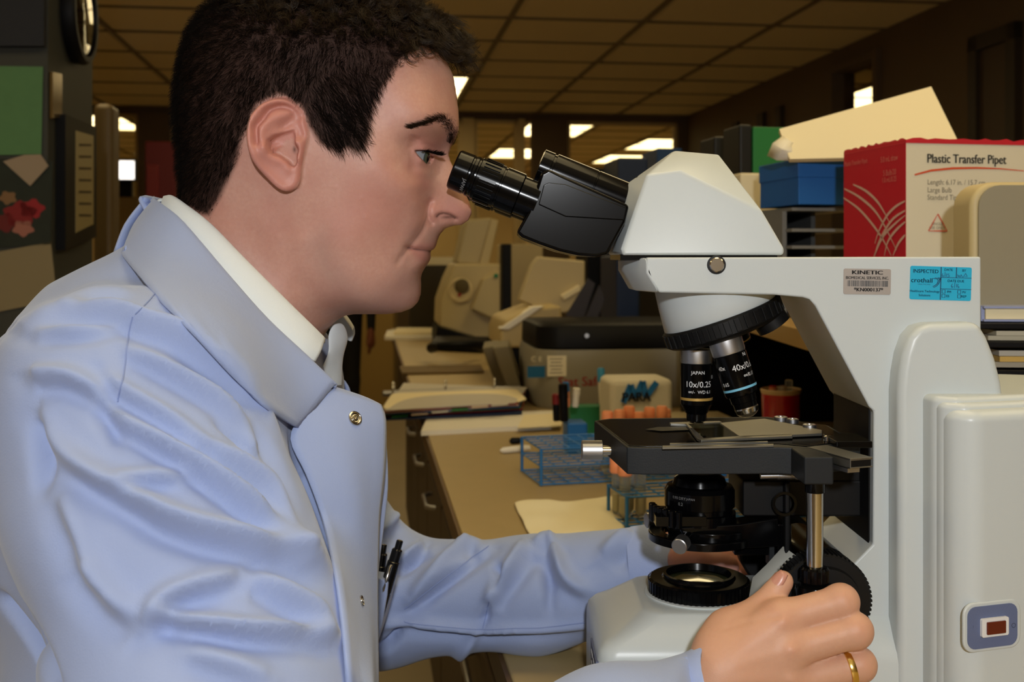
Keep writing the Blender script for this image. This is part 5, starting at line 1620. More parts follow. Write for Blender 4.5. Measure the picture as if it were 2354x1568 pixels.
from mathutils.bvhtree import BVHTree
def bvh_of(V, Q): return BVHTree.FromPolygons([tuple(v) for v in V], [tuple(q) for q in Q])
cb = bvh_of(cV, cQ)
EYE = Vector((0, 0, CZ))
def hit(x, y, lift=.0):
    d = Vector(((x - CX) / F, 1, (HY - y) / F)).normalized()
    loc, nn, _, dd = cb.ray_cast(EYE, d)
    if loc is None: return None, None
    if nn.dot(d) > 0: nn = -nn
    return loc + nn * lift, nn
SEAM = mat('seam_thread', (140, 156, 202), .85, spec=.2)
def seam(path, name='seam', w=.00038):
    q = catmull([np.array(p, float) for p in path], 8); mbs = MB(); L_ = []; R_ = []
    pts = [hit(a[0], a[1], .0006) for a in q]
    pts = [p for p in pts if p[0] is not None]
    for i, (p, nn) in enumerate(pts):
        t = (pts[min(i + 1, len(pts) - 1)][0] - pts[max(i - 1, 0)][0]).normalized(); s = t.cross(nn).normalized()
        L_.append([p - s * w, p - s * w * .4 + nn * .0004, p + s * w * .4 + nn * .0004, p + s * w])
    if len(L_) > 1: return mbs.loft(L_, cap=False, closed=False).build(name, SEAM, coat, 180)
seam([(373, 652), (345, 690), (312, 722)]); seam([(306, 728), (296, 770), (290, 820), (284, 860), (276, 900), (270, 925)])
seam([(930, 1428), (936, 1432), (981, 1438), (1107, 1448), (1187, 1445), (1252, 1443), (1362, 1429)]); seam([(930, 1400), (985, 1356), (1040, 1314), (1123, 1256)]); seam([(1110, 1446), (1117, 1410), (1125, 1382)])

def dense_on_coat(rows, lifts, nu=4, nv=4, strength=None):
    cols = [catmull(r, nu) for r in rows]
    out = []
    L_ = catmull([(l, 0) for l in lifts], nv)
    for k in range(len(cols[0])):
        c = catmull([c_[k] for c_ in cols], nv); row = []
        for (x, y, Y), l in zip(c, L_):
            if l[0] > 0:
                h_, n_ = hit(x, y)
                if h_ is not None and h_.y - l[0] < Y and abs(h_.y - Y) < .14: Y = h_.y - l[0]
            row.append((x, y, Y))
        out.append(row)
    Ya = np.array([[p[2] for p in r] for r in out])       # even out the depth along the collar
    Yc0 = Ya.copy()
    for _ in range(10):
        S = Ya.copy()
        S[1:-1] = (Ya[:-2] + Ya[1:-1] + Ya[2:]) / 3
        S[:, 1:-1] = (S[:, :-2] + S[:, 1:-1] * 2 + S[:, 2:]) / 4
        Ya = np.minimum(S, Yc0)
    return [[P(p[0], p[1], Ya[i, j]) for j, p in enumerate(r)] for i, r in enumerate(out)]
def dense(rows, nu=4, nv=4):
    cols = [catmull(r, nu) for r in rows]
    out = [catmull([c[k] for c in cols], nv) for k in range(len(cols[0]))]
    return [[Vector(p) for p in c] for c in out]
def sheet(rows, name, m, parent, solid=.002, sub=1, label=None):
    mb2 = MB(); mb2.loft(dense([[P(*p) for p in r] for r in rows]), cap=False, closed=False)
    return mb2.build(name, m, parent, 180, solid=solid, label=label)
def far_side(rows): return [[(CX + (x - CX) * 1.0, y, Y) for x, y, Y in r] for r in rows]
fold_t = [(352, 464, .822), (350, 462, .79), (368, 474, .764), (420, 518, .732), (520, 635, .704), (610, 736, .698), (700, 819, .703), (769, 885, .712)]
outer = [(292, 578, .824), (279, 580, .775), (296, 606, .735), (347, 662, .700), (458, 785, .672), (552, 884, .668), (622, 937, .676), (689, 986, .688)]
mid_ = [((a[0] + b[0]) / 2 + dx, (a[1] + b[1]) / 2 + dy, (a[2] + b[2]) / 2 + dY) for a, b, (dx, dy, dY) in zip(fold_t, outer, ((-8, -4, 0), (-8, -5, -.004), (-6, -4, -.006), (0, 0, -.010), (0, 0, -.010), (0, 0, -.008), (0, 0, -.005), (0, 0, -.002)))]
stand_ = [(382, 520, .822), (380, 520, .79), (396, 532, .772), (440, 580, .748), (520, 680, .728), (600, 770, .722), (680, 830, .725), (745, 892, .732)]
top_ = [(a[0] + 5, a[1] + 3, a[2] + .003) for a in fold_t]
def on_coat(p, lift):
    h_, n_ = hit(p[0], p[1])
    return p if h_ is None else (p[0], p[1], min(p[2], h_.y - lift))
mbc = MB(); mbc.loft(dense_on_coat([stand_, top_, fold_t, mid_, outer], (0, 0, .0030, .0080, .0065)), cap=False, closed=False)
col = mbc.build('collar', COAT, coat, 180, solid=.0022)
def mirrored(rows, dx=0.0):
    return dense(mirrored0(rows, dx))
def mirrored0(rows, dx):
    out = []
    for r in rows:
        rr = []
        for i_, (x, y, Y) in enumerate(r):
            p = P(x, y, Y); rr.append(Vector((p.x + (dx if len(r) < 6 else dx * i_ / (len(r) - 1)), 2 * YC - p.y, p.z)))
        out.append(rr)
    return out
MB().loft(mirrored([stand_, top_, fold_t, mid_, outer], -.040), cap=False, closed=False).build('collar', COAT, coat, 180, solid=-.0022)
flap = [[(767, 893, .718), (803, 905, .722), (840, 918, .728), (872, 934, .736)],
        [(712, 955, .694), (768, 962, .703), (830, 966, .716), (882, 966, .732)],
        [(700, 1010, .684), (775, 1020, .697), (833, 1030, .712), (882, 1030, .730)],
        [(735, 1090, .682), (795, 1095, .695), (838, 1100, .710), (877, 1105, .728)],
        [(765, 1170, .682), (810, 1175, .696), (842, 1180, .710), (867, 1185, .726)],
        [(790, 1260, .690), (820, 1265, .700), (846, 1275, .712), (863, 1290, .726)],
        [(812, 1390, .695), (832, 1390, .704), (850, 1395, .716), (862, 1400, .728)],
        [(828, 1568, .703), (842, 1568, .712), (854, 1568, .722), (864, 1568, .732)],
        [(835, 1800, .72), (846, 1800, .728), (856, 1800, .735), (866, 1800, .742)]]
under = [[(840, 935, .752), (862, 940, .748), (882, 948, .750)], [(850, 1020, .752), (872, 1030, .747), (890, 1040, .750)], [(850, 1110, .752), (876, 1120, .746), (892, 1125, .750)],
         [(846, 1190, .752), (868, 1200, .746), (884, 1205, .750)], [(840, 1300, .752), (858, 1310, .746), (870, 1320, .750)], [(840, 1420, .752), (856, 1430, .746), (866, 1440, .750)], [(840, 1600, .755), (858, 1600, .75), (868, 1600, .755)]]
sheet(under, 'front_facing', COAT, coat, .0018, 2)
fT = [[(r[0][0] - 34 * min(i, 2) / 2, r[0][1], r[0][2] - .002) for i, r in enumerate(flap)]] + [[r[c] for r in flap] for c in range(1, 4)]
mbc = MB(); mbc.loft(dense_on_coat(fT, (.0040, .0045, .0030, 0)), cap=False, closed=False)
fl_o = mbc.build('front_panel', COAT, coat, 180, solid=.0022)
MB().loft(mirrored(flap, -.045), cap=False, closed=False).build('front_panel', COAT, coat, 180, solid=-.0022)
flap_bvh = bvh_of([v.co for v in fl_o.data.vertices], [p.vertices for p in fl_o.data.polygons])
def snap(x, y, Y, n, r=.0050):
    o = P(x, y, Y); n = Vector(n).normalized()
    d = Vector(((x - CX) / F, 1, (HY - y) / F)).normalized()
    loc, nn, _, dd = flap_bvh.ray_cast(EYE, d)
    if loc is not None:
        n = nn if nn.dot(d) < 0 else -nn; o = loc + n * .0024
    s = MB().lathe(o, n, [(-.002, r * .9), (0, r), (.0006, r * .96), (.0009, r * .78), (.0004, r * .66), (.0004, r * .45), (.0010, r * .40), (.0012, r * .2), (.0002, r * .12), (.0002, .0001)], 32)
    return s.build('snap_button', M['chrome'], coat, 40, label='steel snap fastener')
snap(812, 965, .7080, (.1, -1, .1)); snap(823, 1383, .698, (.1, -1, 0), .0034)
# cuffs
def cuff(p, d, r0, r1, L, name, m):
    d = Vector(d).normalized()
    n = 64; rings = []
    u = d.orthogonal().normalized(); w = d.cross(u)
    for (t, r, rib) in ((-.016, r0 * .99, 0), (.0, r0, .3), (L * .5, (r0 + r1) / 2, 1), (L * .92, r1, 1), (L, r1 * .97, .5), (L * .9, r1 * .90, 0), (0, r1 * .9, 0)):
        rings.append([Vector(p) + d * t + (u * math.cos(2 * math.pi * i / n) + w * math.sin(2 * math.pi * i / n)) * (r + rib * (.00035 if i % 2 else -.00035)) for i in range(n)])
    return MB().loft(rings, cap=False).build(name, m, coat, 60)
cuff(HP(1632, 1632, .684), (.74, -.28, .46), .0365, .0360, .0150, 'cuff', KNIT)
cuff(HP(1508, 1307, .937), Wr2 - E2, .0375, .0290, .022, 'cuff', KNIT)
# breast pocket and pens
pk = MB(); pk.prism([P(x, y, .862) for x, y in ((858, 1325), (876, 1330), (893, 1338), (890, 1370), (878, 1440), (868, 1480), (858, 1480))], (0, .075, 0)); pk.build('breast_pocket', COAT, coat, 40, bevel=.002)
def pen(p0, p1, r, m, label, clip=None):
    a, b = P(*p0), P(*p1); d = b - a
    root_ = tag(empty('pen', tuple(b)), label, 'pen')
    L = d.length; d.normalize()
    MB().lathe(a, d, [(0, r * .7), (.001, r * .85), (.010, r * .88), (.0105, r), (L * .55, r), (L * .55 + .0005, r * .94), (L * .57, r * .94), (L * .57 + .0005, r), (L * .92, r * .95), (L * .97, r * .5), (L, r * .2)], 24).build('barrel', m, root_, 30)
    MB().lathe(a, d, [(-.007, r * .45), (-.0062, r * .55), (.001, r * .55)], 16).build('push_button', m, root_, 30)
    if clip:
        s = Vector((-.25, -1, .05)); s = (s - d * s.dot(d)).normalized(); q = a + s * (r * 1.25)
        c = MB(); c.tube([a + d * .012 + s * r * .4, q + d * .014, q + d * (L * .50), q + d * (L * .55) - s * r * .2], [.0014, .0017, .0015, .0016], 8); c.build('pocket_clip', clip, root_, 60)
    return root_
m_penblack = mat('pen_black_plastic', (9, 9, 11), .2, coat=.4)
pen((914, 1262, .872), (862, 1440, .866), .0050, m_penblack, 'black pen with a silver clip in the coat pocket', M['chrome'])
pen((880, 1272, .884), (858, 1420, .880), .0046, m_penblack, 'shorter black pen in the coat pocket behind the clipped pen')

# ---- shirt -----------------------------------------------------------------------------------
s_top = [(382, 458, .815), (380, 455, .79), (394, 456, .772), (424, 476, .757), (480, 520, .742), (560, 602, .730), (650, 692, .726), (712, 752, .730), (743, 782, .738)]
s_low = [(372, 510, .815), (360, 512, .785), (372, 522, .764), (400, 545, .745), (455, 598, .728), (535, 688, .714), (620, 780, .710), (680, 822, .714), (722, 830, .724)]
s_mid = [((a[0] + b[0]) / 2 + 2, (a[1] + b[1]) / 2, (a[2] + b[2]) / 2 - .003) for a, b in zip(s_top, s_low)]
s_in = [(a[0] + 3, a[1] + 8, a[2] + .006) for a in s_top]
shirt = sheet([s_in, s_top, s_mid, s_low], 'shirt', SHIRT, man, .0018, 2, label='white shirt showing at the neck')
MB().loft(mirrored([s_in, s_top, s_mid, s_low]), cap=False, closed=False).build('shirt_collar', SHIRT, shirt, 180, solid=-.0018)
fs_ = MB(); fs_.loft([[P(748, 770, .806), P(757, 805, .80), P(738, 842, .79), P(720, 880, .785)], [P(768, 736, .815), P(778, 790, .812), P(764, 832, .805), P(756, 890, .80)],
                     [P(789, 745, .828), P(802, 775, .826), P(782, 812, .822), P(786, 890, .812)], [P(786, 758, .842), P(797, 785, .842), P(779, 820, .836), P(780, 890, .83)]], cap=False, closed=False)
fs_.build('shirt_front', SHIRT, shirt, 180, solid=.0018, sub=2)

# ---- lower coat, trousers, shoes, stool (below the frame) ---------------------------------------
lo = [(lambda Gd: d_ell(Gd, (-.25, YC, CZ - .42), (.155, .195, .20)), .05), (lambda Gd: d_ell(Gd, (-.32, YC, SEAT + .13), (.165, .20, .15)), .06),
      (cone(tuple(E1 + np.array((0, 0, .0))), tuple(M1), .072, .050), .02)]
lV, lQ, _ = sdf_mesh(lo, (-.54, .47, SEAT - .05), (.08, 1.05, CZ - .398), .008, .03, 2)
if (vert_normals(lV, lQ) * (lV - lV.mean(0))).sum() < 0: lQ = lQ[:, ::-1]
finish(np_mesh('coat_skirt', lV, lQ), 'coat_skirt', COAT, coat, 180)
tr = [(lambda Gd: d_ell(Gd, (-.33, YC, SEAT + .09), (.14, .175, .10)), .05)]
for sy in (-1, 1):
    hp_ = (-.33, YC + sy * .09, SEAT + .085); kn_ = (.08, YC + sy * .13, SEAT + .09); an_ = (.02, YC + sy * .12, .30)
    tr += [(cone(hp_, kn_, .088, .066), .03), (cone(kn_, an_, .064, .048), .02)]
tV, tQ, _ = sdf_mesh(tr, (-.50, .52, .26), (.18, 1.12, SEAT + .20), .009, .03, 2)
if (vert_normals(tV, tQ) * (tV - tV.mean(0))).sum() < 0: tQ = tQ[:, ::-1]
finish(np_mesh('trousers', tV, tQ), 'trousers', cloth_mat('dark_trousers', (38, 40, 48), 0), man, 180)
for sy in (-1, 1):
    y = YC + sy * .12
    sh = [(cone((.0, y, .275), (.13, y, .262), .042, .034, (1, .95, .9)), .02), (cone((.02, y, .29), (.02, y, .33), .045, .048), .02)]
    sV, sQ, _ = sdf_mesh(sh, (-.07, y - .07, .215), (.20, y + .07, .40), .007, .02, 2)
    if (vert_normals(sV, sQ) * (sV - sV.mean(0))).sum() < 0: sQ = sQ[:, ::-1]
    finish(np_mesh('shoe', sV, sQ), 'shoe', mat('black_shoe', (18, 17, 16), .35), man, 180)
stool = tag(empty('stool', (-.34, YC, 0)), 'black round laboratory stool on which the person in the pale blue coat sits', 'stool')
MB().lathe((-.34, YC, SEAT - .085), (0, 0, 1), [(0, .16), (.01, .175), (.05, .178), (.066, .165), (.07, .10), (.07, .001)], 40).build('seat', m_penblack, stool, 40)
MB().lathe((-.34, YC, 0), (0, 0, 1), [(.07, .03), (.30, .028), (.301, .02), (SEAT - .085, .02)], 24).build('post', M['chrome'], stool, 30)
tor = [(-.34 + .24 * math.cos(a), YC + .24 * math.sin(a), .205) for a in np.linspace(0, 2 * math.pi, 41)]
MB().tube(tor, .011, 8).build('foot_ring', M['chrome'], stool, 60)
for i in range(5):
    a = 2 * math.pi * i / 5 + .3; u = Vector((math.cos(a), math.sin(a), 0)); c = Vector((-.34, YC, 0))
    MB().tube([c + Vector((0, 0, .085)), c + u * .16 + Vector((0, 0, .07)), c + u * .29 + Vector((0, 0, .02))], [.022, .018, .016], 10).build('leg', m_penblack, stool, 60)
    MB().tube([c + Vector((0, 0, .205)), c + u * .24 + Vector((0, 0, .205))], .006, 6).build('ring_spoke', M['chrome'], stool, 60)
# ================================================================== bench and everything on it
m_top = mat('bench_laminate', (172, 150, 104), .45, spec=.35, bump=.04, bscale=700, vary=.05, vscale=25)
m_edge = mat('bench_edge_band', (96, 72, 44), .5)
m_cab = mat('cabinet_laminate', (66, 50, 34), .55, vary=.06, vscale=12)
m_dark = mat('dark_equipment', (12, 12, 15), .5, spec=.2)
m_beige = mat('beige_instrument', (196, 178, 132), .5, bump=.04, bscale=500)
m_paper = mat('white_paper', (236, 230, 214), .85)
m_cream = mat('cream_card', (240, 226, 186), .8)
m_bluewire = mat('blue_coated_wire', (38, 112, 176), .4)
m_orange = mat('orange_cap', (240, 152, 104), .55)
m_tubeglass = mat('tube_glass', (230, 232, 226), .08, trans=.85, ior=1.2)
m_navy = mat('navy_plastic', (22, 40, 74), .45)
m_greyplast = mat('grey_plastic', (148, 150, 152), .5)
m_greymid = mat('mid_grey_steel', (112, 112, 110), .5, vary=.05)

def Zr(yaw): return Matrix.Rotation(yaw, 4, 'Z')
def obox(mb, c, size, yaw=YAW, roll=None):
    """box standing on point c"""
    Mx = Matrix.Translation(Vector(c)) @ Zr(yaw)
    if roll is not None: Mx = Mx @ roll
    return mb.box((-size[0] / 2, -size[1] / 2, 0), (size[0] / 2, size[1] / 2, size[2]), Mx)
def thing(name, loc, label, cat, group=None):
    return tag(empty(name, tuple(loc)), label, cat, group)

BA0, BA1, BB0, BB1 = .118, 1.10, -.25, 5.35
wt = MB(); rbox(wt, BA0, BA1, BB0, BB1, BENCH - .032, BENCH)
worktop = wt.build('worktop', m_top, bevel=.003)
tag(worktop, 'long beige laminate worktop that runs from the microscope towards the back wall', 'worktop')
eb_ = MB(); rbox(eb_, BA0 - .004, BA0, BB0, BB1, BENCH - .032, BENCH - .003); eb_.build('edge_band', m_edge, worktop)
b = 1.42; n = 0
for wd in (.62, .62, .60, .60, .60, .60):
    c = R((BA0 + .06 + BA1) / 2, b + wd / 2, 0)
    cab = thing('base_cabinet', c, 'brown base cabinet under the worktop, %s from the microscope end' % ('first', 'second', 'third', 'fourth', 'fifth', 'sixth')[n], 'cabinet', 'base cabinets under the worktop')
    m = MB(); rbox(m, BA0 + .08, BA1, b + .003, b + wd - .003, .10, BENCH - .034); m.build('carcass', m_cab, cab)
    m = MB(); rbox(m, BA0 + .14, BA1, b + .003, b + wd - .003, 0, .10); m.build('plinth', m_dark, cab)
    for (z0, z1, nm) in ((.12, .66, 'door'), (.68, BENCH - .045, 'drawer')):
        m = MB(); rbox(m, BA0 + .060, BA0 + .079, b + .012, b + wd - .012, z0, z1); d = m.build(nm, m_cab, cab, bevel=.003)
        m = MB(); zc = z1 - .05; m.tube([R(BA0 + .062, b + wd * .35, zc), R(BA0 + .038, b + wd * .38, zc), R(BA0 + .038, b + wd * .62, zc), R(BA0 + .062, b + wd * .65, zc)], .006, 8); m.build('handle', M['satin'], d, 60)
    b += wd; n += 1
ep_ = MB(); rbox(ep_, BA0 + .02, BA0 + .055, BB0 + .02, BB0 + .5, 0, BENCH - .033); tag(ep_.build('bench_support', m_cab, bevel=.002), 'brown support panel under the near end of the worktop', 'panel')
wb = MB(); c = R(.42, 1.18, 0)
bin_ = thing('waste_bin', c, 'dark red waste bin on the floor under the worktop', 'bin')
MB().lathe(c, (0, 0, 1), [(0, .10), (.004, .115), (.36, .145), (.372, .150), (.372, .142), (.01, .11)], 32, cap=False).build('shell', mat('dark_red_plastic', (112, 20, 22), .45), bin_, 40)
MB().lathe(c + Vector((0, 0, .006)), (0, 0, 1), [(0, .0001), (.001, .11)], 24).build('bottom', m_dark, bin_, 40)

def onb(x, y, z=0.0):
    """point of the bench (or a level z above it) seen at pixel (x, y)"""
    return onz(x, y, BENCH + z)

# paper towel, folded, on the bench behind the sleeve
pt = MB(); rows = []
c0, c1, c2, c3 = onb(1178, 1160), onb(1432, 1150), onb(1440, 1262), onb(1228, 1262)
for i in range(9):
    s = i / 8; row = []
    for j in range(13):
        t = j / 12
        p = c0.lerp(c1, t).lerp(c3.lerp(c2, t), s)
        z = .004 + .003 * math.sin(9 * t + 2 * s) * (1 - s * .5) + .0025 * math.sin(17 * s + t * 3)
        if i == 0: p = p + Vector((0, .004 * math.sin(t * 23) + .003 * math.sin(t * 41), 0))
        row.append(p + Vector((0, 0, z)))
    rows.append(row)
pt.loft(rows, cap=False, closed=False)
tw = pt.build('paper_towel', mat('cream_paper_towel', (246, 236, 200), .9, bump=.2, bscale=420), None, 180, solid=-.003, sub=1)
tag(tw, 'cream folded paper towel spread on the worktop beside the tube rack', 'paper towel')

# wire racks and tubes
def wire_rack(o, yaw, L, W, nx, ny, levels, label, hgt):
    t = thing('tube_rack', o, label, 'rack', 'blue wire tube racks')
    Mx = Matrix.Translation(Vector(o)) @ Zr(yaw)
    def tf(p): return Mx @ Vector(p)
    for lv in levels:
        for i in range(nx + 1):
            x = L * i / nx; MB().tube([tf((x, 0, lv)), tf((x, W, lv))], .0012, 6).build('cross_wire', m_bluewire, t, 60)
        for j in range(ny + 1):
            y = W * j / ny; MB().tube([tf((0, y, lv)), tf((L, y, lv))], .0017 if j in (0, ny) else .0012, 6).build('long_wire', m_bluewire, t, 60)
    for (x, y) in ((0, 0), (L, 0), (0, W), (L, W)):
        MB().tube([tf((x, y, .0016)), tf((x, y, hgt + .001))], .0024, 8).build('corner_post', m_bluewire, t, 60)
    return tf
def tube(p, lean, h, m_cap, label, cat, grp, cap=True, r=.0074):
    p = Vector(p); d = Vector((lean[0], lean[1], 1)).normalized()
    t = thing('test_tube', p, label, cat, grp)
    MB().lathe(p, d, [(0, r * .3), (.002, r * .8), (.006, r), (h, r)], 16).build('glass', m_tubeglass, t, 60)
    MB().lathe(p, d, [(.004, r * .4), (.008, r * .8), (h * .45, r * .8)], 14).build('sample', mat_sample, t, 60)
    if cap: MB().lathe(p, d, [(h - .006, r * 1.12), (h - .004, r * 1.28), (h + .013, r * 1.22), (h + .015, r * 1.0)], 16).build('cap', m_cap, t, 40)
    return t
mat_sample = mat('pale_sample', (206, 190, 140), .4)
r1 = onb(1244, 1119)
tf1 = wire_rack(r1, math.radians(14), .30, .115, 13, 5, (.003, .030, .056), 'blue wire tube rack left of the microscope stage, empty at its left half', .056)
r2 = onb(1441, 1216)
tf2 = wire_rack(r2, math.radians(13), .28, .075, 12, 4, (.003, .040), 'nearer blue wire tube rack under the microscope stage with four orange capped tubes', .041)
ords = ('first', 'second', 'third', 'fourth', 'fifth', 'sixth', 'seventh')
k_ = 0
for (x, y, top_y) in ((.008, .060, 1060), (.020, .052, 1072), (.009, .036, 1085), (.032, .036, 1092)):
    p = tf2((x, y, .0045)); 
    tube(p, (random.uniform(-.06, .06), random.uniform(-.04, .04)), .062 + .004 * (k_ % 2), m_orange, 'orange capped tube in the nearer blue rack, %s from its left' % ords[k_], 'test tube', 'tubes in the nearer rack'); k_ += 1
k_ = 0
for (x, y) in ((.122, .062), (.142, .040), (.160, .052), (.172, .036), (.192, .060), (.206, .040), (.224, .058)):
    p = tf1((x, y, .0045))
    tube(p, (random.uniform(-.05, .05), random.uniform(-.03, .03)), .082 + .004 * (k_ % 3), m_orange, 'orange capped tube in the farther blue rack, %s from its left' % ords[k_], 'test tube', 'tubes in the farther rack'); k_ += 1

# folded lens paper behind the hand
lp = MB(); lp.loft([[P(1718, 1392, .783), P(1730, 1328, .784), P(1762, 1298, .785), P(1800, 1256, .785)], [P(1765, 1396, .776), P(1790, 1345, .777), P(1812, 1305, .778), P(1828, 1276, .779)], [P(1822, 1399, .770), P(1842, 1360, .770), P(1850, 1325, .771), P(1856, 1302, .772)]], cap=False, closed=False)
lpo = lp.build('lens_paper', mat('grey_lens_paper', (172, 172, 164), .85), None, 180, solid=.0008)
tag(lpo, 'folded sheet of pale lens paper standing behind the drive post of the microscope', 'paper')

# pen with a dark cap, papers, ring binder
pn = thing('marker_pen', onb(1175, 1034), 'white pen with a black cap lying left of the blue tube rack', 'pen')
a, b_ = onb(1150, 1036, .006), onb(1215, 1030, .006)
MB().lathe(a, b_ - a, [(0, .002), (.006, .0055), (.05, .006), (.058, .005)], 14).build('barrel', m_paper, pn, 40)
a2 = onb(1172, 1014, .006); MB().lathe(a2, Vector((1, .3, 0)), [(0, .003), (.004, .0062), (.018, .0062), (.02, .004)], 14).build('cap', m_dark, pn, 40)
def slab(name, corners, z0, th, m, label, cat, group=None, wave=.0, yaw_jit=0, parent=None, bevel=0):
    o = MB().prism([onb(x, y, z0) for x, y in corners], (0, 0, th)).build(name, m, parent, 40, bevel=bevel)
    return tag(o, label, cat, group) if parent is None else o
slab('paper_stack', [(968, 1002), (1290, 985), (1296, 952), (985, 962)], .0, .009, m_paper, 'stack of white paper sheets under the ring binder', 'paper')
slab('loose_paper', [(1190, 985), (1290, 980), (1300, 952), (1205, 955)], .010, .002, m_cream, 'single cream paper on the stack right of the ring binder', 'paper')
bd = thing('ring_binder', onb(1040, 960), 'open ring binder with white pages and three metal rings on the worktop', 'binder')
cv = [(868, 968), (1200, 952), (1204, 920), (915, 918)]
slab('cover', cv, .011, .004, m_navy, '', '', parent=bd)
tabs = [(150, 30, 44), (40, 110, 60), (60, 70, 150), (190, 170, 150), (160, 40, 60), (196, 190, 178)]
for i in range(6):
    q = [(875 + 2 * i, 960 - 3 * i), (1200 - 3 * i, 942 - 3 * i), (1212, 902 - 2 * i), (928, 892 - 2 * i)]
    slab('divider', q, .016 + .0035 * i, .002, mat('divider_card', tabs[i], .8), '', '', parent=bd)
    x0 = 900 + 46 * i; slab('divider_tab', [(x0, 962 - .05 * (x0 - 880) - 3 * i), (x0 + 38, 961 - .05 * (x0 - 842) - 3 * i), (x0 + 38, 956 - .05 * (x0 - 842) - 3 * i), (x0, 957 - .05 * (x0 - 880) - 3 * i)], .016 + .0035 * i, .003, mat('tab_card', tabs[(i * 2 + 1) % 6], .8), '', '', parent=bd)
pg = MB(); rows = []
for i in range(7):
    s = i / 6; row = []
    for j in range(13):
        t = j / 12
        p = onb(876, 938, .038).lerp(onb(1214, 918, .038), t).lerp(onb(900, 903, .038).lerp(onb(1190, 893, .038), t), s)
        row.append(p + Vector((0, 0, -.016 * math.sin(math.pi * t) * (1 - s) ** 1.2)))
    rows.append(row)
pg.loft(rows, cap=False, closed=False); pg.build('page', m_cream, bd, 180, solid=-.002, sub=1)
mr_ = MB(); a, b_ = onb(880, 905, .03), onb(1195, 893, .03); mr_.tube([a, b_], .007, 10); mr_.build('ring_rail', M['satin'], bd, 60)
for t in (.075, .45, .81):
    p = a.lerp(b_, t); MB().tube([p + Vector((0, .014 * math.cos(q), .004 + .022 * math.sin(q))) for q in np.linspace(-.2, math.pi + .2, 9)], .0024, 8).build('ring', M['chrome'], bd, 60)

# centrifuge
ctr = onb(1330, 930)
cf_ = thing('centrifuge', ctr, 'grey bench centrifuge with a black lid behind the tube racks', 'centrifuge')
Yc_ = 2.56
body = [(1110, 805), (1180, 800), (1490, 800), (1520, 812), (1520, 936), (1190, 942), (1140, 900)]
m = MB(); rings = []
for (z, s) in ((.0, .97), (.012, 1.0), (.118, 1.0), (.134, .985)):
    rings.append(rrect(-.19 * s, .225 * s, -.17 * s, .17 * s, .06, z, 8))
T_c = Matrix.Translation(Vector((.222, Yc_ + .12, BENCH))) @ Zr(YAW)
m.loft([[T_c @ p for p in r] for r in rings]).build('housing', mat('grey_instrument', (150, 146, 134), .45), cf_, 50)
m = MB(); rings = []
for (z, s) in ((.135, .94), (.138, .97), (.186, .965), (.192, .93)):
    rings.append(rrect(-.19 * s, .225 * s, -.17 * s, .17 * s, .06, z, 8))
lid = MB().loft([[T_c @ p for p in r] for r in rings]).build('lid', m_dark, cf_, 50, label='black lid of the centrifuge')
pf0 = T_c @ Vector((0, -.1705, 0)); nf0 = Vector((RS, -RC, 0))
def cfp(x, y, off=.001):
    d = Vector(((x - CX) / F, 1, (HY - y) / F)); o = Vector((0, 0, CZ))
    return o + d * ((pf0 - o).dot(nf0) / d.dot(nf0)) + nf0 * off
def plate(x0, y0, x1_, y1, Y, m, name, parent, yaw=YAW, th=.0015, dy=0.0):
    c = cfp((x0 + x1_) / 2, y1, .0008); w = px(x1_ - x0, Y); h = px(y1 - y0, Y)
    mm = MB(); obox(mm, c, (w, th, h), yaw); return mm.build(name, m, parent)
Yf = Yc_ - .058
plate(1212, 842, 1253, 868, Yf, mat('blue_sticker', (16, 96, 150), .5), 'blue_sticker', cf_)
pw_ = plate(1258, 818, 1302, 865, Yf, m_paper, 'paper_label', cf_)
t = MB()
for i in range(5): obox(t, cfp(1278, 826 + 8 * i, .002), (px(30 - 5 * (i % 2), Yf), .0004, px(2, Yf)))
t.build('label_lines', mat('grey_ink_lines', (120, 116, 108), .7), cf_, kind='stuff')
t = MB(); text_on(t, 'C', cfp(1226, 826), (RC, RS, 0), (0, 0, 1), .016); text_on(t, 'E', cfp(1242, 826), (RC, RS, 0), (0, 0, 1), .016); t.build('lettering', m_paper, cf_, kind='stuff')
t = MB(); text_on(t, 'Stat Safe', cfp(1334, 878), (RC, RS, 0), (0, 0, 1), .030, sx=1.0, bold=.0004); t.build('lettering', mat('red_print', (170, 40, 50), .5), cf_, kind='stuff')
MB().lathe(cfp(1350, 772, -.006), (0, -1, 0), [(0, .006), (.006, .005)], 14).build('lid_button', M['satin'], cf_)

# cartons, cups and pens between the racks and the centrifuge
pb_ = thing('film_box', onb(1462, 962), 'white dispenser box with a blue zigzag mark behind the orange capped tubes', 'box')
Yb = 1.98
cc = Vector((P(1468, 0, Yb).x, Yb + .05, BENCH))
m = MB(); obox(m, cc, (px(150, Yb), .10, .125)); m.build('carton', mat('white_carton', (228, 220, 196), .6), pb_, bevel=.012, bseg=3)
t = MB(); u_ = Vector((RC, RS, 0)); zv = Vector((0, 0, 1)); o_ = P(1470, 910, Yb - .006)
zz = [(-.030, -.012), (-.016, .020), (-.008, -.004), (.006, .026), (.012, -.002), (.032, .024)]
for (a0, b0), (a1, b1) in zip(zz, zz[1:]):
    d = Vector((a1 - a0, b1 - b0)); nn = Vector((-d.y, d.x)).normalized() * .0055
    t.prism([o_ + u_ * (a + s * nn.x) + zv * (b_ + s * nn.y) for a, b_, s in ((a0, b0, 1), (a1, b1, 1), (a1, b1, -1), (a0, b0, -1))], Vector((RS, -RC, 0)) * .0005)
t.build('zigzag_mark', mat('blue_print', (40, 120, 190), .5), pb_)
t = MB(); text_on(t, 'PARA', P(1463, 914, Yb - .0085), u_, zv, .024, sx=.9, bold=.0008); t.build('lettering', M['blackink'], pb_, kind='stuff')
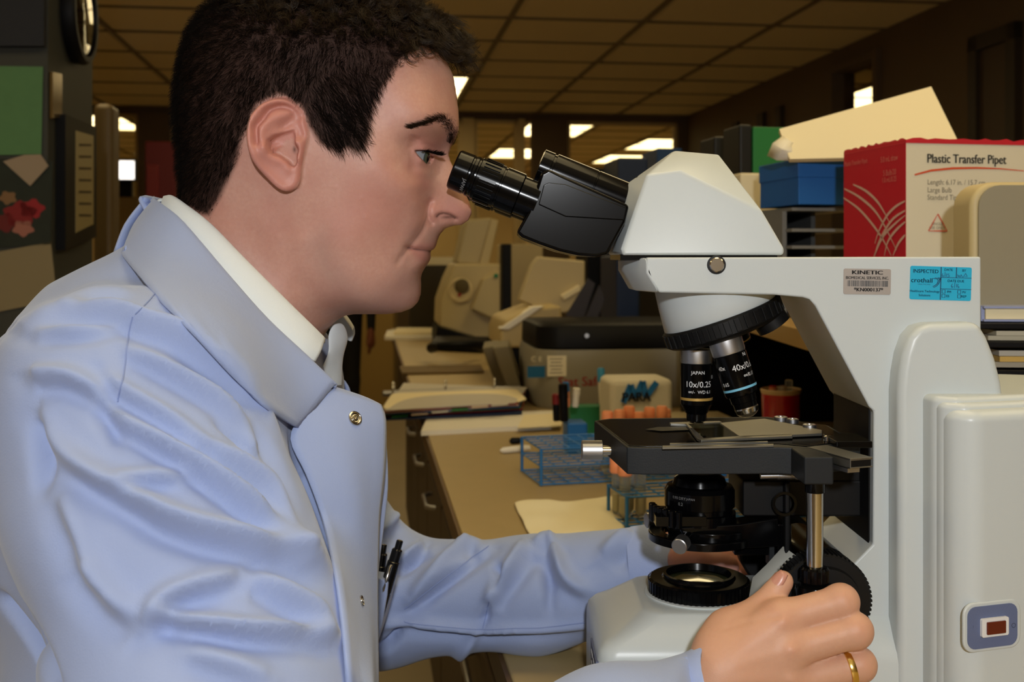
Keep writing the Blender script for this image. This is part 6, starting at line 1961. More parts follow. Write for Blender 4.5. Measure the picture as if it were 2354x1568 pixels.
bx = MB(); obox(bx, Vector((P(1590, 0, 1.87).x, 1.88, BENCH)), (.13, .09, .075)); tag(bx.build('carton', mat('tan_carton', (176, 160, 122), .7), bevel=.004), 'tan carton behind the objectives of the microscope', 'box')
hold = thing('pen_holder', onb(1330, 975), 'blue plastic pen holder standing left of the white dispenser box', 'holder')
Yp_ = 1.95
m = MB(); obox(m, Vector((P(1322, 0, Yp_).x, Yp_, BENCH)), (.036, .05, .055)); m.build('block', mat('blue_plastic', (20, 96, 160), .45), hold, bevel=.004)
def stick(x0, y0, x1_, y1, Y, r, m, cap, label, cat):
    a, b_ = P(x0, y0, Y), P(x1_, y1, Y); t = thing('marker', a, label, cat, 'markers by the pen holder'); L = (b_ - a).length
    MB().lathe(a, b_ - a, [(0, r * .8), (.002, r), (L * .62, r)], 14).build('barrel', m, t, 40)
    MB().lathe(a, b_ - a, [(L * .62, r * 1.12), (L * .97, r * 1.08), (L, r * .8)], 14).build('cap', cap, t, 40)
stick(1297, 969, 1294, 882, 1.93, .0078, m_dark, m_dark, 'black marker standing left of the blue pen holder', 'marker')
stick(1280, 968, 1278, 905, 1.99, .0068, m_dark, mat('dark_red_cap', (120, 24, 26), .5), 'short dark marker with a dark red cap left of the pen holder', 'marker')
stick(1322, 936, 1326, 892, 1.94, .0062, m_paper, m_paper, 'white marker in the blue pen holder', 'marker')
stick(1304, 936, 1300, 878, 1.96, .0058, m_orange, mat('blue_cap', (30, 110, 180), .5), 'orange marker with a blue cap in the pen holder', 'marker')
stick(1385, 930, 1381, 846, 2.10, .0065, m_paper, mat('light_blue_cap', (60, 150, 200), .5), 'white marker with a light blue cap left of the white dispenser box', 'marker')
m = MB(); obox(m, Vector((P(1352, 0, 2.1).x, 2.12, BENCH)), (.075, .04, .060)); tag(m.build('test_kit_box', mat('green_card', (24, 110, 66), .6), bevel=.002), 'low green box between the centrifuge and the tube rack', 'box')
# red cup with short tubes
Yr = 1.66; cupc = Vector((P(1795, 0, Yr).x, Yr, BENCH))
cup = thing('specimen_cup', cupc, 'red cup of short tubes seen between the 40x objective and the microscope column', 'cup')
zc_ = lambda y: (HY - y) / F * Yr + CZ - BENCH
MB().lathe(cupc, (0, 0, 1), [(0, .022), (.004, .024), (zc_(905), .029), (zc_(903), .0275), (.006, .022)], 32, cap=False).build('wall', mat('red_plastic', (184, 24, 28), .2, coat=.6), cup, 40)
MB().lathe(cupc, (0, 0, 1), [(zc_(905), .0285), (zc_(896), .0305), (zc_(893), .0295), (zc_(897), .027)], 32, cap=False).build('rim', mat('cream_rim', (220, 190, 140), .4), cup, 40)
MB().lathe(cupc, (0, 0, 1), [(.005, .0001), (.0055, .0225)], 24).build('bottom', m_dark, cup)
for i, (dx, dy, h, mm) in enumerate(((.012, .0, zc_(873), m_tubeglass), (-.010, .008, zc_(888), mat('red_cap', (190, 30, 30), .5)), (.0, -.012, zc_(884), m_tubeglass), (-.014, -.006, zc_(890), m_orange))):
    t = thing('short_tube', cupc + Vector((dx, dy, .006)), 'short tube in the red cup, %s' % ('tallest of all', 'with the red cap', 'clear and in front', 'with the orange cap')[i], 'test tube', 'tubes in the red cup')
    MB().lathe(cupc + Vector((dx, dy, .006)), (0, 0, 1), [(0, .003), (.003, .0052), (h - .02, .0052)], 14).build('glass', m_tubeglass, t, 60)
    MB().lathe(cupc + Vector((dx, dy, 0)), (0, 0, 1), [(h - .016, .0058), (h - .001, .0058), (h, .004)], 14).build('cap', mm, t, 40)

# --- reagent shelf over the back of the bench, with boxes
SH = CZ - .078
sh_ = thing('bench_shelf', R(.9, 1.6, BENCH), 'tan shelf on dark uprights that stands on the worktop behind the microscope', 'shelf')
sy0, sy1 = 1.2, 2.3
a_l = to_room(P(1735, 0, 1.22))[0]
m = MB(); m.prism([Vector((.315, 1.17, SH)), Vector((.315, 2.36, SH)), Vector((1.2, 2.45, SH)), Vector((1.2, 1.30, SH))], (0, 0, -.022)); m.build('board', mat('tan_shelf_board', (168, 138, 84), .6, vary=.06, vscale=14), sh_, bevel=.002)
for bb in (1.24, 2.2):
    m = MB(); rbox(m, a_l + .22, BA1, bb, bb + .02, BENCH + .001, SH - .0225); m.build('upright', m_dark, sh_)
m = MB(); rbox(m, BA1 - .02, BA1, sy0, sy1, BENCH + .001, SH - .0225); m.build('back_panel', mat('dark_panel', (26, 22, 18), .6), sh_)

# pipet box: red side, white front
c0 = P(2083, 322, 1.15); th_ = math.radians(10.5)
ux, uy = Vector((math.cos(th_), math.sin(th_), 0)), Vector((-math.sin(th_), math.cos(th_), 0))
W_, D_, Hh = .20, .135, c0.z - SH
base_c = Vector((c0.x, c0.y, SH))
m_boxw = mat('white_box_card', (226, 216, 190), .6); m_boxr = mat('red_box_card', (190, 26, 44), .5)
pbx = tag(empty('pipet_box', tuple(base_c)), 'red and white carton of plastic transfer pipets with a torn red top edge', 'box')
m = MB(); m.prism([base_c, base_c + ux * W_, base_c + ux * W_ + uy * D_, base_c + uy * D_], (0, 0, Hh * .985)); m.build('carton', m_boxw, pbx)
m = MB(); m.prism([base_c - ux * .0006, base_c - ux * .0006 + uy * D_, base_c + uy * D_, base_c], (0, 0, Hh)); redside = m.build('red_side', m_boxr, pbx)
for (o, d, L, off) in ((base_c, ux, W_, Vector((0, 0, 0))), (base_c + uy * D_, ux, W_, Vector((0, 0, 0))), (base_c, uy, D_, Vector((0, 0, 0)))):
    m = MB(); n_ = 24; rows = []
    nn = Vector((0, 0, 1)).cross(d)
    for i in range(n_ + 1):
        h_ = .0035 + .0014 * abs(math.sin(i * 1.9)) + .0008 * ((i * 7) % 3)
        p = o + d * (L * i / n_) + Vector((0, 0, Hh * .985))
        rows.append([p - nn * .0008, p + Vector((0, 0, h_)), p + nn * .0008])
    m.loft(rows, cap=False); m.build('torn_edge', m_boxr, pbx)
fnb = -uy
t = MB()
def fb_at(x, y):       # on the white front
    d = Vector(((x - CX) / F, 1, (HY - y) / F)); o = Vector((0, 0, CZ)); tt_ = (base_c - o).dot(fnb) / d.dot(fnb)
    return o + d * tt_ + fnb * .0006
def rs_at(x, y):       # on the red side
    nr = -ux; d = Vector(((x - CX) / F, 1, (HY - y) / F)); o = Vector((0, 0, CZ)); tt_ = (base_c - ux * .0007 - o).dot(nr) / d.dot(nr)
    return o + d * tt_ + nr * .0006
zv = Vector((0, 0, 1))
text_on(t, 'Plastic Transfer Pipet', fb_at(2130, 365), ux, zv, .0135, 'LEFT', sx=.80, bold=.0003)
t.build('lettering', M['blackink'], pbx, kind='stuff')
t = MB()
for s_, y in (('Length: 6.17 in. / 15.7 cm', 419), ('Large Bulb', 437), ('Standard Tip', 454)): text_on(t, s_, fb_at(2131, y), ux, zv, .0078, 'LEFT', sx=.85)
text_on(t, 'SINGLE', fb_at(2154, 515), ux, zv, .0040); text_on(t, 'USE ONLY', fb_at(2154, 524), ux, zv, .0040)
t.build('small_print', mat('grey_brown_print', (120, 110, 92), .7), pbx, kind='stuff')
def ribbon(mb, pts, w, n):
    L_ = []
    for i, p in enumerate(pts):
        tg = (pts[min(i + 1, len(pts) - 1)] - pts[max(i - 1, 0)]).normalized(); s = n.cross(tg).normalized()
        ww = w * (.35 + .65 * math.sin(math.pi * min(1, (i + 1) / len(pts) * 1.1)))
        L_.append([p - s * ww, p + s * ww])
    mb.loft(L_, cap=False, closed=False)
t = MB(); ribbon(t, [fb_at(x, y) for x, y in ((2102, 402), (2140, 392), (2190, 387), (2245, 386), (2300, 388), (2353, 393))], .0012, fnb); t.build('orange_arc', mat('orange_red_print', (214, 84, 44), .6), pbx)
t = MB(); tri_ = [(2155, 492), (2177, 531), (2134, 531)]
for a, b_ in zip(tri_, tri_[1:] + tri_[:1]): ribbon(t, [fb_at(*a), fb_at((a[0] + b_[0]) / 2, (a[1] + b_[1]) / 2), fb_at(*b_)], .0009, fnb)
t.build('warning_triangle', mat('salmon_print', (216, 110, 84), .6), pbx, kind='stuff')
t = MB()
for pl in (((1962, 424), (1990, 438), (2015, 460), (2032, 485), (2045, 510)), ((1942, 434), (1975, 452), (2010, 482), (2035, 520), (2062, 575)), ((1940, 455), (1975, 480), (2010, 520), (2035, 558), (2050, 588)),
           ((2082, 462), (2060, 475), (2040, 496), (2022, 530), (2012, 560)), ((2082, 484), (2055, 502), (2035, 530), (2018, 565), (2012, 588)), ((2082, 510), (2060, 530), (2042, 556), (2034, 588)), ((2082, 540), (2066, 560), (2054, 588)), ((2010, 590), (2030, 545), (2058, 515), (2082, 495))):
    ribbon(t, [rs_at(*p) for p in catmull(pl, 4)], .0016, -ux)
t.build('curved_lines', mat('pinkish_print', (206, 168, 150), .6), pbx, kind='stuff')
t = MB(); ud = -uy
text_on(t, 'Plastic Transfer Pipet', rs_at(1968, 374), ud, zv, .0078, sx=.8); text_on(t, '5.0 mL draw', rs_at(2045, 365), ud, zv, .0088, sx=.8); text_on(t, '5 Bulb/20', rs_at(2046, 397), ud, zv, .0088, sx=.8); text_on(t, '1.0 mL/0.25', rs_at(2045, 413), ud, zv, .0080, sx=.8)
t.build('lettering', mat('pale_red_print', (216, 120, 110), .6), pbx, kind='stuff')

# grey letter trays with a blue box on top and a big white card leaning on it
tr_ = thing('letter_tray', P(1850, 600, 1.42), 'grey letter tray with dark slots left of the red pipet carton', 'tray')
tx0, tx1 = P(1765, 0, 1.40).x, P(1930, 0, 1.40).x
for i, (y0) in enumerate((474, 522, 561, 640)):
    z = CZ + (HY - y0) / F * 1.40
    m = MB(); obox(m, Vector(((tx0 + tx1) / 2 + .01, 1.50, z - .006)), (tx1 - tx0, .20, .004), th_); m.build('shelf_plate', m_greymid, tr_)
m = MB(); obox(m, Vector((tx0 + .006, 1.51, SH)), (.006, .20, CZ + (HY - 474) / F * 1.40 - SH - .006), th_); m.build('side_wall', m_greymid, tr_)
m = MB(); obox(m, Vector((tx0 + .055, 1.53, SH)), (.006, .17, CZ + (HY - 474) / F * 1.40 - SH - .006), th_); m.build('divider_wall', mat('dark_grey_steel', (74, 74, 72), .6), tr_)
m = MB(); obox(m, Vector(((tx0 + tx1) / 2, 1.60, SH)), (tx1 - tx0, .004, CZ + (HY - 474) / F * 1.40 - SH - .006), th_); m.build('rear_wall', m_greymid, tr_)
z470 = CZ + (HY - 471) / F * 1.40
blb = thing('blue_box', (P(1866, 0, 1.38).x, 1.44, z470), 'bright blue lidded box on top of the grey letter tray', 'box')
m_bluecard = mat('blue_card', (22, 92, 166), .55)
m = MB(); obox(m, Vector((P(1866, 0, 1.40).x + .008, 1.455, z470)), (px(142, 1.40), .12, px(64, 1.40)), th_); m.build('tray', m_bluecard, blb, bevel=.001)
m = MB(); obox(m, Vector((P(1866, 0, 1.40).x + .008, 1.455, z470 + px(62, 1.40))), (px(146, 1.40), .123, px(43, 1.40)), th_); m.build('lid', m_bluecard, blb, bevel=.001)
cd = MB(); Yk = 1.36
q = [P(1791, 296, Yk + .04), P(2141, 198, Yk + .02), P(2202, 322, Yk - .005), P(1990, 362, Yk - .005), P(1815, 366, Yk + .01)]
nv = (q[1] - q[0]).cross(q[2] - q[0]).normalized(); nv = nv if nv.y > 0 else -nv
tag(cd.prism(q, nv * .012).build('card_sheet', m_cream, bevel=.001), 'large tilted cream card stacked above the blue box', 'card')
cr = MB(); rows = [[P(1772, 358, 1.40), P(1782, 334, 1.39), P(1802, 320, 1.395)], [P(1790, 366, 1.385), P(1799, 345, 1.38), P(1812, 330, 1.385)], [P(1826, 364, 1.39), P(1822, 350, 1.382), P(1822, 335, 1.39)]]
tag(cr.loft(rows, cap=False, closed=False).build('crumpled_paper', m_paper, None, 30, solid=.006), 'small crumpled white paper at the left end of the blue box', 'paper')
# green binders
m_green = mat('green_card_binder', (36, 118, 58), .55); m_spine = mat('black_spine', (16, 16, 16), .5)
for i, (x0, x1_, yt, Y, lb) in enumerate(((1662, 1700, 318, 1.93, 'green lever arch binder with a black spine, partly behind its taller twin'), (1722, 1800, 291, 1.76, 'taller green lever arch binder behind the crumpled white paper'))):
    t = thing('green_binder', P(x0, 592, Y), lb, 'binder', 'green binders on the shelf'); zt_ = CZ + (HY - yt) / F * Y
    xa, xb = P(x0, 0, Y).x, P(x1_, 0, Y).x
    m = MB(); obox(m, Vector(((xa + xb) / 2, Y + .04, SH)), (xb - xa, .07, zt_ - SH), th_); m.build('cover', m_green, t, bevel=.002)
    w = .022
    m = MB(); obox(m, Vector((xa - w / 2 - .001, Y + .034, SH)), (w, .074, zt_ - SH + .003), th_); m.build('spine', m_spine, t, bevel=.004)
    MB().lathe(Vector((xa - w / 2, Y - .005, SH + .09)), (0, -1, 0), [(0, .009), (.002, .009), (.002, .006)], 20, cap=False).build('finger_ring', M['satin'], t)
m = MB(); obox(m, Vector((P(1738, 0, 1.64).x, 1.68, SH)), (px(92, 1.64), .07, CZ + (HY - 397) / F * 1.64 - SH), th_); wc = m.build('white_carton', mat('cream_carton', (222, 210, 178), .6), bevel=.004)
tag(wc, 'tall cream carton between the microscope head and the grey letter tray', 'box')
# beige instrument at the right edge
Yd = 1.02
zb_ = SH
dv = thing('beige_instrument', P(2290, 592, Yd), 'beige rounded instrument in front of the pipet carton at the right edge', 'instrument')
def rface(x0, y0, x1_, y1, r, Y):
    a, b_ = P(x0, y1, Y), P(x1_, y0, Y); w, h = b_.x - a.x, b_.z - a.z; pts = []
    for (cx_, cz_2, s0) in ((w - r, h - r, 0), (r, h - r, 90), (r, r, 180), (w - r, r, 270)):
        for i in range(7): an = math.radians(s0 + 15 * i); pts.append(a + Vector((cx_ + r * math.cos(an), 0, cz_2 + r * math.sin(an))))
    return pts
MB().prism(rface(2232, 418, 2560, 770, .022, Yd), (0, .045, 0)).build('case', m_beige, dv, 40, bevel=.006, bseg=4)
MB().prism(rface(2248, 426, 2556, 764, .020, Yd - .001), (0, -.002, 0)).build('front_panel', mat('taupe_panel', (150, 142, 120), .55), dv, 40)
# tray with books and papers under it, right edge
Yt = .97
bt = thing('black_shelf_tray', P(2330, 800, Yt), 'black two level tray with papers beside the back of the microscope', 'tray')
for i, y in enumerate((743, 786, 852)):
    z = CZ + (HY - y - 14) / F * Yt; m = MB(); obox(m, Vector((P(2400, 0, Yt).x, Yt + .10, z)), (px(258, Yt), .20, .005), math.radians(-4)); m.build('tray_board', m_dark, bt, bevel=.001)
m = MB(); obox(m, Vector((P(2515, 0, Yt).x, Yt + .10, BENCH + .002)), (.006, .2, CZ + (HY - 743) / F * Yt - BENCH - .002), math.radians(-4)); m.build('side_wall', m_dark, bt)
m = MB(); obox(m, Vector((P(2400, 0, Yt).x, Yt + .199, BENCH + .002)), (px(250, Yt), .004, CZ + (HY - 757) / F * Yt - BENCH - .004), math.radians(-4)); m.build('rear_wall', m_dark, bt)
def stack(y0, y1, x0, cols, label, grp):
    n_ = len(cols); 
    for i, c_ in enumerate(cols):
        z0 = CZ + (HY - y1) / F * Yt + (y1 - y0) / F * Yt * i / n_; h_ = (y1 - y0) / F * Yt / n_ * .92
        m = MB(); obox(m, Vector((P(x0 + 120, 0, Yt).x + .002 * (i % 3), Yt + .095, z0)), (px(215, Yt), .17, h_), math.radians(-4 + 1.5 * ((i * 5) % 3 - 1)))
        tag(m.build('paper_pile', mat('pile_paper', c_, .85)), label[i], 'papers', grp)
stack(762, 785, 2296, [(196, 186, 160), (206, 196, 170)], ['lower half of the paper pile on the upper black board', 'upper half of the paper pile on the upper black board'], 'papers on the upper board')
stack(808, 848, 2304, [(170, 160, 140), (214, 176, 96), (190, 184, 170)], ['bottom grey papers on the lower black board', 'yellow folder among the papers on the lower black board', 'top grey papers on the lower black board'], 'papers on the lower board')
bk = thing('book', P(2340, 740, Yt), 'thick cream paged book with a pale blue cover on the black tray', 'book'); zb0 = CZ + (HY - 742) / F * Yt + .0002
m = MB(); obox(m, Vector((P(2420, 0, Yt).x, Yt + .09, zb0 + .002)), (px(240, Yt), .15, .0095), math.radians(-4)); m.build('pages', m_cream, bk)
m_pb = mat('pale_blue_cover', (150, 160, 200), .5)
m = MB(); obox(m, Vector((P(2420, 0, Yt).x - .001, Yt + .09, zb0)), (px(248, Yt), .156, .0018), math.radians(-4)); obox(m, Vector((P(2420, 0, Yt).x - .001, Yt + .09, zb0 + .0117)), (px(248, Yt), .156, .0018), math.radians(-4)); m.build('cover', m_pb, bk)
m = MB(); obox(m, Vector((P(2420, 0, Yt).x - px(124, Yt), Yt + .098, zb0)), (.003, .156, .0135), math.radians(-4)); m.build('spine', m_pb, bk)

# ================================================================== far end of the bench
Ya = 4.40
an_ = thing('analyser', P(1075, 765, Ya), 'beige blood analyser with a round sampling port, on the far part of the worktop', 'instrument')
def wedge(pts, Y, th, m, name, parent, bevel=.012):
    o = MB(); o.prism([P(x, y, Y) for x, y in pts], (th * .13 * -1, th, 0)); return o.build(name, m, parent, 40, bevel=bevel, bseg=3)
wedge([(1012, 692), (1030, 640), (1046, 606), (1150, 606), (1165, 700), (1150, 775), (1120, 786), (1010, 752)], Ya, .36, m_beige, 'body', an_)
wedge([(1082, 712), (1110, 640), (1152, 618), (1162, 690), (1150, 742)], Ya - .06, .08, m_beige, 'side_cover', an_)
wedge([(1048, 606), (1072, 505), (1128, 500), (1146, 520), (1115, 612)], Ya + .05, .22, mat('beige_head', (186, 170, 130), .5), 'head', an_)
wedge([(1100, 610), (1130, 502), (1146, 506), (1122, 614)], Ya + .03, .2, m_beige, 'head_trim', an_, .004)
MB().lathe(P(1058, 668, Ya - .005), (-.15, -1, 0), [(0, .052), (.006, .046), (.006, .040), (-.012, .036)], 32).build('port_ring', mat('pale_port', (214, 196, 150), .45), an_, 40)
MB().lathe(P(1062, 658, Ya - .012), (-.15, -1, 0), [(0, .030), (.001, .028)], 28).build('port_shade', mat('olive_port', (92, 80, 46), .6), an_)
MB().lathe(P(1056, 678, Ya - .02), (-.15, -1, 0), [(0, .008), (.006, .006)], 18).build('red_button', mat('red_button', (150, 20, 36), .4), an_, label='small red button')
MB().lathe(P(1140, 634, Ya - .065), (-.15, -1, 0), [(0, .009), (.004, .007)], 18).build('green_lamp', mat('green_button', (20, 130, 90), .4), an_, label='small green button')
foot = wedge([(1005, 752), (1130, 786), (1135, 789), (1000, 789)], Ya - .02, .3, m_dark, 'plinth', an_, .006)
m = MB(); obox(m, Vector((P(1075, 0, Ya).x - .02, Ya + .2, BENCH)), (.20, .30, CZ + (HY - 780) / F * Ya - BENCH)); m.build('feet', m_dark, an_)
ph = thing('telephone', onb(1065, 800), 'black desk telephone lying before the beige analyser', 'telephone')
m = MB(); m.prism([onb(990, 806, .002), onb(1110, 812, .002), onb(1130, 794, .002), onb(1000, 792, .002)], (0, 0, .035)); m.build('base', m_dark, ph, bevel=.008)
MB().tube([onb(992, 800, .045), onb(1010, 796, .062), onb(1085, 792, .064), onb(1112, 796, .048)], [.018, .014, .014, .019], 10).build('handset', m_dark, ph, 60)
slab('paper_stack', [(884, 782), (1000, 782), (1004, 767), (890, 767)], .0, .016, m_paper, 'pile of papers at the far left corner of the worktop', 'paper', bevel=.002)
slab('paper_stack', [(905, 770), (1002, 770), (1004, 759), (912, 759)], .017, .012, m_cream, 'second paper pile on top of the far corner pile', 'paper', bevel=.002)
slab('desk_pad', [(925, 862), (1112, 858), (1105, 842), (918, 846)], .001, .006, mat('brown_pad', (108, 88, 54), .7), 'thin brown pad across the middle of the worktop', 'pad')
# grey tray stand left of the centrifuge
ts = thing('upright_file', onb(1140, 890), 'grey upright file holder leaning at the left side of the centrifuge', 'file holder')
for i, (xa, xb) in enumerate(((1108, 1150), (1132, 1178))):
    m = MB(); Y = 2.78 - .1 * i
    m.prism([P(xa, 800, Y), P(xb - 8, 795, Y), P(xb + 22, 895, Y), P(xa + 38, 905, Y)], (0, .2, 0)); m.build('panel', mat('olive_grey_plastic', (118, 108, 82), .55), ts, bevel=.004)
# printer, papers and clipboards behind the centrifuge
Yq = 3.05
pr_ = thing('printer', P(1230, 720, Yq), 'beige printer with a raised paper support behind the centrifuge', 'printer')
wedge([(1150, 760), (1160, 735), (1232, 708), (1290, 702), (1300, 800), (1150, 800)], Yq, .30, mat('beige_printer', (190, 168, 116), .55), 'body', pr_, .010)
wedge([(1192, 690), (1222, 610), (1238, 590), (1345, 600), (1345, 690), (1300, 720), (1255, 715)], Yq + .16, .05, m_beige, 'paper_support', pr_, .006)
wedge([(1148, 756), (1225, 706), (1250, 704), (1170, 758)], Yq - .012, .05, m_paper, 'output_paper', pr_, .002)
wedge([(1290, 680), (1332, 655), (1334, 668), (1298, 690)], Yq + .14, .02, m_cream, 'paper_curl', pr_, .002)
m = MB(); obox(m, Vector((P(1230, 0, Yq).x, Yq + .18, BENCH)), (.22, .3, CZ + (HY - 800) / F * Yq - BENCH)); m.build('stand', m_dark, pr_)
for i, pl in enumerate(([(1300, 726), (1352, 640), (1368, 652), (1342, 732)], [(1345, 732), (1378, 655), (1390, 690), (1372, 735)])):
    o = MB().prism([P(x, y, 2.935 - .02 * i) for x, y in pl], (0, .012, 0)).build('clipboard', mat('dark_brown_board', (36, 24, 18), .5))
    tag(o, ('dark clipboard leaning on the printer, left of the pair', 'dark clipboard leaning on the printer, right of the pair')[i], 'clipboard', 'dark clipboards')
m = MB(); obox(m, Vector((P(1345, 0, 2.93).x, 2.945, BENCH)), (.16, .07, CZ + (HY - 735) / F * 2.95 - BENCH)); bo = m.build('carton', mat('brown_carton', (110, 74, 42), .7), bevel=.003); tag(bo, 'brown carton carrying the dark clipboards behind the centrifuge', 'box')
# dark instruments and a wide black box towards the shelf
for (x0, x1_, y0, Y, mm, lb) in ((1500, 1900, 640, 3.02, m_dark, 'wide black box under the shelf behind the objectives of the microscope'), (1405, 1500, 588, 3.42, m_navy, 'dark navy upright instrument right of the printer'), (1410, 1480, 362, 3.85, m_navy, 'dark blue box high behind the microscope head'),
                                (1340, 1395, 386, 4.15, m_dark, 'black case behind the eyepieces of the microscope'), (1500, 1560, 340, 4.3, mat('blue_case', (24, 62, 112), .5), 'blue case behind the top of the microscope head')):
    m = MB(); c = P((x0 + x1_) / 2, 592, Y); obox(m, Vector((c.x, Y + .12, BENCH)), (px(x1_ - x0, Y), .24, CZ + (HY - y0) / F * Y - BENCH)); o = m.build('dark_case', mm, bevel=.006); tag(o, lb, 'case')
wedge_d = MB(); c = P(1250, 0, 4.2); obox(wedge_d, Vector((P(1195, 0, 4.9).x, 5.1, BENCH)), (px(90, 4.9), .3, CZ + (HY - 560) / F * 4.9 - BENCH)); tag(wedge_d.build('beige_cabinet', m_beige, bevel=.008), 'tall beige instrument cabinet behind the printer', 'cabinet')
m = MB(); obox(m, Vector((P(1162, 0, 4.0).x, 4.1, BENCH)), (px(22, 4.0), .08, CZ + (HY - 560) / F * 4.0 - BENCH)); tag(m.build('black_column', m_dark, bevel=.004), 'narrow black column between the analyser and the beige cabinet', 'column')
m = MB(); obox(m, Vector((P(1010, 0, 5.0).x, 5.15, BENCH)), (px(150, 5.0), .22, CZ + (HY - 610) / F * 5.0 - BENCH)); tag(m.build('dark_drawer_unit', mat('dark_olive_case', (50, 42, 26), .6), bevel=.004), 'dark low drawer unit behind the analyser', 'cabinet')
m = MB(); obox(m, Vector((P(1015, 0, 5.0).x, 5.12, CZ + (HY - 609) / F * 5.0)), (px(80, 5.0), .10, px(18, 5.0))); tag(m.build('pale_folder', m_cream), 'pale folder lying on the dark drawer unit beside the chin of the man', 'folder')

# ================================================================== left side of the room
Yl = 2.2
xr = P(110, 0, Yl).x
a_p = to_room((xr, Yl))[0]; b_p = to_room((xr, Yl))[1]
pillar = structure(rbox(MB(), a_p - 1.3, a_p, b_p, b_p + .36, 0, CEIL), 'wall_pier', mat('dark_pier_paint', (52, 54, 50), .6))
def pier(x, y, off=.002):
    """point of the pier's long front face"""
    d = Vector(((x - CX) / F, 1, (HY - y) / F)); o = Vector((0, 0, CZ)); n_ = Vector((RS, -RC, 0)); p0 = R(a_p, b_p, 0)
    return o + d * ((p0 - o).dot(n_) / d.dot(n_)) + n_ * off
def piers(x, y, off=.002):
    """point of the pier's narrow side face"""
    d = Vector(((x - CX) / F, 1, (HY - y) / F)); o = Vector((0, 0, CZ)); n_ = Vector((RC, RS, 0)); p0 = R(a_p, b_p, 0)
    return o + d * ((p0 - o).dot(n_) / d.dot(n_)) + n_ * off
npf = Vector((RS, -RC, 0)); nps = Vector((RC, RS, 0))
def flat(f, pts, m, name, n_, th=.002, parent=None):
    return MB().prism([f(x, y) for x, y in pts], n_ * th).build(name, m, parent)
tag(flat(pier, [(-60, -60), (108, -60), (108, 110), (-60, 110)], mat('navy_board', (14, 20, 34), .6), 'notice_board', npf, .02), 'dark navy board at the top of the pier at the left edge', 'board')
tag(flat(pier, [(-60, 152), (100, 154), (96, 355), (-60, 358)], mat('green_chart_paper', (84, 126, 84), .8, vary=.08, vscale=40), 'wall_chart', npf), 'green paper chart on the pier at the left edge', 'chart')
pc_ = tag(empty('poster', tuple(pier(50, 480))), 'dark poster of red flowers pinned under the green chart', 'poster')
flat(pier, [(-60, 360), (122, 372), (118, 562), (-60, 572)], mat('dark_green_print', (26, 34, 26), .7, vary=.4, vscale=30), 'poster_sheet', npf, .002, pc_)
for i, (x, y, r) in enumerate(((48, 492, 34), (75, 480, 26), (12, 512, 26), (55, 525, 22), (20, 455, 18))):
    m = MB(); cpt = pier(x, y, .0045); uu = R(1, 0, 0)
    pts = [cpt + uu * (px(r, 2.2) * (1 + .18 * math.sin(5 * a + i)) * math.cos(a)) + Vector((0, 0, px(r, 2.2) * .8 * (1 + .18 * math.sin(5 * a + i)) * math.sin(a))) for a in np.linspace(0, 2 * math.pi, 20, endpoint=False)]
    m.add(pts, [tuple(range(20))]); m.build('flower_print', mat('flower_ink', ((120, 20, 26), (140, 24, 34), (96, 20, 22), (150, 96, 84), (120, 90, 60))[i], .7), pc_)
nt_ = flat(lambda x, y: pier(x, y, .006), [(10, 372), (58, 357), (96, 356), (114, 382), (72, 428)], mat('beige_note', (150, 134, 116), .8), 'paper_note', npf); tag(nt_, 'tilted square beige note pinned across the chart and the poster', 'note')
tag(flat(pier, [(-60, 590), (118, 556), (132, 690), (-60, 728)], mat('notice_paper', (132, 120, 92), .8), 'notice_sheet', npf), 'pale paper notice low on the pier beside the shoulder of the man', 'notice')
# wall clock and framed notice on the narrow side, mirror fitting at the corner
ck = tag(empty('wall_clock', tuple(piers(168, 45))), 'round black framed wall clock high on the side of the pier', 'clock')
cpt = piers(168, 34, .0)
MB().lathe(cpt, nps, [(0, .105), (.02, .108), (.03, .102), (.03, .090), (.018, .088)], 48, cap=False).build('clock_frame', m_dark, ck, 40)
MB().lathe(cpt, nps, [(.016, .0001), (.017, .088)], 48).build('clock_face', mat('clock_face_white', (150, 140, 110), .3), ck)
for a, L in ((.7, .05), (2.6, .07)):
    zt_ = Vector((0, 0, 1)); uu = Vector((-RS, RC, 0)); d = uu * math.sin(a) + zt_ * math.cos(a); MB().tube([cpt + nps * .02, cpt + nps * .02 + d * L], .003, 6).build('clock_hand', m_dark, ck)
MB().lathe(cpt, nps, [(.024, .089), (.027, .06), (.0285, .0001)], 48).build('clock_glass', mat('clock_glass', (240, 240, 235), .02, trans=1.0, ior=1.2), ck)
fr_ = tag(empty('framed_notice', tuple(piers(170, 400))), 'tall black framed notice on the side of the pier under the clock', 'picture frame')
flat(lambda x, y: piers(x, y, .001), [(128, 262), (202, 292), (202, 545), (128, 575)], m_dark, 'frame', nps, .018, fr_)
flat(lambda x, y: piers(x, y, .019), [(152, 300), (194, 312), (194, 515), (152, 535)], mat('notice_print', (150, 136, 92), .4, spec=.6), 'notice_sheet', nps, .001, fr_)
t = MB()
for i in range(7):
    y = 330 + 27 * i; t.add([piers(158, y, .021), piers(188, y + 1, .021), piers(188, y + 6, .021), piers(158, y + 6, .021)], [(0, 1, 2, 3)])
t.build('notice_lines', mat('dark_print_lines', (70, 60, 40), .7), fr_, kind='stuff')
tag(flat(lambda x, y: piers(x, y, .002), [(112, 165), (134, 170), (134, 268), (112, 272)], mat('shiny_plate', (130, 110, 70), .15, .6), 'metal_plate', nps, .006), 'small shiny metal plate at the corner of the pier', 'plate')
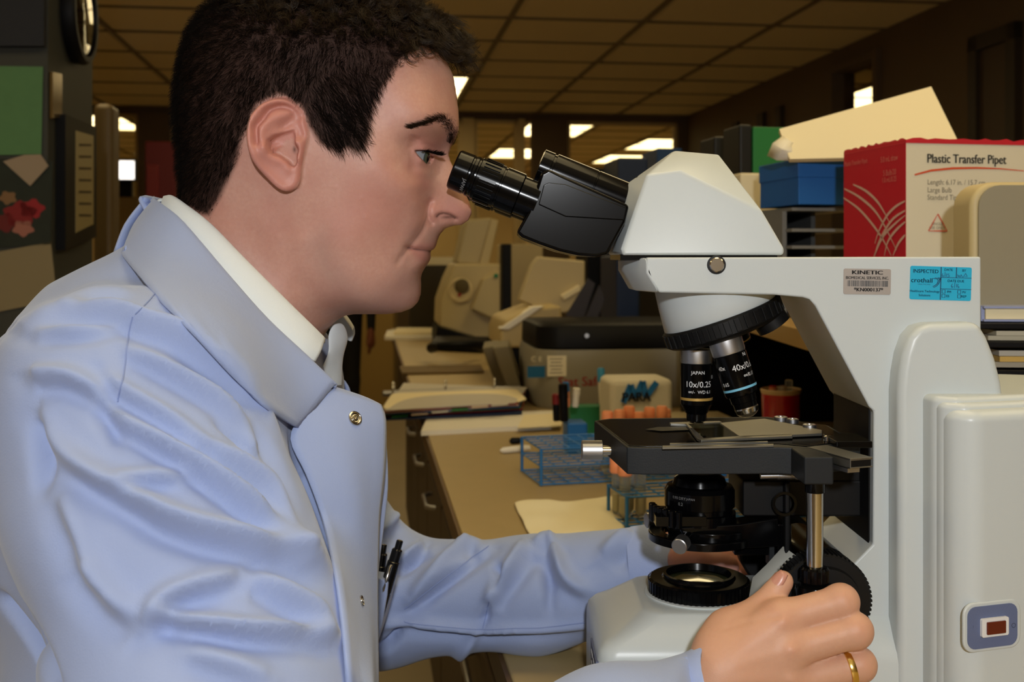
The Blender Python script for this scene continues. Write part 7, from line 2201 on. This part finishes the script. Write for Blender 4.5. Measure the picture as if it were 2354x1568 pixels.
# tall brown locker end, red cabinet and lit screen beyond the pier
Yk = 3.2
lk = MB(); xs = P(236, 0, Yk); lk.prism([Vector((P(213, 0, Yk).x, Yk, 0)), Vector((P(259, 0, Yk).x, Yk, 0)), Vector((P(259, 0, Yk).x - .02, Yk + .12, 0)), Vector((P(213, 0, Yk).x - .02, Yk + .12, 0))], (0, 0, CZ + (HY - 236) / F * Yk))
tag(lk.build('tall_locker', mat('brown_locker', (100, 82, 52), .5), bevel=.02, bseg=3), 'tall narrow brown locker right behind the pier', 'locker')
Yg = 6.0
rc2 = tag(empty('red_cabinet', (P(355, 0, Yg).x, Yg + .2, 0)), 'dark red tall cabinet behind the neck of the man', 'cabinet')
m = MB(); obox(m, Vector((P(358, 0, Yg).x, Yg + .2, 0)), (px(70, Yg), .4, CZ + (HY - 325) / F * Yg)); m.build('carcass', mat('dark_red_enamel', (92, 14, 16), .45), rc2, bevel=.006)
m = MB(); obox(m, Vector((P(352, 0, Yg).x, Yg - .01, .6)), (px(26, Yg), .02, CZ + (HY - 380) / F * Yg - .6)); m.build('door', mat('red_enamel_panel', (110, 26, 24), .4), rc2, bevel=.004)
Ym = 6.6
mo = tag(empty('lit_screen', (P(290, 0, Ym).x, Ym, CZ)), 'small bright lit screen left of the dark red cabinet', 'screen')
m = MB(); obox(m, P(292, 416, Ym), (px(44, Ym), .05, px(50, Ym))); m.build('casing', m_dark, mo, bevel=.004)
m = MB(); obox(m, P(290, 412, Ym - .028), (px(36, Ym), .004, px(42, Ym))); m.build('display', mat('bright_display', (240, 240, 240), .4, emit=(1, .93, .85), estr=2.0), mo)
m = MB(); obox(m, Vector((P(288, 0, Ym).x, Ym + .1, 0)), (px(60, Ym), .35, CZ + (HY - 455) / F * Ym)); m.build('cabinet_stand', mat('cream_stand', (150, 128, 84), .6), mo)
m = MB(); obox(m, P(290, 455, Ym + .08), (px(30, Ym), .06, px(40, Ym))); m.build('screen_foot', m_dark, mo)

# ================================================================== second person, far back
Yw = 7.0
px0 = P(773, 0, Yw).x
pp = [(lambda Gd: d_ell(Gd, (px0, Yw, 1.22), (.17, .12, .28)), .05), (lambda Gd: d_ell(Gd, (px0, Yw, .95), (.16, .12, .14)), .05), (cone((px0 - .16, Yw, 1.40), (px0 + .16, Yw, 1.40), .06, .06), .05),
      (cone((px0, Yw, 1.42), (px0, Yw, 1.54), .055, .055), .03), (lambda Gd: d_ell(Gd, (px0, Yw - .01, 1.64), (.075, .095, .115)), .03)]
for s in (-1, 1):
    pp += [(cone((px0 + s * .085, Yw, .92), (px0 + s * .10, Yw - .02, .48), .085, .055), .03), (cone((px0 + s * .10, Yw - .02, .48), (px0 + s * .11, Yw + .02, .09), .055, .038), .02), (cone((px0 + s * .11, Yw + .02, .05), (px0 + s * .12, Yw - .16, .035), .042, .032), .02),
           (cone((px0 + s * .19, Yw, 1.38), (px0 + s * .22, Yw + .02, 1.10), .052, .042), .02), (cone((px0 + s * .22, Yw + .02, 1.10), (px0 + s * .225, Yw - .03, .80), .040, .028), .02)]
wV, wQ, _ = sdf_mesh(pp, (px0 - .34, Yw - .26, -.01), (px0 + .34, Yw + .22, 1.78), .014, .03, 2)
if (vert_normals(wV, wQ) * (wV - wV.mean(0))).sum() < 0: wQ = wQ[:, ::-1]
me = np_mesh('person', wV, wQ)
p2 = finish(me, 'person', mat('black_clothing', (10, 9, 10), .8), None, 180)
tag(p2, 'person in black standing far behind, hand hanging below the chin of the man in blue', 'person')
hm = mat('far_skin', (120, 66, 44), .6)
for s in (-1, 1):
    bx_, by_ = px0 + s * .225, Yw - .035
    hp2 = [(cone((bx_, by_, .79), (bx_, by_ - .005, .73), .034, .042, (.7, 1, 1)), .01)] + [(cone((bx_, by_ - .03 + .02 * i, .72), (bx_ - s * .012, by_ - .03 + .019 * i, .655 + .006 * abs(i - 1.5)), .0095, .0078), .004) for i in range(4)] + [(cone((bx_, by_ - .03, .76), (bx_ - s * .012, by_ - .055, .71), .011, .009), .006)]
    V2, Q2, _ = sdf_mesh(hp2, (bx_ - .07, by_ - .09, .62), (bx_ + .07, by_ + .07, .84), .005, .01, 1)
    if (vert_normals(V2, Q2) * (V2 - V2.mean(0))).sum() < 0: Q2 = Q2[:, ::-1]
    finish(np_mesh('hand', V2, Q2), 'hand', hm, p2, 180)
hd2 = [(lambda Gd: d_ell(Gd, (px0, Yw - .015, 1.625), (.078, .097, .112)), .02), (cone((px0, Yw, 1.47), (px0, Yw, 1.56), .056, .056), .02), (cone((px0, Yw - .10, 1.64), (px0, Yw - .122, 1.605), .011, .014), .01)]
for s in (-1, 1): hd2.append((lambda Gd, s=s: d_ell(Gd, (px0 + s * .08, Yw, 1.62), (.012, .022, .032)), .006))
V2, Q2, _ = sdf_mesh(hd2, (px0 - .12, Yw - .15, 1.44), (px0 + .12, Yw + .12, 1.76), .006, .02, 1)
if (vert_normals(V2, Q2) * (V2 - V2.mean(0))).sum() < 0: Q2 = Q2[:, ::-1]
finish(np_mesh('face', V2, Q2), 'face', hm, p2, 180)
V2, Q2, _ = sdf_mesh([(lambda Gd: np.maximum(d_ell(Gd, (px0, Yw + .01, 1.655), (.088, .105, .112)), -(d_ell(Gd, (px0, Yw - .13, 1.60), (.09, .10, .10)))), .01)], (px0 - .12, Yw - .15, 1.52), (px0 + .12, Yw + .15, 1.80), .007, .02, 1)
if (vert_normals(V2, Q2) * (V2 - V2.mean(0))).sum() < 0: Q2 = Q2[:, ::-1]
finish(np_mesh('hair', V2, Q2), 'hair', m_dark, p2, 180)
